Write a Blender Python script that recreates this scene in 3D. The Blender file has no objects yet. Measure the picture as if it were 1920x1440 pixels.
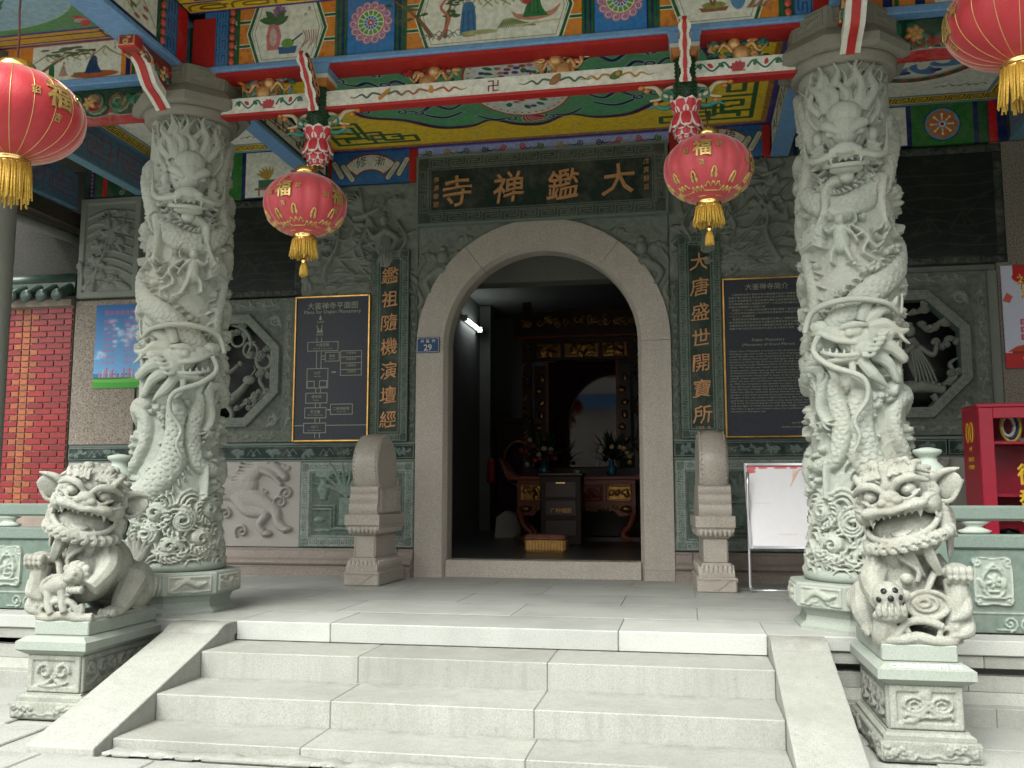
import bpy, bmesh, math, random
import numpy as np
from math import sin, cos, pi, radians, sqrt, atan2
from mathutils import Vector, Matrix

# ---------------------------------------------------------------- camera, light, exposure
S = bpy.context.scene
COL = bpy.context.collection
cam_data = bpy.data.cameras.new('camera')
cam = bpy.data.objects.new('camera', cam_data); COL.objects.link(cam)
cam.location = (1.3801, -9.0834, 0.8334)
cam.rotation_euler = (pi/2 + 0.1161, 0.0, 0.1821)
cam_data.sensor_width = 36.0
cam_data.lens = 36.0*1743.0/1920.0
cam_data.clip_start = 0.05; cam_data.clip_end = 500
S.camera = cam

SUN_EL, SUN_AZ = radians(50), radians(-22)      # azimuth measured from -y (towards the viewer), positive to +x
W = bpy.data.worlds.new('World'); S.world = W; W.use_nodes = True
nt = W.node_tree; nt.nodes.clear()
sky = nt.nodes.new('ShaderNodeTexSky'); sky.sky_type = 'NISHITA'; sky.sun_disc = False
sky.sun_elevation = SUN_EL; sky.sun_rotation = pi - SUN_AZ
sky.air_density = 1.0; sky.dust_density = 5.0; sky.ozone_density = 1.0
hs = nt.nodes.new('ShaderNodeHueSaturation'); hs.inputs['Saturation'].default_value = 0.12
bg = nt.nodes.new('ShaderNodeBackground'); bg.inputs['Strength'].default_value = 0.15
wo = nt.nodes.new('ShaderNodeOutputWorld')
nt.links.new(sky.outputs[0], hs.inputs['Color']); nt.links.new(hs.outputs[0], bg.inputs[0]); nt.links.new(bg.outputs[0], wo.inputs[0])
sd = bpy.data.lights.new('sun', 'SUN'); sd.energy = 1.35; sd.angle = radians(34); sd.color = (1.0, 0.985, 0.94)
sun = bpy.data.objects.new('sun', sd); COL.objects.link(sun)
dv = Vector((sin(SUN_AZ)*cos(SUN_EL), -cos(SUN_AZ)*cos(SUN_EL), sin(SUN_EL)))
sun.rotation_euler = dv.to_track_quat('Z', 'Y').to_euler(); sun.location = dv*30
S.view_settings.view_transform = 'Standard'; S.view_settings.look = 'None'
S.view_settings.exposure = 1.33; S.view_settings.gamma = 1.0
S.view_settings.use_curve_mapping = False
try:
    S.cycles.max_bounces = 8; S.cycles.diffuse_bounces = 5; S.cycles.use_denoising = True
except Exception: pass

RND = random.Random(7)
NR = np.random.RandomState(3)

# ---------------------------------------------------------------- scene helpers
def tag(o, label=None, cat=None, group=None, kind=None):
    if label: o['label'] = label
    if cat: o['category'] = cat
    if group: o['group'] = group
    if kind: o['kind'] = kind
    return o
def empty(name, loc=(0,0,0), rz=0.0, label=None, cat=None, group=None, kind=None):
    o = bpy.data.objects.new(name, None); COL.objects.link(o)
    o.location = loc; o.rotation_euler = (0,0,rz); o.empty_display_size = 0.1
    return tag(o, label, cat, group, kind)
def link(name, me, parent=None, loc=None, rot=None):
    o = bpy.data.objects.new(name, me); COL.objects.link(o)
    if parent is not None: o.parent = parent
    if loc is not None: o.location = loc
    if rot is not None: o.rotation_euler = rot
    return o
def copy_tree(o, parent=None):
    c = o.copy(); COL.objects.link(c)
    if parent is not None: c.parent = parent
    for ch in list(o.children): copy_tree(ch, c)
    return c
def np_mesh(name, V, F, mat=None, smooth=False, uv=None):
    """V (n,3), F (m,3|4) arrays -> mesh"""
    V = np.asarray(V, np.float32); F = np.asarray(F, np.int32)
    me = bpy.data.meshes.new(name)
    k = F.shape[1]
    me.vertices.add(len(V)); me.vertices.foreach_set('co', V.ravel())
    me.loops.add(F.size); me.loops.foreach_set('vertex_index', F.ravel())
    me.polygons.add(len(F)); me.polygons.foreach_set('loop_start', np.arange(0, F.size, k, dtype=np.int32))
    try: me.polygons.foreach_set('loop_total', np.full(len(F), k, np.int32))
    except Exception: pass
    if smooth: me.polygons.foreach_set('use_smooth', np.ones(len(F), bool))
    me.update(calc_edges=True)
    if uv is not None:
        l = me.uv_layers.new(name='UVMap'); l.data.foreach_set('uv', np.asarray(uv, np.float32)[F.ravel()].ravel())
    if mat is not None: me.materials.append(mat)
    return me

class MB:
    """collects shapes into one mesh"""
    def __init__(s): s.v=[]; s.f=[]; s.sm=[]; s.mi=[]; s.uv={}; s.m=0
    def add(s, V, F, smooth=False):
        b=len(s.v); s.v += [tuple(map(float,p)) for p in V]
        for f in F: s.f.append(tuple(int(i)+b for i in f)); s.sm.append(smooth); s.mi.append(s.m)
        return s
    def box(s, x0,x1,y0,y1,z0,z1, M=None, bev=0.0):
        if x0>x1: x0,x1=x1,x0
        if y0>y1: y0,y1=y1,y0
        if z0>z1: z0,z1=z1,z0
        b = min(bev, (x1-x0)*.4, (y1-y0)*.4, (z1-z0)*.4)
        if b<=0:
            V=[(x0,y0,z0),(x1,y0,z0),(x1,y1,z0),(x0,y1,z0),(x0,y0,z1),(x1,y0,z1),(x1,y1,z1),(x0,y1,z1)]
            F=[(0,3,2,1),(4,5,6,7),(0,1,5,4),(1,2,6,5),(2,3,7,6),(3,0,4,7)]
        else:   # chamfered box
            V=[];idx={}
            for i,(xa,sx) in enumerate(((x0,1),(x1,-1))):
                for j,(ya,sy) in enumerate(((y0,1),(y1,-1))):
                    for k,(za,sz) in enumerate(((z0,1),(z1,-1))):
                        for a in range(3):
                            p=[xa+sx*b*(a!=0), ya+sy*b*(a!=1), za+sz*b*(a!=2)]
                            idx[(i,j,k,a)]=len(V); V.append(tuple(p))
            F=[]
            for i in (0,1):
                q=[idx[(i,0,0,0)],idx[(i,1,0,0)],idx[(i,1,1,0)],idx[(i,0,1,0)]]; F.append(q if i else q[::-1])
                q=[idx[(0,i,0,1)],idx[(1,i,0,1)],idx[(1,i,1,1)],idx[(0,i,1,1)]]; F.append(q[::-1] if i else q)
                q=[idx[(0,0,i,2)],idx[(1,0,i,2)],idx[(1,1,i,2)],idx[(0,1,i,2)]]; F.append(q if i else q[::-1])
            for i in (0,1):
                for j in (0,1):
                    q=[idx[(i,j,0,0)],idx[(i,j,1,0)],idx[(i,j,1,1)],idx[(i,j,0,1)]]; F.append(q if (i==j) else q[::-1])
                    q=[idx[(i,0,j,0)],idx[(i,1,j,0)],idx[(i,1,j,2)],idx[(i,0,j,2)]]; F.append(q[::-1] if (i==j) else q)
                    q=[idx[(0,i,j,1)],idx[(1,i,j,1)],idx[(1,i,j,2)],idx[(0,i,j,2)]]; F.append(q if (i==j) else q[::-1])
                    for k in (0,1):
                        q=[idx[(i,j,k,0)],idx[(i,j,k,1)],idx[(i,j,k,2)]]; F.append(q if ((i+j+k)%2==0) else q[::-1])
        if M is not None: V=[tuple(M@Vector(p)) for p in V]
        return s.add(V,F)
    def prism(s, pts, y0, y1, axis='y', smooth=False):
        """polygon pts (a,b) extruded; axis y: (x,z) pts; axis x: (y,z); axis z: (x,y)"""
        n=len(pts)
        area=sum(pts[i][0]*pts[(i+1)%n][1]-pts[(i+1)%n][0]*pts[i][1] for i in range(n))
        P=list(pts) if area>0 else list(pts)[::-1]
        f={'y':lambda a,b,c:(a,c,b),'x':lambda a,b,c:(c,a,b),'z':lambda a,b,c:(a,b,c)}[axis]
        V=[f(a,b,y0) for a,b in P]+[f(a,b,y1) for a,b in P]
        F=[tuple(range(n)),tuple(range(2*n-1,n-1,-1))]+[(i,n+i,n+(i+1)%n,(i+1)%n) for i in range(n)]
        if axis=='z' or axis=='x': F=[t[::-1] for t in F]
        if y0>y1: F=[t[::-1] for t in F]
        b=len(s.v); s.v+=[tuple(map(float,p)) for p in V]
        for i,t in enumerate(F): s.f.append(tuple(k+b for k in t)); s.sm.append(smooth and i>1); s.mi.append(s.m)
        return s
    def lathe(s, prof, c=(0,0,0), n=24, axis='z', M=None, a0=0.0, a1=2*pi, smooth=True, sx=1.0, sy=1.0):
        full=abs((a1-a0)-2*pi)<1e-6; m=n if full else n+1
        V=[]
        for r,h in prof:
            for k in range(m):
                a=a0+(a1-a0)*k/n
                p=(r*cos(a)*sx, r*sin(a)*sy, h)
                if axis=='x': p=(h,r*cos(a)*sx,r*sin(a)*sy)
                if axis=='y': p=(r*sin(a)*sx,h,r*cos(a)*sy)
                if M is not None: p=tuple(M@Vector(p))
                V.append((p[0]+c[0],p[1]+c[1],p[2]+c[2]))
        F=[]
        for i in range(len(prof)-1):
            for k in range(n):
                a,b=i*m+k,i*m+(k+1)%m
                F.append((a,b,b+m,a+m))
        return s.add(V,F,smooth)
    def tube(s, path, rad, n=8, cap=True, flat=1.0, up=None, smooth=True):
        P=[Vector(p) for p in path]; L=len(P)
        R=[rad]*L if np.isscalar(rad) else [float(np.interp(i/(L-1)*(len(rad)-1), range(len(rad)), rad)) for i in range(L)]
        V=[]; prev=None
        for i in range(L):
            t=(P[min(i+1,L-1)]-P[max(i-1,0)])
            if t.length<1e-9: t=Vector((0,0,1))
            t.normalize()
            if prev is None:
                a=Vector(up) if up is not None else (Vector((0,0,1)) if abs(t.z)<.9 else Vector((0,1,0)))
            else: a=prev
            u=a-t*a.dot(t)
            if u.length<1e-6: u=t.orthogonal()
            u.normalize(); prev=u; w=t.cross(u)
            for k in range(n):
                an=2*pi*k/n
                V.append(P[i]+(u*cos(an)*flat+w*sin(an))*R[i])
        F=[]
        for i in range(L-1):
            for k in range(n):
                a,b=i*n+k,i*n+(k+1)%n
                F.append((a,b,b+n,a+n))
        if cap: F.append(tuple(range(n-1,-1,-1))); F.append(tuple(range((L-1)*n,L*n)))
        return s.add(V,F,smooth)
    def ell(s, c, r, n=16, m=10, M=None):
        if np.isscalar(r): r=(r,r,r)
        V=[];F=[]
        for i in range(m+1):
            ph=pi*i/m
            for k in range(n):
                th=2*pi*k/n
                p=Vector((r[0]*sin(ph)*cos(th), r[1]*sin(ph)*sin(th), -r[2]*cos(ph)))
                if M is not None: p=M@p
                V.append((p[0]+c[0],p[1]+c[1],p[2]+c[2]))
        for i in range(m):
            for k in range(n):
                a,b=i*n+k,i*n+(k+1)%n
                F.append((a,b,b+n,a+n))
        return s.add(V,F,True)
    def raw(s, V, F, smooth=False): return s.add(V,F,smooth)
    def mesh(s, name, mats):
        me=bpy.data.meshes.new(name)
        me.from_pydata(s.v,[],s.f); 
        me.polygons.foreach_set('use_smooth', np.array(s.sm,bool))
        if mats is not None:
            for m in (mats if isinstance(mats,(list,tuple)) else [mats]): me.materials.append(m)
            me.polygons.foreach_set('material_index', np.array(s.mi,np.int32))
        me.update(); return me
    def build(s, name, mats, parent=None, loc=None, rot=None):
        return link(name, s.mesh(name, mats), parent, loc, rot)

def catmull(pts, n=8, closed=False):
    P=[np.array(p,float) for p in pts]; L=len(P); out=[]
    rng=range(L) if closed else range(L-1)
    for i in rng:
        if closed: a,b,c,d=P[(i-1)%L],P[i],P[(i+1)%L],P[(i+2)%L]
        else: a,b,c,d=P[max(i-1,0)],P[i],P[i+1],P[min(i+2,L-1)]
        for k in range(n):
            t=k/n
            out.append(0.5*((2*b)+(-a+c)*t+(2*a-5*b+4*c-d)*t*t+(-a+3*b-3*c+d)*t**3))
    if not closed: out.append(P[-1])
    return [tuple(p) for p in out]
def remesh(mb, voxel, mat, name, smooth_it=2, parent=None, loc=None, rot=None):
    me=mb.mesh(name+'_raw', None); o=bpy.data.objects.new('tmp',me); COL.objects.link(o)
    m=o.modifiers.new('r','REMESH'); m.mode='VOXEL'; m.voxel_size=voxel; m.use_smooth_shade=True
    if smooth_it:
        q=o.modifiers.new('s','SMOOTH'); q.factor=0.5; q.iterations=smooth_it
    dg=bpy.context.evaluated_depsgraph_get()
    out=bpy.data.meshes.new_from_object(o.evaluated_get(dg)); out.name=name
    bpy.data.objects.remove(o); bpy.data.meshes.remove(me)
    out.materials.clear(); out.materials.append(mat)
    out.polygons.foreach_set('use_smooth', np.ones(len(out.polygons),bool))
    return link(name,out,parent,loc,rot)

# ---------------------------------------------------------------- materials
def srgb(r,g,b):
    f=lambda c:(c/12.92 if c<=.04045 else ((c+.055)/1.055)**2.4)
    return (f(r/255),f(g/255),f(b/255))
def new_mat(name):
    m=bpy.data.materials.new(name); m.use_nodes=True
    t=m.node_tree; b=t.nodes['Principled BSDF']; return m,t,b
def N(t,k,**kw):
    n=t.nodes.new(k)
    for a,v in kw.items(): setattr(n,a,v)
    return n
def noise(t, vec, scale, detail=4, rough=.55):
    n=N(t,'ShaderNodeTexNoise'); n.inputs['Scale'].default_value=scale; n.inputs['Detail'].default_value=detail; n.inputs['Roughness'].default_value=rough
    if vec is not None: t.links.new(vec,n.inputs['Vector'])
    return n
def ramp(t, fac, stops):
    r=N(t,'ShaderNodeValToRGB'); e=r.color_ramp.elements
    while len(e)<len(stops): e.new(.5)
    for i,(p,c) in enumerate(stops):
        e[i].position=p; e[i].color=(*c,1) if len(c)==3 else c
    t.links.new(fac,r.inputs['Fac']); return r
def mixc(t, mode, fac, a, b):
    m=N(t,'ShaderNodeMix'); m.data_type='RGBA'; m.blend_type=mode
    if isinstance(fac,(int,float)): m.inputs[0].default_value=fac
    else: t.links.new(fac,m.inputs[0])
    for v,i in ((a,6),(b,7)):
        if isinstance(v,tuple): m.inputs[i].default_value=(*v,1) if len(v)==3 else v
        else: t.links.new(v,m.inputs[i])
    return m.outputs[2]
def coords(t, mapping=None):
    tc=N(t,'ShaderNodeTexCoord'); v=tc.outputs['Object']
    oi=N(t,'ShaderNodeObjectInfo'); ad=N(t,'ShaderNodeVectorMath'); ad.operation='ADD'      # every piece gets its own patch of grain
    t.links.new(v,ad.inputs[0]); t.links.new(oi.outputs['Location'],ad.inputs[1]); v=ad.outputs[0]
    if mapping:
        mp=N(t,'ShaderNodeMapping'); mp.inputs['Scale'].default_value=mapping; t.links.new(v,mp.inputs['Vector']); v=mp.outputs[0]
    return v
def stone(name, base, var=.35, speck=140, stain=.35, stain_scale=2.2, stain_col=None, rough=.7, bump=.25, streak=0.0, bump_d=.004, rand=0.0, warm=None, dirt=0.0):
    m,t,b=new_mat(name); v=coords(t)
    lo=tuple(c*(1-var) for c in base); hi=tuple(min(1,c*(1+var*.75)) for c in base)
    n1=noise(t,v,speck,3,.7); c=ramp(t,n1.outputs[0],[(.34,lo),(.5,base),(.66,hi)]).outputs[0]
    sc=stain_col or tuple(c_*.45 for c_ in base)
    n2=noise(t,v,stain_scale,6,.62); f=ramp(t,n2.outputs[0],[(.45,(0,0,0)),(.78,(stain,stain,stain))])
    c=mixc(t,'MIX',f.outputs[0],c,sc)
    if warm:
        n4=noise(t,v,stain_scale*.8,5,.6); n4.noise_dimensions='4D'; n4.inputs['W'].default_value=3.3
        f4=ramp(t,n4.outputs[0],[(.5,(0,0,0)),(.72,(.6,.6,.6))]); c=mixc(t,'MIX',f4.outputs[0],c,warm)
    if streak:
        vs=coords(t,(14,14,1.0)); n3=noise(t,vs,1.3,5,.65)
        f3=ramp(t,n3.outputs[0],[(.48,(0,0,0)),(.75,(streak,streak,streak))]); c=mixc(t,'MIX',f3.outputs[0],c,sc)
    if rand:
        oi=N(t,'ShaderNodeObjectInfo'); r=ramp(t,oi.outputs['Random'],[(0,(1-rand,)*3),(1,(1+rand*.6,)*3)])
        c=mixc(t,'MULTIPLY',1.0,c,r.outputs[0])
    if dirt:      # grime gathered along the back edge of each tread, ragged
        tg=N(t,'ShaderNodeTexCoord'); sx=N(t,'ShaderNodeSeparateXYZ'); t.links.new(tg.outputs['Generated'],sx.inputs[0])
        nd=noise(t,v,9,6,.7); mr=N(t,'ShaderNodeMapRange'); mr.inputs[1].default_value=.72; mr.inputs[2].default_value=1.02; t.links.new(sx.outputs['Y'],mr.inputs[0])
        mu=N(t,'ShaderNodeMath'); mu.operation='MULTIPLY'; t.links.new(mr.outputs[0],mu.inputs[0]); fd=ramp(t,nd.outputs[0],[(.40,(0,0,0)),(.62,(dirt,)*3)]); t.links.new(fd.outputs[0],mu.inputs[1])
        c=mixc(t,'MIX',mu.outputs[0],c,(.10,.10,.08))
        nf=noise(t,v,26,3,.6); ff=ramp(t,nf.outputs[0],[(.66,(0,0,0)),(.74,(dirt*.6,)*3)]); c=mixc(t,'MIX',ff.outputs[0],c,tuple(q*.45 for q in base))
    t.links.new(c,b.inputs['Base Color']); b.inputs['Roughness'].default_value=rough
    b.inputs['Specular IOR Level'].default_value=.35
    if bump:
        nb=noise(t,v,speck*.55,5,.7); bp=N(t,'ShaderNodeBump'); bp.inputs['Strength'].default_value=bump; bp.inputs['Distance'].default_value=bump_d
        t.links.new(nb.outputs[0],bp.inputs['Height']); t.links.new(bp.outputs[0],b.inputs['Normal'])
    return m
def paint(name, col, rough=.45, var=.18, metallic=0.0, scale=30, bump=.08, spec=.4):
    m,t,b=new_mat(name); v=coords(t)
    n=noise(t,v,scale,5,.65); c=ramp(t,n.outputs[0],[(.3,tuple(c*(1-var) for c in col)),(.7,tuple(min(1,c*(1+var*.6)) for c in col))]).outputs[0]
    t.links.new(c,b.inputs['Base Color']); b.inputs['Roughness'].default_value=rough; b.inputs['Metallic'].default_value=metallic
    b.inputs['Specular IOR Level'].default_value=spec
    if bump:
        bp=N(t,'ShaderNodeBump'); bp.inputs['Strength'].default_value=bump; bp.inputs['Distance'].default_value=.003
        t.links.new(n.outputs[0],bp.inputs['Height']); t.links.new(bp.outputs[0],b.inputs['Normal'])
    return m
def emis(name, col, st):
    m,t,b=new_mat(name); b.inputs['Base Color'].default_value=(*col,1); b.inputs['Emission Color'].default_value=(*col,1); b.inputs['Emission Strength'].default_value=st; return m
# ---------------------------------------------------------------- glyphs (outlines of the built-in font)
_gl={}
def glyphs(txt):
    """2-D triangles of a line of text, height 1, centred: (verts, tris)"""
    if txt in _gl: return _gl[txt]
    c=bpy.data.curves.new('g','FONT'); c.body=txt; c.resolution_u=3; c.fill_mode='FRONT'
    o=bpy.data.objects.new('g',c); COL.objects.link(o)
    dg=bpy.context.evaluated_depsgraph_get(); me=bpy.data.meshes.new_from_object(o.evaluated_get(dg))
    me.calc_loop_triangles()
    V=np.empty(len(me.vertices)*3,np.float32); me.vertices.foreach_get('co',V); V=V.reshape(-1,3)[:,:2].copy()
    T=np.empty(len(me.loop_triangles)*3,np.int32); me.loop_triangles.foreach_get('vertices',T); T=T.reshape(-1,3).copy()
    bpy.data.objects.remove(o); bpy.data.meshes.remove(me); bpy.data.curves.remove(c)
    if len(V): V-= (V.min(0)+V.max(0))/2
    _gl[txt]=(V,T); return V,T
def text3d(txt, size, depth=.006, bold=0.0, brush=0.0, bevel=0.0, width=None):
    """solid letters standing in the xz plane, facing -y: (V,F). brush leans and swells them like handwriting"""
    c=bpy.data.curves.new('g','FONT'); c.body=txt; c.resolution_u=2; c.extrude=depth/size/2; c.offset=bold
    if bevel: c.bevel_depth=bevel; c.bevel_resolution=1
    o=bpy.data.objects.new('g',c); COL.objects.link(o)
    dg=bpy.context.evaluated_depsgraph_get(); me=bpy.data.meshes.new_from_object(o.evaluated_get(dg))
    V=np.empty(len(me.vertices)*3,np.float32); me.vertices.foreach_get('co',V); V=V.reshape(-1,3).copy()
    F=[tuple(p.vertices) for p in me.polygons]
    bpy.data.objects.remove(o); bpy.data.meshes.remove(me); bpy.data.curves.remove(c)
    if len(V)==0: return V,F
    mid=(V.min(0)+V.max(0))/2; V-=mid
    if brush:
        x,y=V[:,0].copy(),V[:,1].copy()
        V[:,1]=y+brush*.16*x+brush*.05*np.sin(7*x+2*y); V[:,0]=x+brush*.07*y+brush*.05*np.sin(6*y+1.3)-brush*.04*x*y
    k=size; sx=1.0
    if width: sx=width/(V[:,0].max()-V[:,0].min())/k
    out=np.stack([V[:,0]*k*sx, -V[:,2]*k, V[:,1]*k],1)
    return out,F
def letters(name, items, mat, parent=None, y=0.0, loc=None, rot=None, depth=.004, bold=0.0, brush=0.0, bevel=0.0, upright=True):
    """items: (text, x, z, size[, width]); one mesh"""
    mb=MB()
    for it in items:
        V,F=text3d(it[0],it[3],depth,bold,brush,bevel,it[4] if len(it)>4 else None)
        if len(V): mb.add(V+np.array([it[1],y-depth/2,it[2]]),F)
    return mb.build(name,mat,parent,loc,rot)

# ---------------------------------------------------------------- canvas: colour and height raster in metres
class Cv:
    def __init__(s,w,h,res=.004,bg=(1,1,1),h0=0.0,wrap=False):
        s.w,s.h,s.res=w,h,res; s.W=max(2,int(round(w/res))); s.H=max(2,int(round(h/res)))
        s.col=np.empty((s.H,s.W,3),np.float32); s.col[:]=bg
        s.z=np.full((s.H,s.W),h0,np.float32)
        s.xs=((np.arange(s.W)+.5)*w/s.W).astype(np.float32); s.ys=((np.arange(s.H)+.5)*h/s.H).astype(np.float32)
    def win(s,x0,x1,y0,y1):
        i0=max(0,int(x0/s.res)-2); i1=min(s.W,int(x1/s.res)+3); j0=max(0,int(y0/s.res)-2); j1=min(s.H,int(y1/s.res)+3)
        if i0>=i1 or j0>=j1: return None
        X,Y=np.meshgrid(s.xs[i0:i1],s.ys[j0:j1]); return (slice(j0,j1),slice(i0,i1)),X,Y
    def put(s,sl,sdist,col=None,z=None,prof='flat',wid=None,zmode='max',soft=None):
        a=np.clip(.5-sdist/s.res,0,1)
        if col is not None: s.col[sl]=s.col[sl]*(1-a[...,None])+np.array(col,np.float32)*a[...,None]
        if z is not None:
            if prof=='flat': p=np.clip(-sdist/(soft or .006),0,1)
            elif prof=='round': p=np.sqrt(np.clip(1-np.clip(1+sdist/wid,0,1)**2,0,1))
            elif prof=='cone': p=np.clip(-sdist/wid,0,1)
            if zmode=='max':
                q=z*p; cur=s.z[sl]; s.z[sl]=np.where(sdist<0,np.maximum(cur,q),cur)
            elif zmode=='add': s.z[sl]+=z*p
            elif zmode=='over':   # lies on top of whatever is there
                s.z[sl]=np.where(sdist<0, s.z[sl]*(1-p)+ (s.z[sl]*.35+z)*p, s.z[sl])
    def _segs(s,pts,X,Y,w):
        best=np.full(X.shape,1e9,np.float32); tt=np.zeros(X.shape,np.float32); ww=np.full(X.shape,.001,np.float32); dd=np.zeros(X.shape,np.float32)
        acc=0.0; n=len(pts)
        for i in range(n-1):
            ax,ay=pts[i][:2]; bx,by=pts[i+1][:2]; dx,dy=bx-ax,by-ay; L2=dx*dx+dy*dy
            if L2<1e-14: continue
            L=sqrt(L2); wa,wb=w[i],w[i+1]; m=max(wa,wb)+abs(s.res)*3
            # restrict to the segment's own window
            x0,y0=X[0,0],Y[0,0]; i0=max(0,int((min(ax,bx)-m-x0)/s.res)-1); i1=int((max(ax,bx)+m-x0)/s.res)+2
            j0=max(0,int((min(ay,by)-m-y0)/s.res)-1); j1=int((max(ay,by)+m-y0)/s.res)+2
            if i1<=i0 or j1<=j0: acc+=L; continue
            xs=X[j0:j1,i0:i1]; ysv=Y[j0:j1,i0:i1]
            if xs.size==0: acc+=L; continue
            t=np.clip(((xs-ax)*dx+(ysv-ay)*dy)/L2,0,1)
            ex=xs-ax-t*dx; ey=ysv-ay-t*dy
            d=np.sqrt(ex*ex+ey*ey); wl=wa+(wb-wa)*t; sdv=d-wl
            bb=best[j0:j1,i0:i1]; k=sdv<bb
            bb[k]=sdv[k]; tt[j0:j1,i0:i1][k]=(acc+t*L)[k]; ww[j0:j1,i0:i1][k]=wl[k]
            dd[j0:j1,i0:i1][k]=(np.sign(dx*(ysv-ay)-dy*(xs-ax))*d)[k]
            acc+=L
        return best,tt,ww,dd
    def line(s,pts,w,col=None,z=None,prof='round',zmode='max',closed=False,scales=None,ribs=None):
        pts=[tuple(p) for p in pts]
        if closed: pts=pts+[pts[0]]
        n=len(pts)
        if np.isscalar(w): w=[w]*n
        elif len(w)!=n: w=[float(np.interp(i/(n-1)*(len(w)-1),range(len(w)),w)) for i in range(n)]
        m=max(w)+.004; xs=[p[0] for p in pts]; ys=[p[1] for p in pts]
        q=s.win(min(xs)-m,max(xs)+m,min(ys)-m,max(ys)+m)
        if q is None: return
        sl,X,Y=q; sdv,t,ww,dd=s._segs(pts,X,Y,w)
        if scales and z is not None:
            size,amp=scales
            u=t/size*1.55; v=dd/size; r0=np.floor(u); best=np.zeros_like(u); done=np.zeros(u.shape,bool)
            for k in (0,1,2):    # overlapping rows of half discs, the front row lies on top
                row=r0-k; off=np.where(np.mod(row,2)==0,0.0,.5)
                vv=v-off; vv=vv-np.round(vv); uu=u-row
                dist=np.sqrt((uu*.5)**2+(vv*1.0)**2); inside=(dist<.56)&(uu>=0)&~done if k else (dist<.56)&~done
                hh=.25+.75*np.clip(uu/2,0,1)*(1-.55*(vv/.56)**2); best=np.where(inside,hh,best); done|=inside
            body=np.sqrt(np.clip(1-np.clip(1+sdv/ww,0,1)**2,0,1))
            q=z*body+amp*best*np.clip(-sdv/(ww*.35),0,1); cur=s.z[sl]
            s.z[sl]=np.where(sdv<0,np.maximum(cur*.0+q,np.minimum(cur,q)) if zmode=='over' else np.maximum(cur,q),cur)
            if col is not None: s.put(sl,sdv,col)
            return
        if ribs and z is not None:
            size,amp=ribs; body=np.sqrt(np.clip(1-np.clip(1+sdv/ww,0,1)**2,0,1))
            q=z*body+amp*np.abs(np.sin(pi*(t+np.abs(dd)*.6)/size))*np.clip(-sdv/(ww*.3),0,1); cur=s.z[sl]
            s.z[sl]=np.where(sdv<0,np.maximum(cur,q) if zmode!='over' else q,cur); return
        s.put(sl,sdv,col,z,prof,ww,zmode)
    def grooves(s,pts,w,depth):
        n=len(pts); w=[w]*n; m=w[0]+.004; xs=[p[0] for p in pts]; ys=[p[1] for p in pts]
        q=s.win(min(xs)-m,max(xs)+m,min(ys)-m,max(ys)+m)
        if q is None: return
        sl,X,Y=q; sdv,t,ww,dd=s._segs(pts,X,Y,w); s.z[sl]-=depth*np.sqrt(np.clip(-sdv/ww,0,1))
    def poly(s,pts,col=None,z=None,prof='flat',wid=.01,zmode='max',soft=None):
        P=np.array(pts,np.float32)[:,:2]
        q=s.win(P[:,0].min(),P[:,0].max(),P[:,1].min(),P[:,1].max())
        if q is None: return
        sl,X,Y=q; ins=np.zeros(X.shape,bool); best=np.full(X.shape,1e9,np.float32); n=len(P)
        for i in range(n):
            ax,ay=P[i]; bx,by=P[(i+1)%n]; dx,dy=bx-ax,by-ay; L2=dx*dx+dy*dy+1e-14
            t=np.clip(((X-ax)*dx+(Y-ay)*dy)/L2,0,1); best=np.minimum(best,(X-ax-t*dx)**2+(Y-ay-t*dy)**2)
            if abs(dy)>1e-12:
                c=((ay>Y)!=(by>Y))&(X<(bx-ax)*(Y-ay)/dy+ax); ins^=c
        d=np.sqrt(best); sdv=np.where(ins,-d,d); s.put(sl,sdv,col,z,prof,wid,zmode,soft)
    def ell(s,cx,cy,rx,ry=None,col=None,z=None,rot=0,prof='round',zmode='max',ring=None):
        ry=ry or rx; m=max(rx,ry)+.004+(ring or 0); q=s.win(cx-m,cx+m,cy-m,cy+m)
        if q is None: return
        sl,X,Y=q; c,n=cos(rot),sin(rot); u=(X-cx)*c+(Y-cy)*n; v=-(X-cx)*n+(Y-cy)*c
        k=np.sqrt((u/rx)**2+(v/ry)**2); sdv=(k-1)*min(rx,ry)
        if ring: sdv=np.abs(sdv)-ring
        s.put(sl,sdv,col,z,prof,ring or min(rx,ry),zmode)
    def rect(s,x0,x1,y0,y1,col=None,z=None,prof='flat',zmode='max',soft=None,wid=.01):
        q=s.win(x0,x1,y0,y1)
        if q is None: return
        sl,X,Y=q; sdv=np.maximum(np.maximum(x0-X,X-x1),np.maximum(y0-Y,Y-y1)); s.put(sl,sdv,col,z,prof,wid,zmode,soft)
    def text(s,txt,cx,cy,size,col,rot=0.0,brush=0.0,sx=1.0,z=None):
        V,T=glyphs(txt)
        if len(V)==0: return
        P=V*size; P=P*np.array([sx,1],np.float32)
        if brush: P=np.stack([P[:,0]+brush*.1*P[:,1],P[:,1]+brush*.16*P[:,0]],1)
        if rot: c,n=cos(rot),sin(rot); P=np.stack([P[:,0]*c-P[:,1]*n,P[:,0]*n+P[:,1]*c],1)
        P=P+np.array([cx,cy],np.float32)
        k=3; x0,y0=P.min(0)-s.res*2; x1,y1=P.max(0)+s.res*2
        i0=max(0,int(x0/s.res)); i1=min(s.W,int(x1/s.res)+1); j0=max(0,int(y0/s.res)); j1=min(s.H,int(y1/s.res)+1)
        if i1<=i0 or j1<=j0: return
        mask=np.zeros(((j1-j0)*k,(i1-i0)*k),bool); sc=k/s.res; Q=(P-np.array([i0*s.res,j0*s.res],np.float32))*sc
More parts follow.
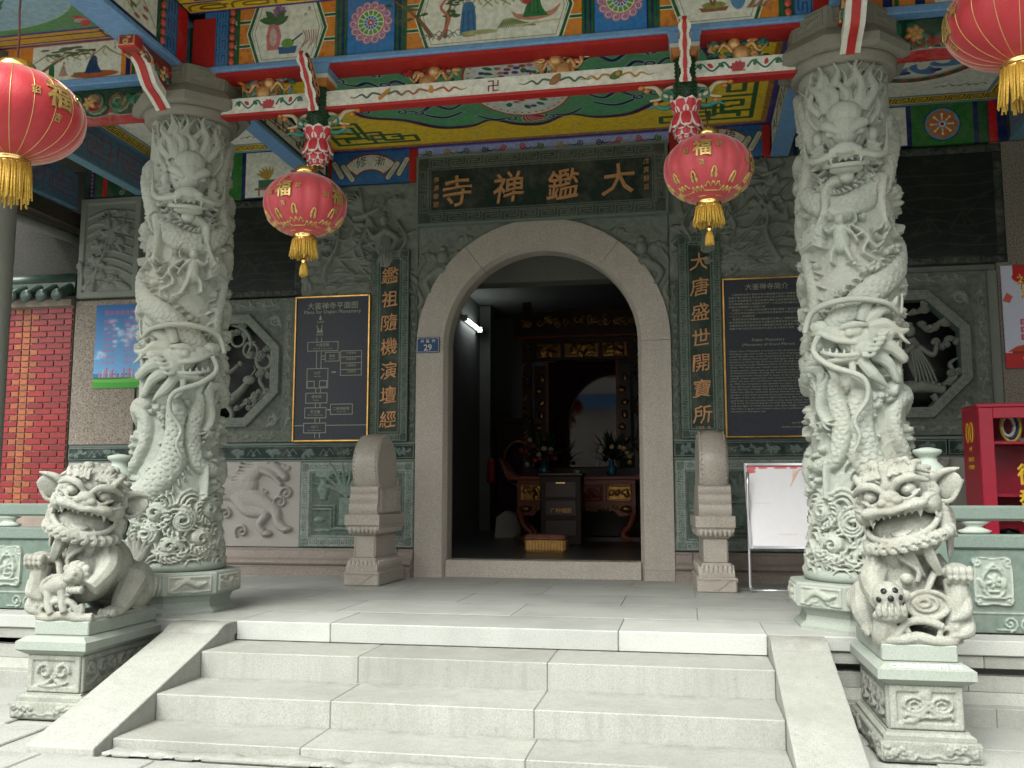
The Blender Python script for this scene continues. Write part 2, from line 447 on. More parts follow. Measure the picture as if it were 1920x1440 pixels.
        for a,b,c in T:
            A,B,C=Q[a],Q[b],Q[c]
            u0=max(0,int(min(A[0],B[0],C[0])-.5)); u1=min(mask.shape[1],int(max(A[0],B[0],C[0])+1.5)); v0=max(0,int(min(A[1],B[1],C[1])-.5)); v1=min(mask.shape[0],int(max(A[1],B[1],C[1])+1.5))
            if u1<=u0 or v1<=v0: continue
            X=np.arange(u0,u1)[None,:]+.5; Y=np.arange(v0,v1)[:,None]+.5
            e0=(B[0]-A[0])*(Y-A[1])-(B[1]-A[1])*(X-A[0]); e1=(C[0]-B[0])*(Y-B[1])-(C[1]-B[1])*(X-B[0]); e2=(A[0]-C[0])*(Y-C[1])-(A[1]-C[1])*(X-C[0])
            mask[v0:v1,u0:u1]|=((e0>=0)&(e1>=0)&(e2>=0))|((e0<=0)&(e1<=0)&(e2<=0))
        a=mask.reshape(j1-j0,k,i1-i0,k).mean((1,3)).astype(np.float32)
        sl=(slice(j0,j1),slice(i0,i1)); s.col[sl]=s.col[sl]*(1-a[...,None])+np.array(col,np.float32)*a[...,None]
        if z: s.z[sl]=np.maximum(s.z[sl],z*a)
    def noise_z(s,amp,scale,seed=0):
        r=np.random.RandomState(seed); a=np.zeros_like(s.z)
        for k in range(3):
            f=scale/2**k; gw,gh=int(s.w/f)+3,int(s.h/f)+3; g=r.rand(gh,gw)-.5
            fx=s.xs/f; fy=s.ys/f; ix=fx.astype(int); iy=fy.astype(int); tx=fx-ix; ty=fy-iy; tx=tx*tx*(3-2*tx); ty=ty*ty*(3-2*ty)
            A=g[iy][:,ix]; B=g[iy][:,ix+1]; C=g[iy+1][:,ix]; D=g[iy+1][:,ix+1]
            a+=((A*(1-tx)+B*tx)*(1-ty)[:,None]+(C*(1-tx)+D*tx)*ty[:,None])/2**k
        s.z+=amp*a
    # ---- results
    def image(s,name):
        im=bpy.data.images.new(name,s.W,s.H,alpha=False,float_buffer=False)
        a=np.ones((s.H,s.W,4),np.float32); c=np.clip(s.col,0,1)
        a[...,:3]=np.where(c<=.0031308,c*12.92,1.055*np.power(np.maximum(c,1e-6),1/2.4)-.055)
        im.pixels.foreach_set(a.ravel()); im.update(); im.pack(); return im
    def mat(s,name,rough=.55,wear=.25,bumpz=0.0,spec=.14,grain=25):
        m,t,b=new_mat(name); tx=N(t,'ShaderNodeTexImage'); tx.image=s.image(name); tx.extension='EXTEND'
        uv=N(t,'ShaderNodeUVMap'); t.links.new(uv.outputs[0],tx.inputs[0])
        v=coords(t); n=noise(t,v,grain,5,.65); c=ramp(t,n.outputs[0],[(.35,(1-wear,)*3),(.6,(1,1,1))]).outputs[0]
        c=mixc(t,'MULTIPLY',1.0,tx.outputs[0],c)
        nd=noise(t,v,4.5,7,.7); fd=ramp(t,nd.outputs[0],[(.46,(0,0,0)),(.72,(wear*1.1,)*3)]); c=mixc(t,'MIX',fd.outputs[0],c,(.23,.22,.18))
        vc=noise(t,coords(t,(3,3,40)),6,5,.7); fc=ramp(t,vc.outputs[0],[(.60,(0,0,0)),(.66,(wear*.9,)*3)]); c=mixc(t,'MIX',fc.outputs[0],c,(.10,.095,.08))
        t.links.new(c,b.inputs['Base Color']); b.inputs['Roughness'].default_value=rough; b.inputs['Specular IOR Level'].default_value=spec
        bp=N(t,'ShaderNodeBump'); bp.inputs['Strength'].default_value=.15; bp.inputs['Distance'].default_value=.003; h=n.outputs[0]
        if bumpz:
            bp.inputs['Strength'].default_value=.6; bp.inputs['Distance'].default_value=bumpz
            bw=N(t,'ShaderNodeRGBToBW'); t.links.new(tx.outputs[0],bw.inputs[0]); h=bw.outputs[0]
        t.links.new(h,bp.inputs['Height']); t.links.new(bp.outputs[0],b.inputs['Normal']); return m
    def relief(s,name,mat,step=.008,parent=None,loc=(0,0,0),rot=(0,0,0),skirt=.02):
        """height mesh: x right, z up, relief towards -y; origin at lower left of panel; skirt closes the sides backwards"""
        nx=max(2,int(round(s.w/step))+1); ny=max(2,int(round(s.h/step))+1)
        ix=np.clip((np.linspace(0,1,nx)*(s.W-1)).round().astype(int),0,s.W-1); iy=np.clip((np.linspace(0,1,ny)*(s.H-1)).round().astype(int),0,s.H-1)
        Z=s.z[iy][:,ix].copy()
        X,Y=np.meshgrid(np.linspace(0,s.w,nx),np.linspace(0,s.h,ny))
        V=np.stack([X,-Z,Y],-1)
        # one extra ring behind for the sides
        nx2,ny2=nx+2,ny+2; Vp=np.empty((ny2,nx2,3),np.float32); Vp[1:-1,1:-1]=V
        Vp[0,1:-1]=V[0]; Vp[-1,1:-1]=V[-1]; Vp[:,0]=Vp[:,1]; Vp[:,-1]=Vp[:,-2]
        Vp[0,:,1]=skirt; Vp[-1,:,1]=skirt; Vp[:,0,1]=skirt; Vp[:,-1,1]=skirt
        Vp[0,0]=Vp[0,1];Vp[0,-1]=Vp[0,-2];Vp[-1,0]=Vp[-1,1];Vp[-1,-1]=Vp[-1,-2]
        id=np.arange(nx2*ny2).reshape(ny2,nx2)
        F=np.stack([id[:-1,:-1],id[:-1,1:],id[1:,1:],id[1:,:-1]],-1).reshape(-1,4)
        uv=np.stack([np.clip(Vp[...,0]/s.w,.001,.999),np.clip(Vp[...,2]/s.h,.001,.999)],-1).reshape(-1,2)
        me=np_mesh(name,Vp.reshape(-1,3),F,mat,True,uv)
        return link(name,me,parent,loc,rot)
def picture(name, cv, parent, o, u, v, thick=.012, rough=.5, wear=.25, mat=None, bumpz=0.0):
    """flat painted board: o lower-left corner, u,v vectors along width and height (world); image on the front, solid behind"""
    o=Vector(o); u=Vector(u); v=Vector(v); n=u.cross(v).normalized()
    m=mat or cv.mat(name,rough,wear,bumpz)
    back=-n*thick
    V=[o,o+u,o+u+v,o+v,o+back,o+u+back,o+u+v+back,o+v+back]
    F=[(0,1,2,3),(5,4,7,6),(1,0,4,5),(2,1,5,6),(3,2,6,7),(0,3,7,4)]
    me=bpy.data.meshes.new(name); me.from_pydata([tuple(p) for p in V],[],F); l=me.uv_layers.new(name='UVMap')
    uvv=[(0,0),(1,0),(1,1),(0,1)]*2
    for p in me.polygons:
        for li in p.loop_indices: l.data[li].uv=uvv[me.loops[li].vertex_index]
    me.materials.append(m); return link(name,me,parent)
def spiral(cx,cy,r,turns=1.6,a0=0.0,dirn=1,n=26,r0=.12):
    return [(cx+r*(r0+(1-r0)*k/n)*cos(a0+dirn*2*pi*turns*k/n), cy+r*(r0+(1-r0)*k/n)*sin(a0+dirn*2*pi*turns*k/n)) for k in range(n+1)]
def arcpts(cx,cy,rx,ry,a0,a1,n=16): return [(cx+rx*cos(a0+(a1-a0)*k/n),cy+ry*sin(a0+(a1-a0)*k/n)) for k in range(n+1)]
def fret_path(L, w, pitch):
    """meander running along +x inside height w, as list of polylines"""
    out=[]; n=max(1,int(round(L/pitch))); p=L/n
    for i in range(n):
        x=i*p; a=p
        out.append([(x+.04*a,.15*w),(x+.04*a,.85*w),(x+.86*a,.85*w),(x+.86*a,.38*w),(x+.36*a,.38*w)])
        out.append([(x+.2*a,.62*w),(x+.62*a,.62*w)]); out.append([(x+.2*a,.62*w),(x+.2*a,.15*w),(x+1.0*a,.15*w)])
    return out
def fret_frame(cv,x0,x1,y0,y1,w,lw,pitch,col=None,z=None):
    """key pattern round a rectangle"""
    def put(L,f):
        for pl in fret_path(L,w,pitch): cv.line([f(a,b) for a,b in pl],lw,col,z,'flat' if z else 'round')
    put(x1-x0-2*w,lambda a,b:(x0+w+a,y1-w+b)); put(x1-x0-2*w,lambda a,b:(x1-w-a,y0+w-b))
    put(y1-y0-2*w,lambda a,b:(x1-w+b,y1-w-a)); put(y1-y0-2*w,lambda a,b:(x0+w-b,y0+w+a))
    for k in (0.0,w):
        cv.line([(x0+k,y0+k),(x1-k,y0+k),(x1-k,y1-k),(x0+k,y1-k)],lw,col,z,closed=True)
# ---------------------------------------------------------------- stone and paint palette
G = -0.46                                   # street level (porch floor is z = 0)
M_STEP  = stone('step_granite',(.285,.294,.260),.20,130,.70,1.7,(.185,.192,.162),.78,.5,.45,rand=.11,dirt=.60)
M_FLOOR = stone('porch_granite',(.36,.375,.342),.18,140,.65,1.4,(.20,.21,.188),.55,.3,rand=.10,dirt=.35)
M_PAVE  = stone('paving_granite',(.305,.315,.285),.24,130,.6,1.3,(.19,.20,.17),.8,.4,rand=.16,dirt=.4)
M_GREEN = stone('green_carved_stone',(.305,.33,.28),.2,170,.5,2.6,(.17,.19,.155),.8,.5,warm=(.35,.33,.265))
M_GREENB= stone('green_base_stone',(.255,.287,.245),.18,170,.35,3.0,(.15,.17,.145),.7,.3)
M_GREEND= stone('weathered_green_stone',(.25,.265,.222),.28,120,.5,3.0,(.085,.09,.085),.75,.5,.35)
M_CAP   = stone('capital_stone',(.20,.195,.155),.2,140,.45,3.5,(.09,.09,.07),.8,.35)  # capitals: darker, browner stone than the carved shaft
M_LION  = stone('lion_stone',(.285,.295,.25),.28,150,.75,6.5,(.13,.13,.105),.85,.8,warm=(.235,.225,.175),bump_d=.006)
M_PINK  = stone('pink_granite',(.385,.35,.30),.3,110,.35,3.0,(.27,.23,.19),.6,.25,.25,rand=.05)
M_BASEM = stone('red_granite_moulding',(.27,.232,.195),.32,110,.45,2.5,(.16,.13,.11),.6,.25,.25,rand=.06)
M_DRUM  = stone('drum_granite',(.36,.33,.28),.3,110,.40,3.5,(.22,.18,.15),.30,.15)
M_QILIN = stone('pale_relief_stone',(.355,.34,.305),.12,160,.30,2.5,(.24,.215,.19),.75,.25)
M_WALL  = stone('wall_stone',(.15,.17,.14),.25,120,.4,2.5,(.07,.08,.07),.7,.3)
M_RELD  = stone('upper_relief_stone',(.165,.182,.150),.2,140,.4,2.5,(.075,.085,.07),.72,.3)
M_BROWN = stone('bush_hammered_stone',(.205,.18,.145),.6,70,.35,2.0,(.10,.09,.075),.9,.9,bump_d=.008)
M_BLACK = stone('polished_black_stone',(.009,.011,.009),.5,160,.3,2.0,(.015,.015,.013),.42,.05)
M_RAIL  = stone('dark_green_rail_stone',(.135,.18,.15),.2,150,.3,3.0,(.08,.11,.09),.5,.2)
M_RAILP = stone('pale_green_rail_carving',(.33,.38,.325),.15,150,.3,4.0,(.22,.26,.22),.7,.25)
M_DARKW = stone('sooty_plaster',(.09,.09,.075),.3,60,.6,1.5,(.035,.035,.03),.9,.4)
M_MORTAR= stone('mortar',(.26,.22,.18),.2,120,.4,3,None,.9,.3)
M_BRICKR= stone('red_glazed_brick',(.20,.014,.015),.25,60,.4,8,(.12,.01,.01),.35,.15,rand=.22)
M_BRICKO= stone('orange_brick',(.25,.07,.025),.25,60,.4,8,(.2,.06,.02),.5,.15,rand=.22)
M_TILE  = stone('green_glazed_tile',(.03,.055,.04),.3,60,.5,6,(.015,.02,.015),.3,.15,rand=.2)
M_GOLD  = paint('gold_leaf',(.62,.32,.09),.34,.3,.85,40,.12)
M_GILT  = paint('dull_gilt_lettering',(.50,.26,.115),.5,.3,.2,60,.1)
M_BRASS = paint('bright_brass',(.86,.62,.22),.2,.12,.95,30,.03)
M_RED   = paint('red_paint',(.36,.017,.015),.45,.22)
M_WHITE = paint('white_paint',(.56,.56,.49),.5,.15)
M_LBLUE = paint('light_blue_paint',(.13,.27,.47),.5,.22)
M_NAVY  = paint('navy_paint',(.02,.035,.13),.5,.25)
M_DGREEN= paint('dark_green_paint',(.015,.075,.035),.4,.3)
M_TEAL  = paint('teal_paint',(.03,.17,.13),.4,.3)
M_ORANGE= paint('orange_paint',(.46,.17,.035),.5,.25)
M_YELLOW= paint('yellow_paint',(.55,.38,.045),.5,.2)
M_STEEL = paint('bright_steel',(.7,.7,.72),.28,.05,.9,30,.02)

# ---------------------------------------------------------------- ground and paving
gr = MB(); gr.box(-40,40,-40,30,G-.3,G-.012)
ground = gr.build('ground',M_PAVE); tag(ground,kind='structure')
slab_sizes={}
def slab(name,parent,x0,x1,y0,y1,z0,z1,mat,bev=.004,tilt=0.0):
    w,d,h=round(x1-x0,4),round(y1-y0,4),round(z1-z0,4); key=(w,d,h,mat.name,bev)
    if key not in slab_sizes:
        b=MB(); b.box(-w/2,w/2,-d/2,d/2,-h,0,bev=bev); slab_sizes[key]=b.mesh(name,mat)
    o=link(name,slab_sizes[key],parent,((x0+x1)/2,(y0+y1)/2,z1))
    if tilt: o.rotation_euler=(RND.uniform(-tilt,tilt),RND.uniform(-tilt,tilt),0)
    return o
RED_SLAB = stone('reddish_paving',(.46,.33,.27),.2,130,.4,1.6,(.34,.25,.2),.8,.35)
y=-3.34; r=0
while y>-6.6:
    d=.42 if r%2 else .5
    x=-4.6-(.3 if r%2 else 0)
    while x<5.2:
        w=.62
        if not (x+w>-1.87 and x<2.13 and y>-4.4):
            if not(x+w>-1.9 and x<2.16 and y>-4.72 and y-d>-4.72):
                slab('paving_slab',ground,x+.004,x+w-.004,max(y-d,-9)+.004,y-.004,G-.05,G+RND.uniform(-.003,.003),RED_SLAB if (3.0<x<3.6 and r in(1,2)) else M_PAVE,.006,.002)
        x+=w
    y-=d; r+=1

# ---------------------------------------------------------------- porch floor, plinth, steps
floor = MB(); floor.box(-7.5,7.5,-3.2,.3,-.3,-.012)
porch = floor.build('porch_floor',M_FLOOR); tag(porch,kind='structure')
XL,XR=-1.5188,1.8439
edge=[XL,-.87,.97,XR]
for a,b in zip(edge[:-1],edge[1:]): slab('edge_slab',porch,a+.0015,b-.0015,-3.2935,-2.72,-.1226,0,M_FLOOR,.006)
for a in np.arange(-7.3,XL-.2,.98): slab('edge_slab',porch,a+.0015,min(a+.98,XL)-.0015,-3.2935,-2.72,-.085,0,M_FLOOR,.006)
for a in np.arange(XR,7.2,.98): slab('edge_slab',porch,a+.0015,a+.98-.0015,-3.2935,-2.72,-.085,0,M_FLOOR,.006)
rows=[-2.72,-2.02,-1.32,-.62,0.02]
for i in range(4):
    x=-7.3-(.55 if i%2 else 0)
    while x<7.0:
        slab('floor_slab',porch,x+.0015,x+1.25-.0015,rows[i]+.0015,rows[i+1]-.0015,-.06,0,M_FLOOR,.003); x+=1.25
steps = empty('stone_steps',(0,-4,G),label='wide pale granite steps rising to the temple porch between two ramps',cat='steps')
steps.location=(0,0,0)
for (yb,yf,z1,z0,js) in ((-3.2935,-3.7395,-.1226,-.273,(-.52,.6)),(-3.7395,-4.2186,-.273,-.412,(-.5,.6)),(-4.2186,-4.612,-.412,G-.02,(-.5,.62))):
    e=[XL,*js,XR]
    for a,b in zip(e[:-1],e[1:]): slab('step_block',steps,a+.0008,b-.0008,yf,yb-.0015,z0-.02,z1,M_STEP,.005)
# crumbled mortar lip in front of the lowest step
lip=Cv(3.3,.16,.01,(.5,.5,.46)); lip.rect(.01,3.29,.02,.10,None,.012); lip.noise_z(.018,.09,4)
lip.z=np.where(lip.z>0.004,lip.z,-.01)
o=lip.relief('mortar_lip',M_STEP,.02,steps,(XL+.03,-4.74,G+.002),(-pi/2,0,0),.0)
def ramp_obj(x0,x1,label):
    P=[(-3.2935,-.3),(-3.2935,.0),(-3.40,.0)]
    for k in range(1,7):
        t=k/6; P.append((-3.40-.14*t, -.0-.045*t*t))
    P+= [(-4.76,G+.035),(-4.76,G-.05)]
    b=MB(); b.prism(P,x0,x1,'x')
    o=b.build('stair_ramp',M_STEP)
    md=o.modifiers.new('bevel','BEVEL'); md.width=.008; md.segments=2; md.limit_method='ANGLE'; md.angle_limit=radians(35)
    return tag(o,label,'ramp','sloping slabs flanking the steps')
ramp_obj(-1.90,XL-.0015,'sloping stone side slab between the steps and the guardian lion with the cub')
ramp_obj(XR+.0015,2.165,'sloping stone side slab between the steps and the guardian lion with the ball')
plinth = empty('porch_plinth',(0,-3.3,G),kind='structure'); plinth.location=(0,0,0)
for (xa,xb) in ((-7.3,-1.905),(2.17,7.3)):
    for (za,zb,yf,nm,step) in ((-.158,-.088,-3.275,'block',.86),(-.205,-.1575,-3.20,'groove',3),(-.295,-.2045,-3.24,'wall_block',.78),(-.37,-.2945,-3.29,'ledge',1.1),(G-.02,-.3695,-3.31,'base_block',.9)):
        x=xa
        while x<xb-.01:
            w=min(step,xb-x)
            if nm=='ledge':
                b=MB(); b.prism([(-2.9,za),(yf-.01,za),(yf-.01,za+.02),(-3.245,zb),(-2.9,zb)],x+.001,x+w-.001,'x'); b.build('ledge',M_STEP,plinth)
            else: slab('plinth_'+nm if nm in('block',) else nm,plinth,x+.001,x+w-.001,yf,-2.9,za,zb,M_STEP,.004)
            x+=w
# ---------------------------------------------------------------- relief motifs (stamped into a height canvas)
def m_flower(cv,x,y,s,z,n=6,col=None):
    for k in range(n):
        a=2*pi*k/n+.3; cv.ell(x+.55*s*cos(a),y+.55*s*sin(a),s*.5,s*.3,col,z,a)
    cv.ell(x,y,s*.28,s*.28,col,z and z*1.25)
def m_leaf(cv,x,y,L,a,z,w=.22,col=None,bend=.3):
    p=[(x+L*t*cos(a+bend*t),y+L*t*sin(a+bend*t)) for t in np.linspace(0,1,7)]
    cv.line(p,[.002+L*w*sin(pi*min(1,.08+.92*t)) for t in np.linspace(0,1,7)],col,z,'round')
def m_cloud(cv,x,y,s,z,col=None,flip=1):
    for dx,dy,r in ((-.7,0,.42),(0,.18,.55),(.7,0,.45),(.3,-.28,.4),(-.35,-.25,.38)):
        cv.ell(x+dx*s*flip,y+dy*s,r*s,r*s*.85,col,z*.8)
        cv.line(spiral(x+dx*s*flip,y+dy*s,r*s*.75,1.5,1.0,flip),.0045+s*.03,None,z,'round')
    cv.line(catmull([(x-1.2*s*flip,y-.3*s),(x-1.9*s*flip,y-.45*s),(x-2.6*s*flip,y-.3*s)],5),[.1*s,.05*s,.01*s],None,z*.7)
def m_rock(cv,x,y,w,h,z,seed=0):
    r=random.Random(seed)
    for k in range(9):
        cv.ell(x+r.uniform(-.5,.5)*w,y+r.uniform(0,.9)*h*(1-.3*abs(r.uniform(-1,1))),w*r.uniform(.12,.28),h*r.uniform(.15,.32),None,z*r.uniform(.6,1.1),r.uniform(-.6,.6))
    for k in range(10):
        cv.grooves(catmull([(x+r.uniform(-.5,.5)*w,y+r.uniform(0,.9)*h) for _ in range(3)],5),.006,z*.35)
def m_tree(cv,x,y,h,z,seed=0,lean=.3):
    r=random.Random(seed); p=[(x,y)]
    for k in range(5): p.append((x+lean*h*(k+1)/5+r.uniform(-.05,.05)*h,y+h*(k+1)/5))
    cv.line(catmull(p,5),[.05*h,.015*h],None,z)
    for k in range(8):
        bx,by=p[1+k%5]; a=r.uniform(-.4,pi+.4); L=r.uniform(.2,.4)*h; q=[(bx,by),(bx+L*.5*cos(a),by+L*.5*sin(a)),(bx+L*cos(a+.4),by+L*sin(a+.4)*.8)]
        cv.line(catmull(q,5),[.02*h,.008*h],None,z*.8); 
        for j in range(5): m_leaf(cv,q[2][0],q[2][1],.16*h,a+r.uniform(-1.5,1.5),z,.3)
def m_crane(cv,x,y,s,z,fl=1):
    cv.line(catmull([(x-.5*s*fl,y-.1*s),(x,y),(x+.5*s*fl,y+.2*s)],6),[.08*s,.2*s,.1*s],None,z)
    cv.line(catmull([(x+.5*s*fl,y+.2*s),(x+.75*s*fl,y+.45*s),(x+.7*s*fl,y+.75*s),(x+.95*s*fl,y+.85*s)],6),[.07*s,.04*s,.045*s,.01*s],None,z*.9)
    for k in range(6): cv.line(catmull([(x-.1*s*fl,y+.1*s),(x-(.2+.09*k)*s*fl,y+(.75-.07*k)*s),(x-(.3+.22*k)*s*fl,y+(1.15-.16*k)*s)],5),[.05*s,.08*s,.015*s],None,z*(.9+.06*(k%2)))
    for k in range(5): cv.line(catmull([(x+.1*s*fl,y),(x+(.0+.07*k)*s*fl,y-(.5-.03*k)*s),(x+(-.15+.16*k)*s*fl,y-(1.0-.1*k)*s)],5),[.05*s,.08*s,.015*s],None,z*(.85+.06*(k%2)))
def m_person(cv,x,y,s,z,fl=1,col=None):
    cv.line(catmull([(x,y),(x+.05*s*fl,y+.35*s),(x+.02*s*fl,y+.7*s)],6),[.26*s,.2*s,.15*s],col,z)
    for k in range(5): cv.grooves(catmull([(x-.2*s+.09*k*s,y-.12*s),(x-.1*s+.05*k*s,y+.3*s),(x-.02*s+.02*k*s,y+.6*s)],5),.006,z*.3)
    cv.ell(x+.04*s*fl,y+.95*s,.11*s,.14*s,col,z*1.3); cv.ell(x+.04*s*fl,y+1.09*s,.07*s,.06*s,col,z*1.2)
    cv.line(catmull([(x+.0*s,y+.7*s),(x+.25*s*fl,y+.55*s),(x+.4*s*fl,y+.75*s)],6),[.09*s,.08*s,.05*s],col,z*1.2)
    cv.line(catmull([(x-.05*s*fl,y+.68*s),(x-.28*s*fl,y+.5*s),(x-.2*s*fl,y+.28*s)],6),[.09*s,.08*s,.05*s],col,z*1.15)
    cv.line(catmull([(x-.3*s*fl,y+.9*s),(x-.5*s*fl,y+.5*s),(x-.35*s*fl,y+.1*s),(x-.6*s*fl,y-.15*s)],6),[.035*s,.05*s,.05*s,.015*s],col,z*.8)
    cv.line(catmull([(x+.4*s*fl,y+.75*s),(x+.6*s*fl,y+.4*s),(x+.45*s*fl,y+.0*s)],6),[.03*s,.05*s,.012*s],col,z*.8)
def m_scroll(cv,x0,x1,y,h,z,col=None,seed=0,pitch=None):
    """running tendril with leaves along +x"""
    r=random.Random(seed); n=max(1,int((x1-x0)/(pitch or h*1.3))); p=(x1-x0)/n; fl=1
    pts=[]
    for k in range(n+1): pts.append((x0+k*p,y+.22*h*(1 if k%2 else -1)))
    cv.line(catmull(pts,6),h*.045,col,z)
    for k in range(n):
        cx=x0+(k+.5)*p; fl=1 if k%2 else -1
        cv.line(spiral(cx,y-fl*.02*h,h*.3,1.3,r.uniform(0,6),fl),h*.04,col,z)
        for j in range(3): m_leaf(cv,cx+r.uniform(-.3,.3)*p,y+r.uniform(-.3,.3)*h,h*.32,r.uniform(0,6.3),z,.25,col)
def m_vase(cv,x,y,w,h,z,col=None):
    prof=[(.55,0),(.7,.03),(.45,.1),(.95,.45),(1,.62),(.55,.82),(.5,.92),(.75,1)]
    pts=[(x+a*w/2,y+b*h) for a,b in prof]+[(x-a*w/2,y+b*h) for a,b in prof[::-1]]
    cv.poly(pts,col,z,'round',w*.45)
    for b in (.1,.82): cv.line([(x-w*.3,y+b*h),(x+w*.3,y+b*h)],.006,col,z and z*1.15)
def m_horse(cv,x,y,s,z):
    """striding horned horse-dragon, facing right, head raised and turned back up"""
    cv.line(catmull([(x-.62*s,y+.42*s),(x-.3*s,y+.5*s),(x+.05*s,y+.47*s),(x+.3*s,y+.55*s)],8),[.2*s,.22*s,.2*s,.17*s],None,z,scales=(.075*s,z*.22))
    cv.line(catmull([(x+.2*s,y+.6*s),(x+.42*s,y+.78*s),(x+.55*s,y+.9*s)],8),[.17*s,.13*s,.1*s],None,z*1.05,scales=(.07*s,z*.20))
    cv.line(catmull([(x+.5*s,y+.92*s),(x+.75*s,y+.86*s),(x+.97*s,y+.68*s)],8),[.12*s,.1*s,.07*s],None,z*1.2)
    cv.line(catmull([(x+.55*s,y+.8*s),(x+.75*s,y+.7*s),(x+.9*s,y+.56*s)],8),[.07*s,.05*s,.04*s],None,z*1.1)
    cv.ell(x+.68*s,y+.92*s,.035*s,.03*s,None,z*1.5); cv.line(catmull([(x+.55*s,y+1.0*s),(x+.8*s,y+1.06*s),(x+1.1*s,y+1.1*s)],6),[.03*s,.012*s],None,z*1.2)
    for k in range(9): cv.line(catmull([(x+(.5-.03*k)*s,y+(1.0-.05*k)*s),(x+(.3-.04*k)*s,y+(1.06-.06*k)*s),(x+(.24-.02*k)*s,y+(1.25-.09*k)*s)],5),[.035*s,.03*s,.008*s],None,z*(1+.1*(k%2)))
    for q,w in ((((.2,.4),(.55,.26),(.8,.1),(.86,-.1),(.98,-.2)),.15),(((.1,.36),(.3,.12),(.62,.06),(.52,-.14),(.62,-.28)),.13),(((-.6,.3),(-.75,.05),(-.55,-.12),(-.7,-.3)),.15),(((-.45,.28),(-.3,.02),(-.42,-.15),(-.3,-.3)),.13)):
        cv.line(catmull([(x+a*s,y+b*s) for a,b in q],7),[w*1.2*s,w*.8*s,w*.55*s,w*.5*s],None,z*1.05,scales=(.065*s,z*.16)); a,b=q[-1]; cv.ell(x+(a+.05)*s,y+b*s,.09*s,.055*s,None,z*1.2)
    cv.line(catmull([(x-.75*s,y+.5*s),(x-.95*s,y+.75*s),(x-.8*s,y+1.0*s),(x-1.0*s,y+1.15*s)],7),[.05*s,.1*s,.07*s,.01*s],None,z)
    for cx,cy in ((.9,.25),(.2,-.25),(-.1,.05),(1.0,.4)): cv.line(spiral(x+cx*s,y+cy*s,.13*s,1.3,2,1),.022*s,None,z*.7)
    m_cloud(cv,x-.35*s,y+.98*s,.16*s,z*.7); m_cloud(cv,x+.55*s,y+.42*s,.1*s,z*.6)

# ---------------------------------------------------------------- facade: masonry
wall = empty('temple_facade',(0,0,0),label='carved green stone temple front with a round arched doorway',cat='temple front')
ZC=2.308; AI=1.0; AO=1.28
def arcring(r,a0,a1,n): return [(r*cos(a0+(a1-a0)*k/n),ZC+r*sin(a0+(a1-a0)*k/n)) for k in range(n+1)]
b=MB()
core=[(-1.35,-.05),(-AO+.1,-.05)]+[(-AO+.1,ZC)]+[(p[0],p[1]) for p in arcring(AO-.1,pi,0,32)[1:-1]]+[(AO-.1,ZC),(AO-.1,-.05),(1.35,-.05),(1.35,4.56),(-1.35,4.56)]
b.prism(core,.05,.22); b.build('wall_body',M_WALL,wall)
for (x0,x1,z0,z1) in ((-5.2,-1.3505,-.05,1.40),(-5.2,-1.3505,2.80,4.56),(-5.2,-4.05,1.4005,2.7995),(-2.68,-1.3505,1.4005,2.7995),(1.3505,6.2,-.05,1.40),(1.3505,6.2,2.80,4.56),(1.3505,2.72,1.4005,2.7995),(4.08,6.2,1.4005,2.7995)):
    b=MB(); b.box(x0,x1,.05,.5,z0,z1); b.build('wall_body',M_WALL,wall)
def arch_piece(a0,a1,n,extra=None):
    """ring stone: front face, chamfered inner lip, reveal"""
    prof=[(AO,.08),(AO,-.03),(AI,-.03),(AI-.006,-.024),(AI-.012,-.012),(AI-.035,.03),(AI-.04,.045),(AI-.04,.23)]
    b=MB(); V=[];F=[]; m=len(prof)
    for k in range(n+1):
        a=a0+(a1-a0)*k/n
        for r,yy in prof: V.append((r*cos(a),yy,ZC+r*sin(a)))
    for k in range(n):
        for i in range(m-1): F.append((k*m+i,k*m+i+1,(k+1)*m+i+1,(k+1)*m+i))
    F.append(tuple(range(m-1,-1,-1))); F.append(tuple(range(n*m,(n+1)*m)))
    b.add(V,F); 
    o=b.build('arch_stone',M_PINK,wall); return o
g=.0016
for a0,a1 in ((pi-g,radians(127)+g),(radians(127)-g,radians(52)+g),(radians(52)-g,g)):
    o=arch_piece(a0,a1,18)
for sx in (-1,1):
    for z0,z1 in ((0.0,.10),(.102,ZC-.0015)) if sx>0 else ((0.0,ZC-.0015),):
        b=MB(); P=[(AO,.08),(AO,-.03),(AI,-.03),(AI-.006,-.024),(AI-.012,-.012),(AI-.035,.03),(AI-.04,.045),(AI-.04,.23),(AO,.23)]
        b.prism([(sx*p,q) for p,q in P],z0,z1,'z'); b.build('jamb_stone',M_PINK,wall)
b=MB(); b.box(-AI+.036,AI-.036,-.015,.235,0,.17,bev=.006); b.build('threshold',M_PINK,wall)

# base moulding
for x0,x1 in ((-5.2,-3.9),(-3.9,-2.2),(-2.2,-1.45),(-1.445,-1.285),(1.285,1.445),(1.45,2.6),(2.6,4.2),(4.2,6.2)):
    P=[(.06,0),(-.16,0),(-.16,.085),(-.13,.09),(-.125,.10)]
    P+=[(-.125+.0-.028*sin(pi*k/8),.10+.065*k/8) for k in range(1,9)]
    P+=[(-.105,.17)]+[(-.105+.05*(k/8),.17+.075*(k/8)**1.6) for k in range(1,9)]+[(-.04,.25),(-.04,.272),(.06,.272)]
    b=MB(); b.prism(P,x0+.001,x1-.001,'x'); b.build('base_moulding',M_BASEM,wall)

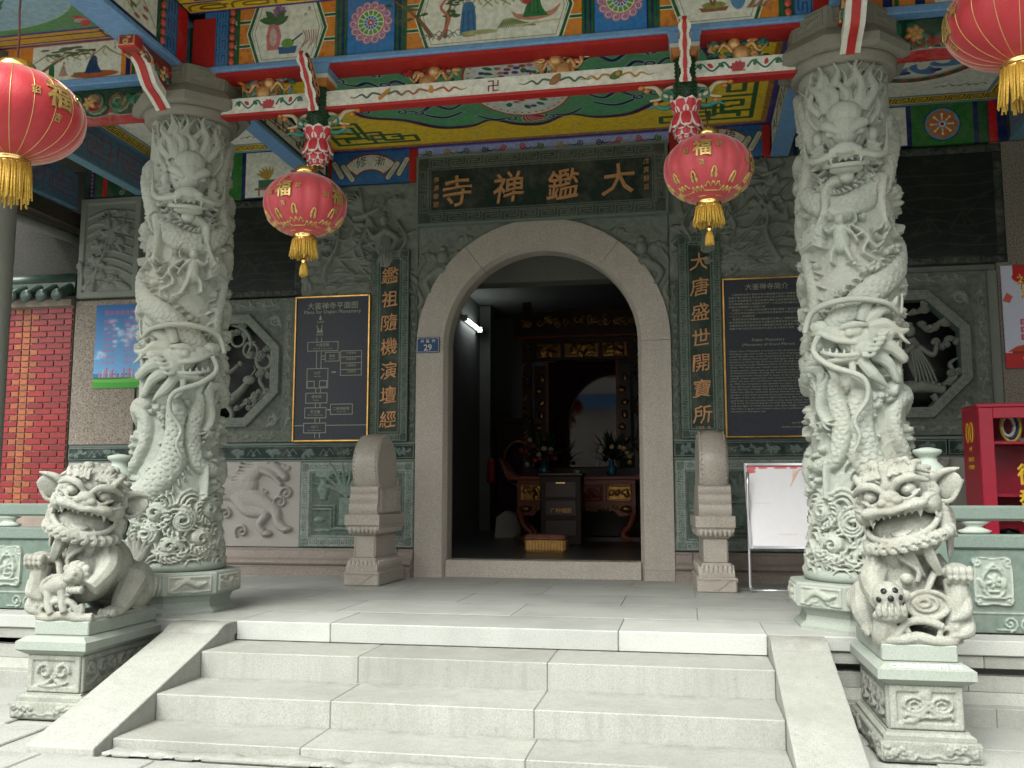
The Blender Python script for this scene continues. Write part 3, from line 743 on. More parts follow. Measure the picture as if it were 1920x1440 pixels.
# ---------------------------------------------------------------- carved green panels below the dark band
GREEN=(.135,.178,.150); GLINE=(.31,.36,.32); GDK=(.11,.150,.126)
def low_panel(x0,x1,kind):
    w,h=x1-x0,.872; cv=Cv(w,h,.004,GREEN)
    cv.rect(0,w,0,h,None,.02); cv.rect(.125,w-.125,.115,h-.115,GDK,None)
    q=cv.win(.125,w-.125,.115,h-.115); sl,X,Y=q; cv.z[sl]=np.where((X>.125)&(X<w-.125)&(Y>.115)&(Y<h-.115),0.0,cv.z[sl])
    fret_frame(cv,.022,w-.022,.02,h-.02,.075,.0042,.115,GLINE)
    cv.line([(.125,.115),(w-.125,.115),(w-.125,h-.115),(.125,h-.115)],.004,GLINE,closed=True)
    L=(.19,.26,.215)
    for (a,b_,c,d) in ((.17,.05,.30,.17),(.30,.17,.30,.42)): pass
    zz=.03
    # stepped scroll stand
    for off in (0,.035):
        cv.line([(.15,.42-off),(.15+.23-off,.42-off),(.38-off,.20-off*.4),(w-.16,.20-off*.4)],.009,L,zz*.8)
    for k in range(3): cv.line(fret_path(.2,.14,.1)[k] if k<len(fret_path(.2,.14,.1)) else [(0,0),(.01,0)],.006,L,zz*.6)
    if kind=='vase':
        cv.rect(.43,.60,.22,.50,L,zz,'flat'); m_vase(cv,.255,.47,.13,.22,zz,L); cv.ell(.255,.74,.09,.045,L,zz)
        for k in range(8): m_leaf(cv,.51,.5,.36+.06*(k%3),1.57+(k-3.5)*.23,zz,.05,L,(k-3.5)*.12)
        m_leaf(cv,.62,.72,.36,.15,zz,.16,L,-.2); m_leaf(cv,.72,.7,.3,.9,zz,.16,L,-.2)
        for x,y in ((.33,.79),(.43,.76),(.52,.80),(.44,.68)): m_flower(cv,x,y-.05,.045,zz,5,L)
        m_vase(cv,.95,.24,.2,.3,zz,L); m_tree(cv,.95,.5,.22,zz,3,.1); m_flower(cv,.8,.33,.09,zz,8,L); m_cloud(cv,.74,.52,.05,zz*.8)
        cv.ell(.22,.28,.06,.03,L,zz); cv.ell(.25,.17,.09,.02,L,zz*.8)
    else:
        m_tree(cv,.3,.3,.42,zz,5,.25); m_vase(cv,.62,.22,.2,.28,zz,L); m_flower(cv,.72,.70,.08,zz,10,L); cv.ell(.72,.70,.05,.05,L,zz*1.4)
        for k in range(7): m_leaf(cv,.62,.5,.25,1.57+(k-3)*.3,zz,.1,L,(k-3)*.15)
        cv.rect(.48,.80,.45,.475,L,zz*1.2); m_rock(cv,.9,.2,.25,.3,zz,4); m_tree(cv,.9,.45,.3,zz,9,-.2); m_cloud(cv,.35,.75,.05,zz)
        for pl in fret_path(.5,.16,.17): cv.line([(.5+a,.13+q_) for a,q_ in pl],.008,L,zz*.7)
    return cv.relief('relief_panel',cv.mat('green_relief_'+kind,.62,.35),.0075,wall,(x0,.0,.278),(0,0,0),.06)
low_panel(-2.51,-1.286,'vase'); low_panel(1.286,2.51,'stand')
def qilin_panel(x0,x1,flip):
    w,h=x1-x0,.872; cv=Cv(w,h,.005); cv.z[:]=.0
    m_horse(cv,w*.40,h*.35,.60,.060); [m_cloud(cv,a,b,.07,.03) for a,b in ((1.05,.80),(.25,.80))]
    if flip: cv.z=cv.z[:,::-1].copy()
    return cv.relief('relief_panel',M_QILIN,.007,wall,(x0,.005,.278),(0,0,0),.06)
qilin_panel(-3.75,-2.514,False); qilin_panel(2.514,3.75,True)
for x0,x1 in ((-5.19,-3.754),(3.754,6.1)):
    b=MB(); b.box(x0,x1,.0,.06,.278,1.15,bev=.004); b.build('wall_panel',M_QILIN,wall)

# dark flower band
def band(x0,x1,seed):
    w,h=x1-x0,.148; cv=Cv(w,h,.004,(.016,.032,.026)); L=(.11,.16,.14); r=random.Random(seed)
    cv.rect(0,w,0,h,None,.012); cv.line([(.012,.012),(w-.012,.012),(w-.012,h-.012),(.012,h-.012)],.0035,(.16,.22,.19),.014,closed=True)
    x=.12
    while x<w-.1:
        k=r.randint(0,3)
        if k==0: m_flower(cv,x,h/2,.035,.018,7,L); [m_leaf(cv,x+r.uniform(-.05,.05),h/2+r.uniform(-.02,.02),.055,r.uniform(0,6.3),.016,.3,L) for _ in range(7)]
        elif k==1:
            cv.line(catmull([(x-.07,h*.3),(x,h*.6),(x+.07,h*.45)],6),.004,L,.016); [m_leaf(cv,x+r.uniform(-.07,.07),h*.5,.05,r.uniform(0,6.3),.016,.25,L) for _ in range(9)]
        elif k==2: cv.line([(x-.07,h*.3),(x-.03,h*.7),(x,h*.4),(x+.035,h*.75),(x+.08,h*.35)],.004,L,.016); m_cloud(cv,x,h*.3,.02,.014,L)
        else: m_scroll(cv,x-.08,x+.08,h/2,h*.6,.016,L,seed)
        x+=.2
    return cv.relief('flower_band',cv.mat('dark_band_%d'%seed,.4,.3),.0075,wall,(x0,-.006,1.171),(0,0,0),.05)
band(-3.75,-1.287,1); band(1.287,3.75,2); band(3.753,5.6,3); band(-5.19,-4.43,4)
for x0,x1 in ((-5.19,-1.287),(1.287,6.1)):
    for z0,z1 in ((1.152,1.17),(1.32,1.343)): b=MB(); b.box(x0,x1,.0,.06,z0,z1); b.build('string_course',M_RAIL,wall)

# ---------------------------------------------------------------- scroll strips beside the arch, spandrels
DKG=(.095,.118,.095)
for sx in (-1,1):
    w,h=.082,1.55; cv=Cv(h,w,.004,DKG); m_scroll(cv,.02,h-.02,w/2,w*.95,.016,(.16,.19,.155),3,.085)
    cv2=Cv(w,h,.004,DKG); cv2.z=cv.z.T.copy(); cv2.col=cv.col.transpose(1,0,2).copy(); cv2.W,cv2.H=cv.H,cv.W
    x0=-1.363 if sx<0 else 1.281
    cv2.relief('scroll_strip',cv2.mat('scroll_strip',.65,.3),.008,wall,(x0,.0,1.345),(0,0,0),.05)
def mask_relief(cv,name,mat,loc,keep,step=.008):
    o=cv.relief(name,mat,step,wall,loc); me=o.data
    bm=bmesh.new(); bm.from_mesh(me)
    kill=[f for f in bm.faces if not keep(*( (f.calc_center_median()+Vector(loc)) ))]
    bmesh.ops.delete(bm,geom=kill,context='FACES'); bm.to_mesh(me); bm.free(); return o
for sx in (-1,1):
    w,h=1.275,1.27; cv=Cv(w,h,.006); z=.05
    # sx<0 covers x -1.28..0 ; figure flies in the outer upper corner
    m_person(cv,.24,.42,.55,z,1); m_cloud(cv,.15,.3,.09,z*.7); m_cloud(cv,.42,.95,.08,z*.6); m_cloud(cv,.1,.95,.08,z*.6); m_cloud(cv,.5,1.12,.07,z*.6)
    m_scroll(cv,.0,.3,.15,.25,z*.6,None,4)
    for k in range(6): m_leaf(cv,.1+.05*k,.28+.03*k,.15,1.2+.3*k,z*.7,.2)
    cv.noise_z(.012,.06,5)
    if sx>0: cv.z=cv.z[:,::-1].copy()
    x0=-1.276 if sx<0 else .001
    mask_relief(cv,'spandrel_relief',M_RELD,(x0,.012,ZC),lambda x,y,zz:x*x+(zz-ZC)**2>(AO-.02)**2)
# big upper reliefs between couplet and black board
def upper_relief(x0,x1,z0,z1,seed,flip):
    w,h=x1-x0,z1-z0; cv=Cv(w,h,.006); z=.06
    m_rock(cv,w*.35,.0,w*.8,h*.25,z*.8,seed); m_tree(cv,w*.2,h*.15,h*.6,z,seed,.3); m_crane(cv,w*.55,h*.72,.26,z); m_crane(cv,w*.25,h*.86,.18,z*.8,-1)
    m_cloud(cv,w*.8,h*.85,.08,z*.6); m_cloud(cv,w*.12,h*.6,.07,z*.6); m_person(cv,w*.72,h*.30,.45,z*1.1,-1)
    for k in range(14):
        r=random.Random(seed*50+k); cv.line(catmull([(r.uniform(0,w),r.uniform(0,h)) for _ in range(1)]+[(r.uniform(0,w),r.uniform(0,h*.5)) for _ in range(2)],8),[.012,.02,.004],None,z*.45)
    cv.noise_z(.02,.09,seed)
    if flip: cv.z=cv.z[:,::-1].copy()
    return cv.relief('relief_panel',M_RELD,.009,wall,(x0,.01,z0),(0,0,0),.04)
upper_relief(-2.545,-1.283,2.885,4.06,1,False); upper_relief(1.283,2.59,2.885,4.09,2,True)
for x0,x1 in ((-2.62,-1.77),(1.775,2.62)):
    b=MB(); b.box(x0,x1,.0,.06,1.345,2.88,bev=.004); b.build('wall_panel',M_WALL,wall)

# black polished boards with a carved rim
def black_board(x0,x1,z0,z1):
    w,h=x1-x0,z1-z0; b=MB(); b.box(x0,x1,-.005,.06,z0,z1,bev=.004); o=b.build('black_panel',M_BLACK,wall)
    cv=Cv(w,.075,.005,(.03,.036,.03)); m_scroll(cv,.02,w-.02,.037,.07,.012,(.05,.06,.05),5); m=cv.mat('black_rim',.4,.3)
    for zz in (z0+.005,z1-.08): cv.relief('rim',m,.012,o,(x0,-.007,zz),(0,0,0),.006)
    cv2=Cv(.075,h-.17,.005,(.03,.036,.03)); 
    for k in range(int((h-.17)/.09)): cv2.line(spiral(.037,.05+.09*k,.028,1.3,k,1 if k%2 else -1),.004,(.05,.06,.05),.01)
    m2=cv2.mat('black_rim_side',.4,.3)
    for xx in (x0+.003,x1-.078): cv2.relief('rim',m2,.012,o,(xx,-.007,z0+.085),(0,0,0),.006)
    cv3=Cv(w-.17,h-.17,.008,(.014,.017,.014)); r=random.Random(int(w*100)); A,B=w-.17,h-.17; EL=(.030,.035,.030)
    for k in range(7): y=.08+k*B/8; cv3.line(catmull([(A*j/6,y+r.uniform(-.05,.05)) for j in range(7)],6),.005,EL)
    for k in range(9): x,y=r.uniform(.1,A-.1),r.uniform(.05,B*.75); cv3.line(catmull([(x-.12,y),(x-.04,y+.12),(x,y+.17),(x+.06,y+.10),(x+.13,y)],5),.005,EL); cv3.line([(x,y+.16),(x+.02,y+.05)],.004,EL)
    for k in range(30): x,y=r.uniform(.05,A-.05),r.uniform(.05,B-.05); cv3.line(catmull([(x,y),(x+.03,y+.03),(x+.07,y+.02)],4),.004,EL)
    picture('engraved_face',cv3,o,(x0+.085,-.0065,z0+.085),(A,0,0),(0,0,B),.001,.4,.06)
    return o
black_board(-4.05,-2.552,2.895,3.97); black_board(2.60,4.36,2.945,4.09)

# ---------------------------------------------------------------- octagonal pierced windows
def oct_window(xc,zc,flip):
    s=.78; hw=.765
    fr=empty('lattice_window',(xc,0,zc)); fr.parent=wall
    cv=Cv(1.53,1.53,.005,(.12,.14,.115)); L=(.19,.215,.18)
    cv.rect(0,1.53,0,1.53,None,.03); cv.rect(.13,1.40,.13,1.40,(.105,.122,.10),None)
    q=cv.win(.13,1.4,.13,1.4); sl,X,Y=q; ins=(X>.13)&(X<1.4)&(Y>.13)&(Y<1.4); cv.z[sl]=np.where(ins,.008,cv.z[sl])
    for k in range(4):
        c=Cv(1.25,.11,.005,(.12,.14,.115)); m_scroll(c,.02,1.23,.055,.1,.012,L,k+1)
        if k==0: S_=(slice(2,2+c.H),slice(28,28+c.W)); A=c.z; B=c.col
        elif k==1: S_=(slice(cv.H-2-c.H,cv.H-2),slice(28,28+c.W)); A=c.z;B=c.col
        elif k==2: S_=(slice(28,28+c.W),slice(2,2+c.H)); A=c.z.T;B=c.col.transpose(1,0,2)
        else: S_=(slice(28,28+c.W),slice(cv.W-2-c.H,cv.W-2)); A=c.z.T;B=c.col.transpose(1,0,2)
        cv.z[S_]=np.maximum(cv.z[S_],.03+A); cv.col[S_]=B
    R0=.60; oc=[(.765+R0*1.082*cos(pi/8+k*pi/4),.765+R0*1.082*sin(pi/8+k*pi/4)) for k in range(8)]
    R1=.505; ic=[(.765+R1*1.082*cos(pi/8+k*pi/4),.765+R1*1.082*sin(pi/8+k*pi/4)) for k in range(8)]
    cv.poly(oc,(.14,.165,.138),.045)
    for rr in (.585,.56,.535,.515): cv.line([(.765+rr*1.082*cos(pi/8+k*pi/4),.765+rr*1.082*sin(pi/8+k*pi/4)) for k in range(8)],.0035,L,closed=True)
    for a,b_ in ((.2,.2),(1.33,.2),(.2,1.33),(1.33,1.33)):
        cv.line(spiral(a+(.04 if a<.7 else -.04),b_+(.04 if b_<.7 else -.04),.06,1.4,a*3,1),.009,L,.02); m_leaf(cv,a,b_,.12,atan2(.765-b_,.765-a)+.8,.02,.2,L); m_leaf(cv,a,b_,.12,atan2(.765-b_,.765-a)-.8,.02,.2,L)
    o=cv.relief('window_frame',cv.mat('oct_frame',.65,.35),.0085,fr,(-.765,.0,-.765),(0,0,0),.05)
    me=o.data; bm=bmesh.new(); bm.from_mesh(me)
    def inside(p):
        x,zz=abs(p.x-.765),abs(p.z-.765); return max(x,zz,(x+zz)/sqrt(2))<R1
    bmesh.ops.delete(bm,geom=[f for f in bm.faces if inside(f.calc_center_median())],context='FACES'); bm.to_mesh(me); bm.free()
    b=MB()
    for k in range(8):       # reveal
        a,c=ic[k],ic[(k+1)%8]; b.add([(a[0]-.765,-.045,a[1]-.765),(c[0]-.765,-.045,c[1]-.765),(c[0]-.765,.12,c[1]-.765),(a[0]-.765,.12,a[1]-.765)],[(0,1,2,3)])
    b.build('reveal',M_RAIL,fr)
    f=-1 if flip else 1
    T=lambda pts:[(f*p[0],p[1],p[2]) for p in pts]
    # pierced carving: a robed rider, curling ribbons and clouds
    b=MB()
    def tb(pts,r,n=8,flat=.7): b.tube(T(catmull([(p[0],p[2] if len(p)>2 else .03,p[1]) for p in pts],6)),r,n,True,flat)
    def branch(pts,r,seed):
        q_=random.Random(seed); P=catmull(pts,5); b.tube(T([(p[0],.03,p[1]) for p in P]),[r,r*1.15,r*.7],7)
        for i in range(2,len(P),3):
            x,z=P[i][0]+q_.uniform(-.02,.02),P[i][1]+q_.uniform(-.02,.02); k=q_.uniform(.8,1.25)
            b.ell((f*x,.012,z),(.043*k,.030,.036*k),9,7); b.tube(T([(u,-.018,v) for u,v in spiral(x,z,.030*k,1.3,q_.uniform(0,6),1 if i%2 else -1,10,.2)]),.0085,5)
    # rider in folded robe, mount below, ribbons and cloud branches tied to the rim
    tb([(-.20,-.20),(-.15,-.08),(-.11,.06),(-.09,.15)],[.10,.095,.075,.04]); b.ell((f*-.08,-.005,.215),(.046,.045,.056)); b.ell((f*-.08,.0,.275),(.03,.03,.024))
    for k in range(6): tb([(-.28+.035*k,-.27,-.05),(-.22+.026*k,-.12,-.062),(-.14+.014*k,.04,-.045)],.011,5)
    tb([(-.10,.08,-.02),(.03,-.02,-.04),(.14,.06,-.03)],[.045,.038,.025]); tb([(-.15,.06,-.02),(-.26,-.02,-.04),(-.30,.08,-.03)],[.042,.035,.022]); b.ell((f*.16,-.03,.075),(.028,.025,.028))
    tb([(-.36,-.34),(-.18,-.30),(.02,-.31),(.14,-.22),(.22,-.12)],[.07,.095,.085,.06,.04]); b.ell((f*.25,.0,-.10),(.07,.045,.05)); tb([(.24,-.07),(.30,.0),(.28,.06)],[.02,.015,.005]); tb([(.0,-.36),(.06,-.45),(.03,-.54)],[.05,.04,.035]); tb([(-.26,-.38),(-.30,-.47),(-.26,-.54)],[.05,.04,.035]); tb([(-.34,-.30),(-.46,-.22),(-.42,-.10),(-.50,-.04)],[.035,.04,.03,.01])
    for k in range(9): b.ell((f*(-.30+.05*k),-.05,-.30+.02*(k%2)),(.022,.014,.018),7,5)
    for k in range(3): tb([(x,y) for x,y in spiral(.10+.15*k,.34-.12*k,.092,1.15,1+k,-1,14,.72)],.022,7)
    tb([(.02,.50),(.16,.45),(.25,.30),(.20,.16)],[.02,.034,.03,.016]); tb([(.44,.02),(.36,-.10),(.42,-.22),(.33,-.34)],[.022,.034,.032,.016])
    for j,pts in enumerate((((.52,.22),(.42,.24),(.36,.14),(.24,.16)),((.52,-.06),(.40,-.02),(.32,-.04)),((.50,-.24),(.36,-.24),(.26,-.30),(.12,-.40)),((.30,-.50),(.28,-.40),(.36,-.30)),((-.52,.10),(-.42,.14),(-.36,.05),(-.30,.10)),((-.50,.26),(-.38,.30),(-.26,.22),(-.16,.30)),((-.22,.52),(-.20,.42),(-.08,.38)),((-.52,-.16),(-.44,-.20),(-.38,-.30)),((.18,.53),(.10,.42),(.0,.40)))): branch(pts,.026,j+3)
    b.build('pierced_carving',M_RELD,fr)
    b=MB(); b.box(-.68,.68,.42,.46,-.69,.69); b.build('window_back',M_BLACK,fr)  # black sheet added behind the opening, its colour stands in for the dark inside
oct_window(-3.365,2.113,False); oct_window(3.40,2.113,True)
for x0,x1 in ((-4.42,-4.135),(4.17,4.26)):
    b=MB(); b.box(x0,x1,.0,.06,1.345,2.88,bev=.004); b.build('wall_panel',M_RELD,wall)
b=MB(); b.box(4.265,6.1,.0,.06,1.345,4.1,bev=.004); b.build('rough_panel',M_BROWN,wall)
b=MB(); b.box(-5.19,-4.425,-.02,.06,1.345,2.93,bev=.004); b.build('rough_panel',M_BROWN,wall)
w,h=.74,1.13; cv=Cv(w,h,.006,(.1,.11,.09)); cv.rect(0,w,0,h,None,.02); q=cv.win(.07,w-.07,.07,h-.07); sl,X,Y=q; cv.z[sl]=np.where((X>.07)&(X<w-.07)&(Y>.07)&(Y<h-.07),0,cv.z[sl])
m_tree(cv,.2,.15,.6,.04,7,.35); m_crane(cv,.4,.75,.2,.04); m_rock(cv,.35,.08,.5,.25,.035,8); m_cloud(cv,.5,.95,.06,.03)
for k in range(8): cv.line(catmull([(.1,.2+.1*k),(.35,.35+.09*k),(.65,.25+.1*k)],6),[.012,.02,.006],None,.022)
cv.relief('relief_panel',M_RELD,.009,wall,(-5.18,-.02,2.96),(0,0,0),.08)

# ---------------------------------------------------------------- name plaque, couplets
M_PLAQ=stone('plaque_green_stone',(.022,.034,.027),.3,150,.3,2,(.015,.022,.018),.38,.08)
def fret_board(w,h,fw,bg,ln,lw,pitch,inner):
    cv=Cv(w,h,.003,bg); fret_frame(cv,.012,w-.012,.012,h-.012,fw,lw,pitch,ln)
    cv.rect(fw+.035,w-fw-.035,fw+.035,h-fw-.035,inner,None); cv.line([(fw+.035,fw+.035),(w-fw-.035,fw+.035),(w-fw-.035,h-fw-.035),(fw+.035,h-fw-.035)],.0045,ln,closed=True); return cv
pw,ph=2.548,.716
plaque=empty('name_plaque',(0,-.07,3.575),label='dark green stone plaque with the four gilt temple name characters above the arch',cat='plaque')
cv=fret_board(pw,ph,.105,(.05,.062,.05),(.11,.13,.108),.006,.20,(.022,.034,.027))
picture('board',cv,plaque,(-pw/2,0,0),(pw,0,0),(0,0,ph),.075,.45,.25,None,.004)
for a in ((-pw/2-.012,pw/2+.012,-.012,.008),(-pw/2-.012,pw/2+.012,ph-.008,ph+.012)): b=MB(); b.box(a[0],a[1],-.012,.07,a[2],a[3]); b.build('rim',M_RAIL,plaque)
for a in ((-pw/2-.012,-pw/2+.008),(pw/2-.008,pw/2+.012)): b=MB(); b.box(a[0],a[1],-.012,.07,.0081,ph-.0081); b.build('rim',M_RAIL,plaque)
for ch,x,z in (('寺',-.855,.335),('禅',-.315,.345),('鑑',.245,.345),('大',.80,.355)):
    letters('character',[(ch,x,z,.335)],M_GILT,plaque,0,None,None,.016,.004,.5,.006)
for ch,x,zs in (('佛源敬題',-1.075,.47),('戊寅榖旦',1.075,.53)):
    for k,c in enumerate(ch): letters('small_character',[(c,x,zs-.088*k,.062)],M_GILT,plaque,0,None,None,.005,.0,.6)
def couplet(xc,text,label,small=None):
    w,h=.408,1.992
    r=empty('couplet_panel',(xc,-.035,1.345),label=label,cat='couplet panel',group='carved couplet panels beside the arch')
    cv=fret_board(w,h,.062,(.045,.066,.052),(.125,.165,.135),.0042,.13,(.022,.042,.031))
    picture('board',cv,r,(-w/2,0,0),(w,0,0),(0,0,h),.05,.42,.25,None,.003)
    n=len(text)
    for k,c in enumerate(text): letters('character',[(c,.0,h-.27-k*(h-.5)/(n-1),.185)],M_GILT,r,0,None,None,.010,.0,.5,.005)
    if small: letters('small_character',[(small,0,.105,.03)],M_GILT,r,0,None,None,.003)
couplet(-1.568,'鑑祖隨機演壇經','narrow dark green panel of gilt characters left of the arch, beside the floor plan board')
couplet(1.568,'大唐盛世開寶所','narrow dark green panel of gilt characters right of the arch, beside the history board','丁丑年 · 書')
# ---------------------------------------------------------------- painted panels
PW=(.66,.67,.58); PB=(.035,.17,.44); PLB=(.18,.36,.60); PG=(.015,.10,.03); PMG=(.08,.26,.13); PN=(.010,.018,.09); PR=(.50,.015,.015); PO=(.60,.21,.03); PY=(.74,.52,.035); PPU=(.07,.04,.22); PBK=(.012,.012,.012); PPK=(.52,.17,.17); PBR=(.20,.10,.05); PGR=(.16,.17,.14)
def p_pine(cv,x,y,h,fl=1,seed=0):
    r=random.Random(seed)
    cv.line(catmull([(x,y),(x+.25*h*fl,y+.35*h),(x+.5*h*fl,y+.6*h),(x+.9*h*fl,y+.9*h)],6),[.05*h,.035*h,.012*h],PBR)
    for k in range(9):
        t=.35+.65*k/8; bx=x+.95*h*fl*t+r.uniform(-.15,.15)*h; by=y+h*t*.95+r.uniform(-.02,.14)*h
        for j in range(6): cv.ell(bx+r.uniform(-.13,.13)*h,by+r.uniform(-.02,.04)*h,.06*h,.02*h,(.045+.02*r.random(),.09,.04))
def p_mount(cv,x0,x1,y,h,seed=0,c=(.24,.27,.10)):
    r=random.Random(seed); n=4
    for k in range(n):
        cx=x0+(x1-x0)*(k+.5)/n; w=(x1-x0)/n*r.uniform(.6,1.0); hh=h*r.uniform(.6,1)
        cv.line(catmull([(cx-w,y),(cx-.3*w,y+hh*.7),(cx,y+hh),(cx+.35*w,y+hh*.55),(cx+w,y)],5),[.004,.008,.004],c)
        cv.line(catmull([(cx,y+hh*.9),(cx-.1*w,y+hh*.5),(cx+.1*w,y+hh*.2)],4),.007,(.38,.40,.22))
def p_man(cv,x,y,h,robe,sit=False,fl=1):
    if sit:
        cv.poly(catmull([(x-.35*h,y),(x-.2*h,y+.45*h),(x-.05*h,y+.72*h),(x+.15*h,y+.68*h),(x+.25*h,y+.3*h),(x+.45*h,y)],5),robe)
        cv.ell(x+.03*h,y+.86*h,.085*h,.1*h,(.45,.28,.2)); cv.ell(x+.04*h,y+.97*h,.07*h,.05*h,PBK); cv.line([(x+.01*h,y+.8*h),(x-.0*h,y+.6*h)],.02*h,PBK)
    else:
        cv.poly(catmull([(x-.2*h,y+.05*h),(x-.16*h,y+.5*h),(x-.1*h,y+.8*h),(x+.1*h,y+.8*h),(x+.17*h,y+.5*h),(x+.18*h,y+.05*h)],5),robe)
        cv.ell(x,y+.9*h,.065*h,.085*h,(.47,.30,.22)); cv.line([(x-.1*h,y+.03*h),(x+.14*h,y+.03*h)],.02*h,(.4,.2,.14))
    d=tuple(c*.45 for c in robe)
    for k in range(3): cv.line(catmull([(x+(-.1+.1*k)*h,y+.6*h),(x+(-.12+.12*k)*h,y+.3*h),(x+(-.14+.14*k)*h,y+.08*h)],4),.006*h+.001,d)
def p_bloom(cv,x,y,s,c,n=9):
    for k in range(n): a=2*pi*k/n; cv.ell(x+.55*s*cos(a),y+.5*s*sin(a),.42*s,.3*s,tuple(min(1,q*(.75+.5*((k*7)%3)/2)) for q in c),None,a)
    cv.ell(x,y,.3*s,.25*s,tuple(q*.7 for q in c))
def p_sig(cv,x,y,s,txt,c=PBK):
    for k,ch in enumerate(txt): cv.text(ch,x,y-k*s*1.1,s,c)
def p_wheel(cv,cx,cy,R):
    cv.ell(cx,cy,R,R,PB)
    for k in range(14):
        a=2*pi*k/14; x,y=cx+.80*R*cos(a),cy+.80*R*sin(a); cv.ell(x,y,.19*R,.19*R,PPK); cv.ell(x,y,.15*R,.15*R,(.55,.42,.48)); cv.line(spiral(x,y,.11*R,1.3,a+1,1,10),.0035,(.20,.05,.25))
    cv.ell(cx,cy,.66*R,.66*R,PPK); cv.ell(cx,cy,.60*R,.60*R,PW); cv.ell(cx,cy,.56*R,.56*R,(.10,.30,.06))
    for k in range(14): a=2*pi*k/14; cv.line([(cx+.3*R*cos(a),cy+.3*R*sin(a)),(cx+.58*R*cos(a),cy+.58*R*sin(a))],.004,PW)
    cv.ell(cx,cy,.34*R,.34*R,PW); cv.ell(cx,cy,.31*R,.31*R,(.03,.14,.42))
    for k in range(12): a=2*pi*k/12; cv.line([(cx,cy),(cx+.28*R*cos(a),cy+.28*R*sin(a))],.003,PW)
    cv.ell(cx,cy,.13*R,.13*R,PR); cv.ell(cx,cy,.06*R,.06*R,PW)
def p_hex(cv,x0,x1,y0,y1,side=.17):
    """orange field with green-white pointed cells, white picture field in the middle"""
    cv.rect(x0,x1,y0,y1,PO); r=random.Random(int(x0*100)+5)
    for k in range(90):
        a,b=r.uniform(x0,x1),r.uniform(y0,y1)
        if a<x0+side or a>x1-side: cv.line(spiral(a,b,.016,1.2,r.uniform(0,6),1,8),.0022,(.30,.10,.02))
    h=y1-y0; m=(y0+y1)/2; A=[(x0+side*.55,m),(x0+side,y0+.0*h),(x1-side,y0+.0*h),(x1-side*.55,m),(x1-side,y1),(x0+side,y1)]
    cv.poly(A,PG); s=.016
    cv.poly([(x0+side*.55+s*1.6,m),(x0+side+s,y0+.0),(x1-side-s,y0+.0),(x1-side*.55-s*1.6,m),(x1-side-s,y1),(x0+side+s,y1)],PW)
    for sx,xb in ((1,x0),(-1,x1)):
        for yy in (y0+.30*h,y1-.30*h):
            tip=xb+sx*side*.62
            cv.line([(xb,yy),(tip,yy)],.017,PW); cv.line([(xb,yy),(tip,yy)],.010,PG)
        cv.line([(xb+sx*side*1.0,y0),(xb+sx*side*.55,m),(xb+sx*side*1.0,y1)],.019,PW); cv.line([(xb+sx*side*1.0,y0),(xb+sx*side*.55,m),(xb+sx*side*1.0,y1)],.011,PG)
        cv.line([(xb+sx*.008,y0),(xb+sx*.008,y1)],.012,PG)
    B=[(x0+side*.55+.045,m),(x0+side+.03,y0+.022),(x1-side-.03,y0+.022),(x1-side*.55-.045,m),(x1-side-.03,y1-.022),(x0+side+.03,y1-.022)]
    cv.line(B,.0022,PGR,closed=True)
def p_fret_v(cv,x0,x1,y0,y1,bg,ln,lw=.007,pitch=.13):
    cv.rect(x0,x1,y0,y1,bg); w=x1-x0
    for pl in fret_path(y1-y0,w,pitch): cv.line([(x0+b,y0+a) for a,b in pl],lw,ln)
def key_band(cv,f,L,w,lw,pitch,ln,bg=None):
    for pl in fret_path(L,w,pitch): cv.line([f(a,b) for a,b in pl],lw,ln)

# ---------------------------------------------------------------- front lintel between the pillars
lintel=empty('painted_lintel',(0,0,0),label='long painted lintel of pictures and wheel medallions between the two dragon pillars',cat='beam')
LX0,LX1,LZ0,LZ1=-2.08,2.30,3.975,4.44
cv=Cv(LX1-LX0,LZ1-LZ0,.0035,PB); X=lambda x:x-LX0; H=LZ1-LZ0
p_fret_v(cv,X(-1.985),X(-1.885),0,H,(.02,.075,.20),(.06,.19,.40),.008,.12)
cv.rect(X(-1.885),X(-1.82),0,H,PG); cv.rect(X(2.09),X(2.16),0,H,PG); p_fret_v(cv,X(2.16),X(2.28),0,H,(.02,.075,.20),(.06,.19,.40),.008,.12)
p_hex(cv,X(-1.815),X(-1.03),0,H); p_hex(cv,X(-.525),X(.77),0,H); p_hex(cv,X(1.265),X(2.085),0,H)
for a,b in ((-1.03,-.955),(-.60,-.525),(.77,.84),(1.195,1.265)):
    cv.rect(X(a),X(b),0,H,PN); cv.rect(X(a)+.012,X(a)+.032,0,H,PG); cv.rect(X(b)-.022,X(b)-.004,0,H,PG)
for a in (-.778,1.018): p_wheel(cv,X(a),H*.5,.165)
x=X(-1.815)          # vase of peony, bowl and rock
cv.poly([(x+.24,.09),(x+.33,.09),(x+.35,.20),(x+.32,.29),(x+.25,.29),(x+.23,.20)],PPK); cv.ell(x+.285,.19,.028,.07,(.55,.40,.36)); p_bloom(cv,x+.33,.385,.055,(.25,.12,.24))
for a in (2.6,1.9,.6,.1): m_leaf(cv,x+.29,.30,.12,a,None,.22,(.05,.12,.05))
cv.poly([(x+.335,.055),(x+.46,.055),(x+.475,.11),(x+.325,.11)],(.02,.09,.24)); cv.ell(x+.40,.135,.05,.035,(.14,.30,.06)); cv.line([(x+.44,.15),(x+.51,.20)],.006,PN)
for k in range(7): cv.line(catmull([(x+.5+.02*k,.08+.02*(k%3)),(x+.54+.015*k,.16),(x+.52+.02*k,.22)],4),.004,PPK if k%2 else PGR)
p_sig(cv,x+.56,.39,.032,'清'); p_sig(cv,x+.535,.345,.03,'供')
x=X(-.525)           # travellers by a river
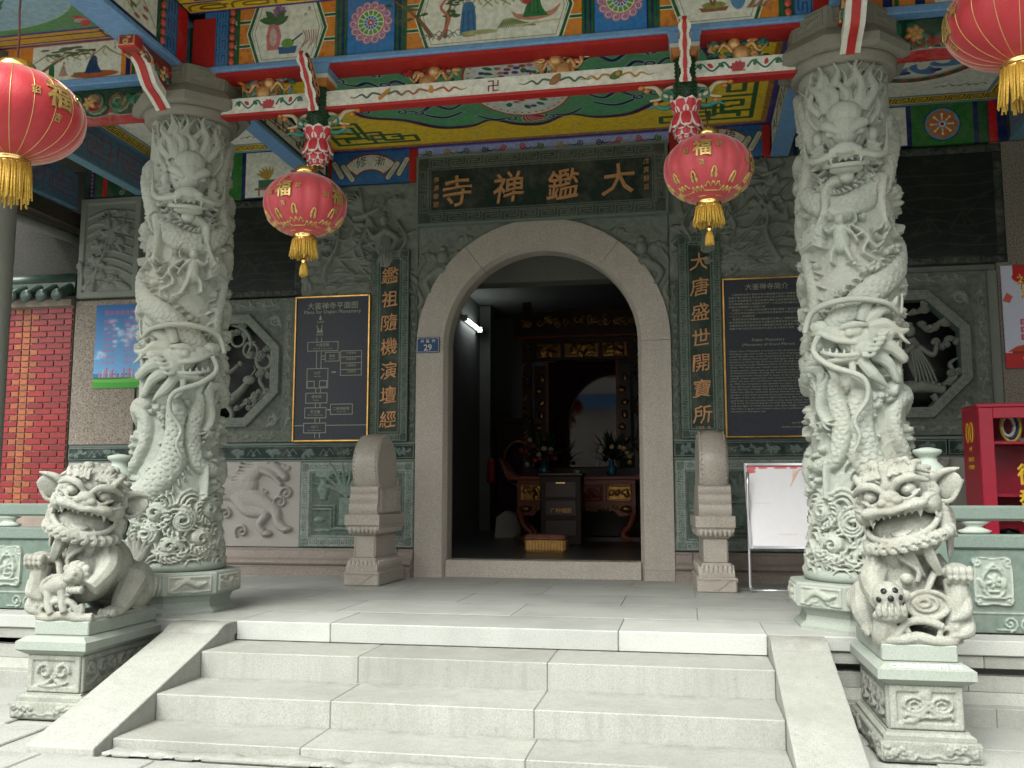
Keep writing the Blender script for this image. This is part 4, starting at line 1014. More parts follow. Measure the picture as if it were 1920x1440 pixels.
p_mount(cv,x+.38,x+.85,.27,.12,3); p_pine(cv,x+.20,.09,.34,-1,2); p_pine(cv,x+.30,.08,.34,.2,5)
cv.line(catmull([(x+.26,.06),(x+.33,.2),(x+.27,.3),(x+.36,.4)],6),[.012,.008],(.45,.14,.09))
p_man(cv,x+.47,.055,.32,(.05,.15,.30)); cv.ell(x+.55,.085,.14,.018,(.34,.36,.16))
for k in range(8): cv.line(catmull([(x+.12+.03*k,.06),(x+.15+.035*k,.10+.02*(k%2)),(x+.19+.035*k,.07)],4),.0035,PGR)
for k in range(18): m_leaf(cv,x+.68+.016*k,.10,.07,.7+.11*k,None,.06,(.16,.20,.06))
cv.poly(catmull([(x+.78,.22),(x+.82,.16),(x+.95,.14),(x+1.08,.17),(x+1.13,.25),(x+1.06,.20),(x+.92,.185),(x+.82,.195)],4),(.45,.22,.15)); p_man(cv,x+.94,.165,.23,(.03,.16,.06),True); cv.ell(x+.89,.30,.035,.04,(.4,.05,.04))
cv.line([(x+.8,.11),(x+1.12,.13)],.006,(.45,.44,.3)); p_sig(cv,x+1.05,.40,.036,'渡仙'); p_sig(cv,x+1.10,.36,.016,'壬辰春',PGR)
x=X(1.265)           # bonsai, jar, rock
cv.poly([(x+.30,.08),(x+.46,.08),(x+.48,.11),(x+.28,.11)],(.28,.10,.06)); cv.ell(x+.38,.125,.08,.025,(.22,.26,.07)); p_pine(cv,x+.37,.13,.17,-.5,7); p_pine(cv,x+.38,.13,.2,.4,8)
cv.ell(x+.54,.19,.055,.11,(.10,.24,.42)); cv.line(catmull([(x+.5,.2),(x+.55,.15),(x+.57,.26)],5),.003,PW)
for k in range(9): cv.line(catmull([(x+.6+.015*k,.09),(x+.64+.02*k,.14+.03*(k%3)),(x+.66+.015*k,.22)],4),.007,(.22,.10,.06) if k%2 else (.36,.22,.14))
picture('picture_board',cv,lintel,(LX0,-3.0,LZ0),(LX1-LX0,0,0),(0,0,H),.18)
b=MB(); b.box(LX0,LX1,-3.015,-2.815,3.93,3.9745,bev=.008); b.build('blue_edge',M_LBLUE,lintel)
b=MB(); b.box(LX0,LX1,-2.99,-2.80,3.90,3.9295); b.build('red_underside',M_RED,lintel)
bead=None
for x in (-1.852,2.125):
    for k in range(7):
        if bead is None:
            b=MB(); b.ell((0,0,0),(.024,.02,.03),10,8); bead=b.mesh('bead',paint('red_bead_paint',(.42,.08,.06),.35,.2))
        link('bead',bead,lintel,(x,-3.008,4.0+k*.064))
b=MB(); b.box(-2.17,-1.99,-3.004,-2.9,3.95,4.36); b.build('red_post_head',M_RED,lintel)
b=MB(); b.box(2.285,2.50,-3.004,-2.9,3.95,4.36); b.build('red_post_head',M_RED,lintel)

# ---------------------------------------------------------------- tie beam
tie=empty('tie_beam',(0,0,0),label='thin white and red beam with painted ribbons hung below the lintel between pillars',cat='beam')
TX0,TX1,TZ0,TZ1=-1.96,2.17,3.628,3.745; cv=Cv(TX1-TX0,TZ1-TZ0,.0028,(.66,.66,.58)); X=lambda x:x-TX0
def vine(cv,xc,y,L):
    for s in (-1,1):
        p=catmull([(xc+s*.06,y-.01),(xc+s*L*.35,y+.03),(xc+s*L*.6,y-.025),(xc+s*L*.85,y+.03),(xc+s*L*.98,y+.0)],8)
        cv.line(p,[.007,.006,.004],(.02,.12,.10)); cv.line(spiral(xc+s*L*.9,y+.012,.02,1.2,0,s,10),.004,(.02,.10,.12))
        for t in (.35,.6,.85): m_leaf(cv,xc+s*L*t,y,.04,1.57-s*.6,None,.3,(.40,.05,.05) if t==.6 else (.03,.16,.07))
    for k in range(5): m_leaf(cv,xc,y-.03,.065,1.57+(k-2)*.45,None,.26,(.42,.05,.07))
    cv.line([(xc-.04,y-.034),(xc+.04,y-.034)],.005,(.42,.05,.07))
vine(cv,X(-1.58),.062,.27); vine(cv,X(1.80),.062,.29)
def ribbon(cv,x,c,k):
    for s in (-1,1): cv.line(catmull([(x+s*.03,.06),(x+s*.09,.075),(x+s*.13,.045),(x+s*.17,.07),(x+s*.22,.05),(x+s*.26,.058)],6),[.008,.008,.002],c)
    if k==0: cv.line([(x-.03,.035),(x+.03,.085)],.016,(.42,.20,.05)); cv.line([(x+.02,.075),(x+.05,.105)],.004,(.42,.20,.05))
    elif k==1: cv.ell(x,.06,.024,.02,(.46,.24,.05)); cv.ell(x,.085,.014,.014,(.46,.24,.05))
    elif k==2: m_leaf(cv,x-.04,.04,.1,.5,None,.28,(.25,.12,.04)); cv.ell(x,.06,.02,.02,(.3,.12,.06))
    else: m_leaf(cv,x-.04,.05,.09,.2,None,.3,(.08,.13,.04)); cv.ell(x+.01,.075,.016,.016,(.38,.22,.06))
ribbon(cv,X(-.69),(.06,.11,.06),0); ribbon(cv,X(-.34),(.36,.10,.06),1); ribbon(cv,X(.56),(.06,.13,.08),2); ribbon(cv,X(.98),(.38,.20,.06),3)
cv.text('卍',X(.112),.058,.098,(.13,.012,.012)); cv.text('卍',X(.115),.058,.098,(.13,.012,.012))
picture('white_face',cv,tie,(TX0,-2.935,TZ0),(TX1-TX0,0,0),(0,0,TZ1-TZ0),.09)
b=MB(); b.box(TX0,TX1,-2.942,-2.842,TZ0-.022,TZ0-.0005,bev=.004); b.build('red_strip',M_RED,tie)

# ---------------------------------------------------------------- lotus pendants
M_PETAL=paint('lotus_red',(.46,.035,.05),.45,.2); M_PETW=paint('lotus_white',(.58,.52,.47),.5,.1); M_POSTG=paint('beaded_green',(.010,.045,.018),.3,.4,0,60,.5)
def petal_mesh(L,w,curl,th=.006):
    """pointed petal rising along +z, bulging to -y, white rim as second material"""
    b=MB(); n=7; rows=[]
    for i in range(n+1):
        t=i/n; ww=w*(sin(pi*min(1,.18+.72*t))**.8)*(1 if t<.98 else .02); yy=-curl*sin(pi*.5*t)*1.0+.35*curl*t*t; row=[]
        for s in (-1,-.72,0,.72,1): row.append((s*ww,yy+ (abs(s)**2)*ww*.35,L*t))
        rows.append(row)
    V=[p for r in rows for p in r]; 
    for i in range(n):
        for j in range(4):
            b.m=1 if (j in(0,3) or i==n-1) else 0
            a=i*5+j; b.add([V[a],V[a+1],V[a+6],V[a+5]],[(0,1,2,3)],True)
    V2=[(x,y+th,z) for x,y,z in V]
    for i in range(n):
        for j in range(4):
            b.m=1; a=i*5+j; b.add([V2[a+5],V2[a+6],V2[a+1],V2[a]],[(0,1,2,3)],True)
    return b.mesh('petal',[M_PETAL,M_PETW])
PET_UP=petal_mesh(.135,.052,.022); PET_DN=petal_mesh(.12,.048,.035); PET_SM=petal_mesh(.075,.038,.02)
def lotus(xc,label):
    r=empty('lotus_pendant',(xc,-2.9,3.93),label=label,cat='pendant',group='carved lotus pendants under the lintel')
    b=MB()
    for z0,z1,a0,a1,m in ((-.06,-.002,.085,.105,M_LBLUE),): pass
    def frus(name,z0,z1,w0,w1,mat):
        b=MB(); V=[(-w0,-w0,z0),(w0,-w0,z0),(w0,w0,z0),(-w0,w0,z0),(-w1,-w1,z1),(w1,-w1,z1),(w1,w1,z1),(-w1,w1,z1)]
        b.add(V,[(0,3,2,1),(4,5,6,7),(0,1,5,4),(1,2,6,5),(2,3,7,6),(3,0,4,7)]); b.build(name,mat,r)
    frus('cap_block',-.075,-.004,.095,.115,M_LBLUE); frus('cap_board',-.105,-.076,.098,.10,M_WHITE); frus('cap_board',-.155,-.106,.07,.094,M_ORANGE)
    b=MB(); b.prism([(.078*cos(pi/8+k*pi/4),.078*sin(pi/8+k*pi/4)) for k in range(8)],-.52,-.156,'z')
    for k in range(8):
        for z in np.arange(-.50,-.17,.027):
            for d in (-.018,.018):
                a=k*pi/4; nx,ny=cos(a),sin(a); b.ell((nx*.073-ny*d,ny*.073+nx*d,z+(.013 if d>0 else 0)),.010,6,4)
    b.build('beaded_post',M_POSTG,r)
    for k in range(8):
        a=(k+.5)*pi/4; q=link('petal',PET_UP,r,(.060*sin(a),-.060*cos(a),-.575)); q.rotation_euler=(Matrix.Rotation(a,3,'Z')@Matrix.Rotation(radians(17),3,'X')).to_euler()
    b=MB(); b.lathe([(.0,-.725),(.05,-.72),(.078,-.66),(.088,-.60),(.080,-.56),(.062,-.535),(.0,-.53)],n=20); b.build('bud',M_PETAL,r)
    for row,(z,n,rr,me,off) in enumerate(((-.548,8,.082,PET_DN,0),(-.60,8,.086,PET_SM,.5),(-.64,8,.08,PET_SM,0),(-.675,8,.066,PET_SM,.5))):
        for k in range(n):
            a=(k+off)*2*pi/n; o=link('petal',me,r,(rr*sin(a),-rr*cos(a),z)); o.rotation_euler=(Matrix.Rotation(a,3,'Z')@Matrix.Rotation(pi+radians((-6,4,12,22)[row]),3,'X')@Matrix.Rotation(pi,3,'Z')).to_euler()
    b=MB(); b.lathe([(0,-.74),(.048,-.74),(.054,-.715),(.046,-.705),(0,-.70)],n=20); b.build('gold_base',M_BRASS,r)
    # outward strut with tablet
    M_TAB=paint('tablet_red',(.13,.02,.018),.5,.4)
    b=MB(); pts=[(-.07,-.26),(-.07,-.18),(-.22,-.03),(-.30,-.01),(-.33,-.05),(-.24,-.14),(-.15,-.25),(-.10,-.33)]
    b.prism(pts,-.028,.028,'x'); b.build('strut_tablet',M_TAB,r)
    for nm,wd,off,m in (('strut_edge',.034,.006,M_WHITE),('strut_stripe',.013,.012,M_RED)):
        b=MB(); q=catmull([(-.335,-.01),(-.33,-.06),(-.245,-.145),(-.155,-.255),(-.10,-.35)],6)
        for i in range(len(q)-1):
            (y0,z0),(y1,z1)=q[i],q[i+1]; w=wd*(1+.22*sin(i*1.2)); b.box(-w,w,0,1,0,1,Matrix(((1,0,0,0),(0,(y1-y0),-off*1.0,y0),(0,(z1-z0),-off*.8,z0),(0,0,0,1))))
        b.build(nm,m,r)
    for sx in (-1,1):
        b=MB()
        cv2=[(-.33,-.10),(-.22,-.22),(-.14,-.34)]
        b.tube([(sx*.031,y,z) for y,z in catmull([(-.28,-.04),(-.21,-.12),(-.14,-.21),(-.085,-.24),(-.085,-.19),(-.22,-.05),(-.28,-.04)],5)],.0045,5)
        for k in range(4): b.tube([(sx*.030,-.24+.04*k+.015*cos(t),-.085-.04*k+.02*sin(t)) for t in np.linspace(0,5,7)],.004,5)
        b.build('gilt_pattern',M_GILT,r)
    # scroll brackets each side under the tie beam
    for sx in (-1,1):
        b=MB(); b.m=0
        for q,rd in (([(.08,-.42),(.15,-.40),(.20,-.34),(.27,-.33),(.31,-.325)],[.02,.018,.012,.006]),([(.08,-.34),(.13,-.36),(.17,-.42),(.24,-.43)],[.016,.014,.007])):
            b.tube([(sx*x,0,z) for x,z in catmull(q,6)],rd,7)
        b.m=1
        b.tube([(sx*x,-.01,z) for x,z in spiral(.125,-.41,.05,1.3,1.5,1,14)],.011,6); b.tube([(sx*x,0,z) for x,z in catmull([(.08,-.47),(.14,-.49),(.21,-.47),(.26,-.49)],5)],[.02,.016,.005],7)
        b.m=2
        for x,z in ((.3,-.335),(.26,-.36),(.2,-.455)): b.ell((sx*x,-.005,z),(.022,.018,.016),8,6)
        b.build('scroll_bracket',[paint('cream_scroll',(.45,.38,.24),.5,.2),M_TEAL,M_ORANGE],r)
    return r
lotus(-1.20,'red lotus bud pendant on a dark green post near the left dragon pillar')
lotus(1.445,'red lotus bud pendant on a dark green post above the right hanging lantern')

# ---------------------------------------------------------------- gilt carvings above the tie beam
M_CG=paint('carved_gilt',(.62,.38,.16),.35,.3,.4,40,.1)
def carving(xc,zc,y,w,h,label,seed,palette):
    r=random.Random(seed); o=empty('carved_ornament',(xc,y,zc),label=label,cat='carving',group='painted carvings above the tie beam')
    b=MB(); sg=1 if seed%2 else -1; Rg=Matrix.Rotation(.55*sg,3,'Y')
    for c,rr in ((-.22,.30),(.22,.21)): q=Rg@Vector((0,0,c*h)); b.ell((q.x,-.035,q.z),(h*rr,.04,h*rr*1.0),14,10)
    q=Rg@Vector((0,0,.46*h)); b.tube([(0,-.035,.3*h),(q.x*.6,-.04,.40*h),(q.x,-.03,.5*h)],[.012,.006],6)
    for s_ in (-1,1): b.tube([(x_*w,-.02-.015*abs(sin(9*x_)),z_*h) for x_,z_ in catmull([(s_*.08,-.1),(s_*.22,.18),(s_*.34,-.08),(s_*.47,.12)],6)],[.014,.017,.012,.004],7)
    b.build('gilt_figure',M_CG,o)
    b=MB()
    for k in range(16):
        b.m=k%3; x,z=((k%8)/7-.5)*.84*w,(-.28 if k<8 else .26)*h+r.uniform(-.08,.08)*h
        if k%4==0: b.tube([(p[0],-.015-.015*(k%2),p[1]) for p in spiral(x,z,h*.19,1.3,r.uniform(0,6),1 if k%2 else -1,14,.2)],[.013,.008],7)
        for j in range(4):
            a_=r.uniform(0,2*pi); b.ell((x+.035*cos(a_),-.02-.012*(j%2),z+.03*sin(a_)),(.036,.009,.014),8,6,Matrix.Rotation(-a_,3,'Y'))
    for k in range(7): b.m=k%3; b.ell((r.uniform(-.4,.4)*w,-.03,r.uniform(-.3,.3)*h),(.013,.012,.013),7,5)
    b.build('leaf_scrolls',palette,o)
PAL=[M_TEAL,M_DGREEN,M_RED]
carving(-1.63,3.835,-2.84,.42,.21,'teal and gilt carving between the left dragon pillar and lotus pendant',1,[M_TEAL,paint('sky_carving',(.18,.33,.36),.5,.2),M_ORANGE])
carving(1.80,3.835,-2.84,.42,.21,'teal and gilt carving between the right dragon pillar and lotus pendant',2,[M_TEAL,M_DGREEN,M_CG])
carving(-.37,3.83,-2.80,.36,.22,'gilt gourd carving standing on the tie beam left of its middle',3,[M_CG,M_DGREEN,M_RED])
carving(.57,3.84,-2.80,.36,.22,'gilt beast carving standing on the tie beam right of its middle',4,[M_CG,M_DGREEN,M_CG])

# ---------------------------------------------------------------- ceilings
ceil=empty('porch_ceiling',(0,0,0),label='painted green and yellow porch ceiling with flower medallion and side bays',cat='ceiling')
CX0,CX1,CY0,CY1=-2.27,2.284,-2.8,-.006; cw,ch=CX1-CX0,CY1-CY0
cv=Cv(cw,ch,.0045,PPU); U=lambda x,y:(x-CX0,CY1-y)     # canvas y runs from the wall towards the viewer
cv.rect(.05,cw-.05,.07,ch,(.36,.18,.03)); r_=random.Random(5)
for k in range(420):
    a=r_.random(); t=.02
    if a<.5: x,y=r_.uniform(.05,cw-.05),.07+r_.uniform(0,.05)
    else: x,y=(.05+r_.uniform(0,.05) if a<.75 else cw-.05-r_.uniform(0,.05)),r_.uniform(.07,ch)
    cv.ell(x,y,.012,.010,(.26,.11,.02) if k%2 else (.48,.26,.05))
cv.rect(.10,cw-.10,.125,ch,PY)
GF=(.03,.12,.04)
for s in (-1,1):
    cx=cw/2+s*(cw/2-.1)
    K=lambda pts:[(cx-s*a,.125+b) for a,b in pts]
    for pl in ([(.10,.9),(.10,.10),(.95,.10)],[(.10,.28),(.38,.28),(.38,.52),(.20,.52),(.20,.40),(.30,.40)],[(.10,.62),(.45,.62),(.45,.20),(.62,.20),(.62,.38),(.30,.38)],[(.5,.10),(.5,.30),(.80,.30),(.80,.16),(.62,.16)],[(.95,.10),(.95,.24),(.72,.24)],[(.22,.16),(.22,.24),(.45,.24)],[(.10,.9),(.34,.9),(.34,.72),(.2,.72),(.2,1.05),(.10,1.05)]):
        cv.line(K(pl),.022,GF)
ccx,ccy=cw/2+.0,1.34
cart=[]
for a,b in ((-1.74,.0),(-1.62,-.45),(-1.25,-.62),(-.95,-.86),(-.62,-.88),(-.40,-.76),(-.15,-.92),(.1,-.94),(.36,-.76),(.62,-.88),(.95,-.86),(1.25,-.62),(1.62,-.45),(1.74,.0)): cart.append((ccx+a,ccy+b))
cart=catmull(cart,5); full=cart+[(p[0],2*ccy-p[1]) for p in cart[::-1]]
cv.poly(full,(.28,.03,.03)); 
cv.poly([(ccx+(x-ccx)*.99,ccy+(y-ccy)*.982) for x,y in full],PN); cv.poly([(ccx+(x-ccx)*.965,ccy+(y-ccy)*.935) for x,y in full],(.20,.05,.04)); cv.poly([(ccx+(x-ccx)*.96,ccy+(y-ccy)*.925) for x,y in full],(.10,.33,.16))
for s in (-1,1):
    for t in (-1,1):
        for q in ([(.55,.28),(.72,.42),(.86,.30),(1.0,.42),(1.2,.36)],[(.62,.50),(.80,.60),(.95,.54),(1.05,.42)],[(1.2,.10),(1.3,.26),(1.42,.22),(1.55,.30)],[(.50,.62),(.35,.74),(.2,.70)],[(.95,.12),(1.05,.25),(1.18,.15)],[(.55,.08),(.72,.16),(.85,.06)]):
            p=catmull([(ccx+s*a,ccy+t*b) for a,b in q],7); cv.line(p,[.018,.032,.012],(.46,.56,.50)); cv.line(p,[.012,.026,.007],PN)
            e=p[-1]; sp=spiral(e[0]-s*.01,e[1]+t*.04,.05,.9,-pi/2*t,s*t,10,.5); cv.line(sp,.017,(.46,.56,.50)); cv.line(sp,.011,PN)
for k in range(12):
    a=2*pi*k/12; p=[(ccx+.50*cos(a),ccy+.66*sin(a)),(ccx+.66*cos(a),ccy+.84*sin(a))]
    if k%3==0:
        for j in (-2,-1,0,1,2): m_leaf(cv,p[0][0],p[0][1],.2,a+j*.35,None,.22,(.5,.42,.38)); m_leaf(cv,p[0][0],p[0][1],.18,a+j*.35,None,.18,PR)
cv.ell(ccx,ccy,.485,.70,(.42,.06,.04)); cv.ell(ccx,ccy,.465,.675,PW)
for k in range(40): a=2*pi*k/40; cv.ell(ccx+.43*cos(a),ccy+.625*sin(a),.012,.010,(.25,.05,.05))
cv.ell(ccx,ccy,.40,.58,(.66,.70,.66))
for k in range(64):
    a=2*pi*k/64*7; R=.15+.2*((k*37)%17)/17; x,y=ccx+R*cos(a)*1.0,ccy+R*1.45*sin(a); c=((.42,.05,.06),(.03,.16,.06),(.10,.05,.26),(.45,.18,.18),(.04,.18,.08))[k%5]
    if k%5 in(1,4): m_leaf(cv,x,y,.085,a,None,.32,c)
    else: cv.ell(x,y,.030,.028,c)
cv.ell(ccx,ccy,.09,.13,(.42,.06,.06)); cv.ell(ccx,ccy,.07,.1,PW); cv.ell(ccx,ccy,.045,.06,(.10,.05,.28))
picture('central_panel',cv,ceil,(CX0,CY1,4.42),(cw,0,0),(0,-ch,0),.03)
# side bays
def bay(x0,x1,mx,my,flip):
    w,h=x1-x0,2.79; cv=Cv(w,h,.005,(.13,.26,.40)); cv.rect(.07,w-.07,.07,h,PY)
    key_band(cv,lambda a,b:(.08+a,.08+b),w-.16,.14,.0085,.17,(.06,.045,.012)); key_band(cv,lambda a,b:(.08+b,.22+a),h-.2,.14,.0085,.17,(.06,.045,.012)); key_band(cv,lambda a,b:(w-.08-b,.22+a),h-.2,.14,.0085,.17,(.06,.045,.012))
    cv.rect(.225,w-.225,.225,h,(.13,.26,.40)); cv.rect(.26,w-.26,.26,h,PW)
    cx,cy=mx-x0,-my; R=.56
    for rr,c in ((1.0,(.30,.05,.03)),(.97,(.03,.10,.04)),(.86,(.40,.42,.36)),(.80,PW)): cv.ell(cx,cy,R*rr,R*rr,c)
    for k in range(26): a=2*pi*k/26; cv.ell(cx+R*.91*cos(a),cy+R*.91*sin(a),.033,.02,(.42,.07,.04),None,a+pi/2)
    for k in range(9):
        a=2*pi*k/9; cv.ell(cx+R*.55*cos(a),cy+R*.55*sin(a),.15,.075,(.08,.20,.42),None,a+.7); cv.ell(cx+R*.66*cos(a+.3),cy+R*.66*sin(a+.3),.05,.035,(.05,.04,.22))
        cv.ell(cx+R*.40*cos(a),cy+R*.40*sin(a),.085,.05,PW,None,a)
    cv.ell(cx,cy,.19,.19,PW); 
    for k in range(20): a=2*pi*k/20; cv.ell(cx+.15*cos(a),cy+.15*sin(a),.016,.012,(.46,.22,.06))
    cv.ell(cx,cy,.065,.055,(.05,.04,.24))
    for k in range(6): cv.line(catmull([(w-.75+.07*k,.40),(w-.7+.07*k,.43+.02*(k%2)),(w-.66+.07*k,.41)],4),.006,(.10,.16,.08))
    picture('bay_panel',cv,ceil,(x0,-.006,4.5),(w,0,0),(0,-h,0),.03)
bay(-4.40,-2.35,-3.25,-1.35,True); bay(2.50,4.45,3.45,-1.12,False)
# front soffits, lower at the sides
def soffit(x0,x1,z,seed,big):
    w,h=x1-x0,2.2; cv=Cv(w,h,.005,PPU)
    cv.rect(0,w,.025,h,PY if big else (.50,.27,.04))
    if big:
        for i in range(int(w/.34)):
            p=catmull([(i*.34+.02,.05),(i*.34+.06,.115),(i*.34+.26,.125),(i*.34+.30,.06),(i*.34+.12,.065),(i*.34+.16,.10),(i*.34+.34,.10)],5); cv.line(p,.010,(.20,.11,.01))
        cv.line([(0,.155),(w,.155)],.009,PPU); y0=.165
    else:
        cv.line([(0,.05),(w,.05)],.006,PN); cv.line([(0,.13),(w,.13)],.006,PN); y0=.165
        for s in (0.28,w-.28-.12): cv.line([(s,.04),(s+.22,.04),(s+.22,.15),(s-.02,.15),(s-.02,.06),(s+.15,.06),(s+.15,.12),(s+.05,.12)],.008,PN)
    n=3 if big else 1; pw_=w/n
    for i in range(n):
        a=i*pw_+(.12 if big else .14); b_=(i+1)*pw_-(.12 if big else .22)
        cv.rect(a,b_,y0+.01,y0+1.0,PPU); cv.rect(a+.02,b_-.02,y0+.035,y0+.98,(.10,.23,.10)); cx=(a+b_)/2
        cv.ell(cx,y0+.5,(b_-a)*.44,.40,(.30,.40,.30)); cv.ell(cx,y0+.5,(b_-a)*.43,.39,(.24,.36,.44))
        for sx in (-1,1):
            for k in range(3): m_leaf(cv,cx+sx*(b_-a)*.40,y0+.13,.12,1.57+sx*(.6+.7*k),None,.25,(.42,.30,.26) if k%2 else (.40,.06,.06))
        fx,fy=cx,y0+.45
        for k in range(4): m_leaf(cv,fx+.02*k,fy-.03,.36,(-.3,.2,2.7,3.3)[k],None,.06,(.03,.10,.05),.5)
        cv.ell(fx-.12,fy-.06,.12,.06,(.03,.13,.05)); cv.ell(fx+.16,fy-.02,.12,.07,(.04,.15,.06))
        for k in range(11): m_leaf(cv,fx-.02,fy+.02,.17,.0+k*.32,None,.26,(.50,.20,.20) if k%2 else (.40,.06,.08))
    # seen from below the wall side is near y=-3: canvas y runs towards the viewer
    picture('front_panel',cv,ceil,(x0,-3.0,z),(w,0,0),(0,-h,0),.03)
soffit(-2.19,2.36,4.405,1,True); soffit(-4.7,-2.43,4.27,2,False); soffit(2.60,5.2,4.27,3,False)
b=MB(); b.box(-6.2,7.2,-5.25,.6,4.56,4.8); roof=b.build('roof_slab',M_DARKW); tag(roof,'broad dark roof slab covering the temple porch','roof')
b=MB(); b.box(-6.2,7.2,-5.27,-5.20,4.2,4.56); b.build('fascia',M_RED,roof)

# ---------------------------------------------------------------- beams running from front to back
def lateral(x,sgn,label,pic,y0,y1,z0,z1,th=.24,under=M_LBLUE):
    """beam along y, picture on the face towards the middle (sgn=+1: face looks to +x)"""
    o=empty('lateral_beam',(0,0,0),label=label,cat='beam',group='painted beams running back to the wall')
    L,h=y1-y0,z1-z0
    if sgn>0: picture('picture_board',pic,o,(x,y0,z0+.04),(0,L,0),(0,0,h-.04),.05)
    else: picture('picture_board',pic,o,(x,y1,z0+.04),(0,-L,0),(0,0,h-.04),.05)
    b=MB(); xa,xb=(x-th,x+.012) if sgn>0 else (x-.012,x+th); b.box(xa,xb,y0,y1,z0,z0+.0395,bev=.006); b.build('underside',under,o)
    b=MB(); xa,xb=(x-th,x-.051) if sgn>0 else (x+.051,x+th); b.box(xa,xb,y0,y1,z0+.04,z1); b.build('core',M_LBLUE,o)
    return o
M_BAYB=paint('dull_blue_paint',(.12,.24,.31),.55,.3)
def pic_flowers(L,h,seed):
    cv=Cv(L,h,.005,(.03,.14,.05)); cv.rect(.05,L-.05,.02,h-.02,PN); cv.rect(.09,L-.09,.04,h-.04,PW); r=random.Random(seed)
    for k in range(46): m_leaf(cv,r.uniform(.2,L-.2),r.uniform(.08,h-.1),.07,r.uniform(0,6),None,.28,((.05,.11,.05),(.36,.05,.06),(.10,.12,.08))[k%3])
    for k in range(5): cv.line(catmull([(r.uniform(.2,L-.2),.06),(r.uniform(.2,L-.2),h*.5),(r.uniform(.2,L-.2),h-.08)],6),.006,(.10,.08,.05))
    return cv
def pic_lattice(L,h,seed,mirror=False):
    cv=Cv(L,h,.005,(.13,.25,.35)); RD=(.34,.07,.10)
    for pl in fret_path(L,h*.8,.55): cv.line([(a,b+.1*h) for a,b in pl],.007,RD)
    for k in range(int(L/.28)): cv.line([(k*.28,.06*h),(k*.28,.5*h),(k*.28+.16,.5*h),(k*.28+.16,.94*h)],.006,RD)
    c=L*.42; P=[(c-.62,h*.5),(c-.44,.01),(c+.44,.01),(c+.62,h*.5),(c+.44,h-.01),(c-.44,h-.01)]
    cv.poly(P,PN); cv.poly([(c+(x-c)*.95,h*.5+(y-h*.5)*.93) for x,y in P],(.56,.58,.47)); r=random.Random(seed)
    for k in range(9): cv.ell(c-.3+r.uniform(0,.5),h*.35+r.uniform(0,.35)*h,.1,.045,(.14,.17,.12),None,r.uniform(-.6,.6))
    for k in range(7): cv.line(catmull([(c-.4+.1*k,h*.2),(c-.35+.1*k,h*.3),(c-.25+.1*k,h*.22)],4),.006,(.08,.10,.06))
    if mirror: cv.col=cv.col[:,::-1].copy()
    return cv
lateral(-2.27,1,'painted flower beam running from the left dragon pillar back to the wall',pic_flowers(2.76,.31,1),-2.79,-.03,4.07,4.42,.16)
lateral(2.285,-1,'painted flower beam running from the right dragon pillar back to the wall',pic_flowers(2.76,.31,2),-2.79,-.03,4.08,4.42,.16)
lateral(-4.40,1,'blue lattice beam with a landscape lozenge above the left wall panel',pic_lattice(2.95,.36,3),-2.95,-.01,4.10,4.5,.12,M_BAYB)
lateral(4.45,-1,'blue lattice beam at the right end of the porch',pic_lattice(2.95,.36,4,True),-2.95,-.01,4.10,4.5,.12,M_BAYB)
lateral(-5.25,1,'lower blue lattice beam at the far left end of the porch',pic_lattice(2.95,.36,5),-2.95,-.01,3.98,4.38,.12,M_BAYB)

# cantilever beams out to the eaves, with struts
def pic_land(L,h,seed):
    cv=Cv(L,h,.004,PN); cv.rect(.40,L-.03,.03,h-.03,PW)
    p_fret_v(cv,.13,.30,.0,h,(.02,.075,.20),(.06,.19,.40),.008,.12); cv.rect(.30,.385,0,h,PG); cv.rect(.0,.13,0,h,PR)
    r=random.Random(seed); p_mount(cv,.45,L-.1,.08,.2,seed); p_pine(cv,.7,.1,.26,.5,seed); p_pine(cv,1.1,.12,.22,-.6,seed+1)
    for k in range(26): cv.ell(r.uniform(.5,L-.1),r.uniform(.06,.25),.035,.014,((.10,.14,.06),(.36,.10,.07),(.16,.17,.12))[k%3])
    return cv
def cantilever(x0,x1,face,label,seed):
    o=empty('eaves_beam',(0,0,0),label=label,cat='beam',group='painted beams reaching out to the eaves')
    y0,y1=-5.1,-3.03; z0,z1=3.965,4.40; L=y1-y0
    pc=pic_land(L,z1-z0-.02,seed); pc.col=pc.col[:,::-1].copy()
    picture('picture_board',pc,o,(x1,y0,z0+.02),(0,L,0),(0,0,z1-z0-.02),.03)
    pc2=pic_land(L,z1-z0-.02,seed+7); picture('picture_board',pc2,o,(x0,y1,z0+.02),(0,-L,0),(0,0,z1-z0-.02),.03)
    b=MB(); b.box(x0-.012,x1+.012,y0,y1,z0-.02,z0+.0195,bev=.005); b.build('blue_underside',M_LBLUE,o)
    for k in range(6): link('bead',bead,o,(x1+.008,-3.365,z0+.055+k*.066),(0,0,pi/2))
    return o
cantilever(-2.42,-2.205,1,'painted landscape beam with blue underside reaching forward from the left dragon pillar',1)
cantilever(2.375,2.59,1,'painted landscape beam with blue underside reaching forward from the right dragon pillar',2)
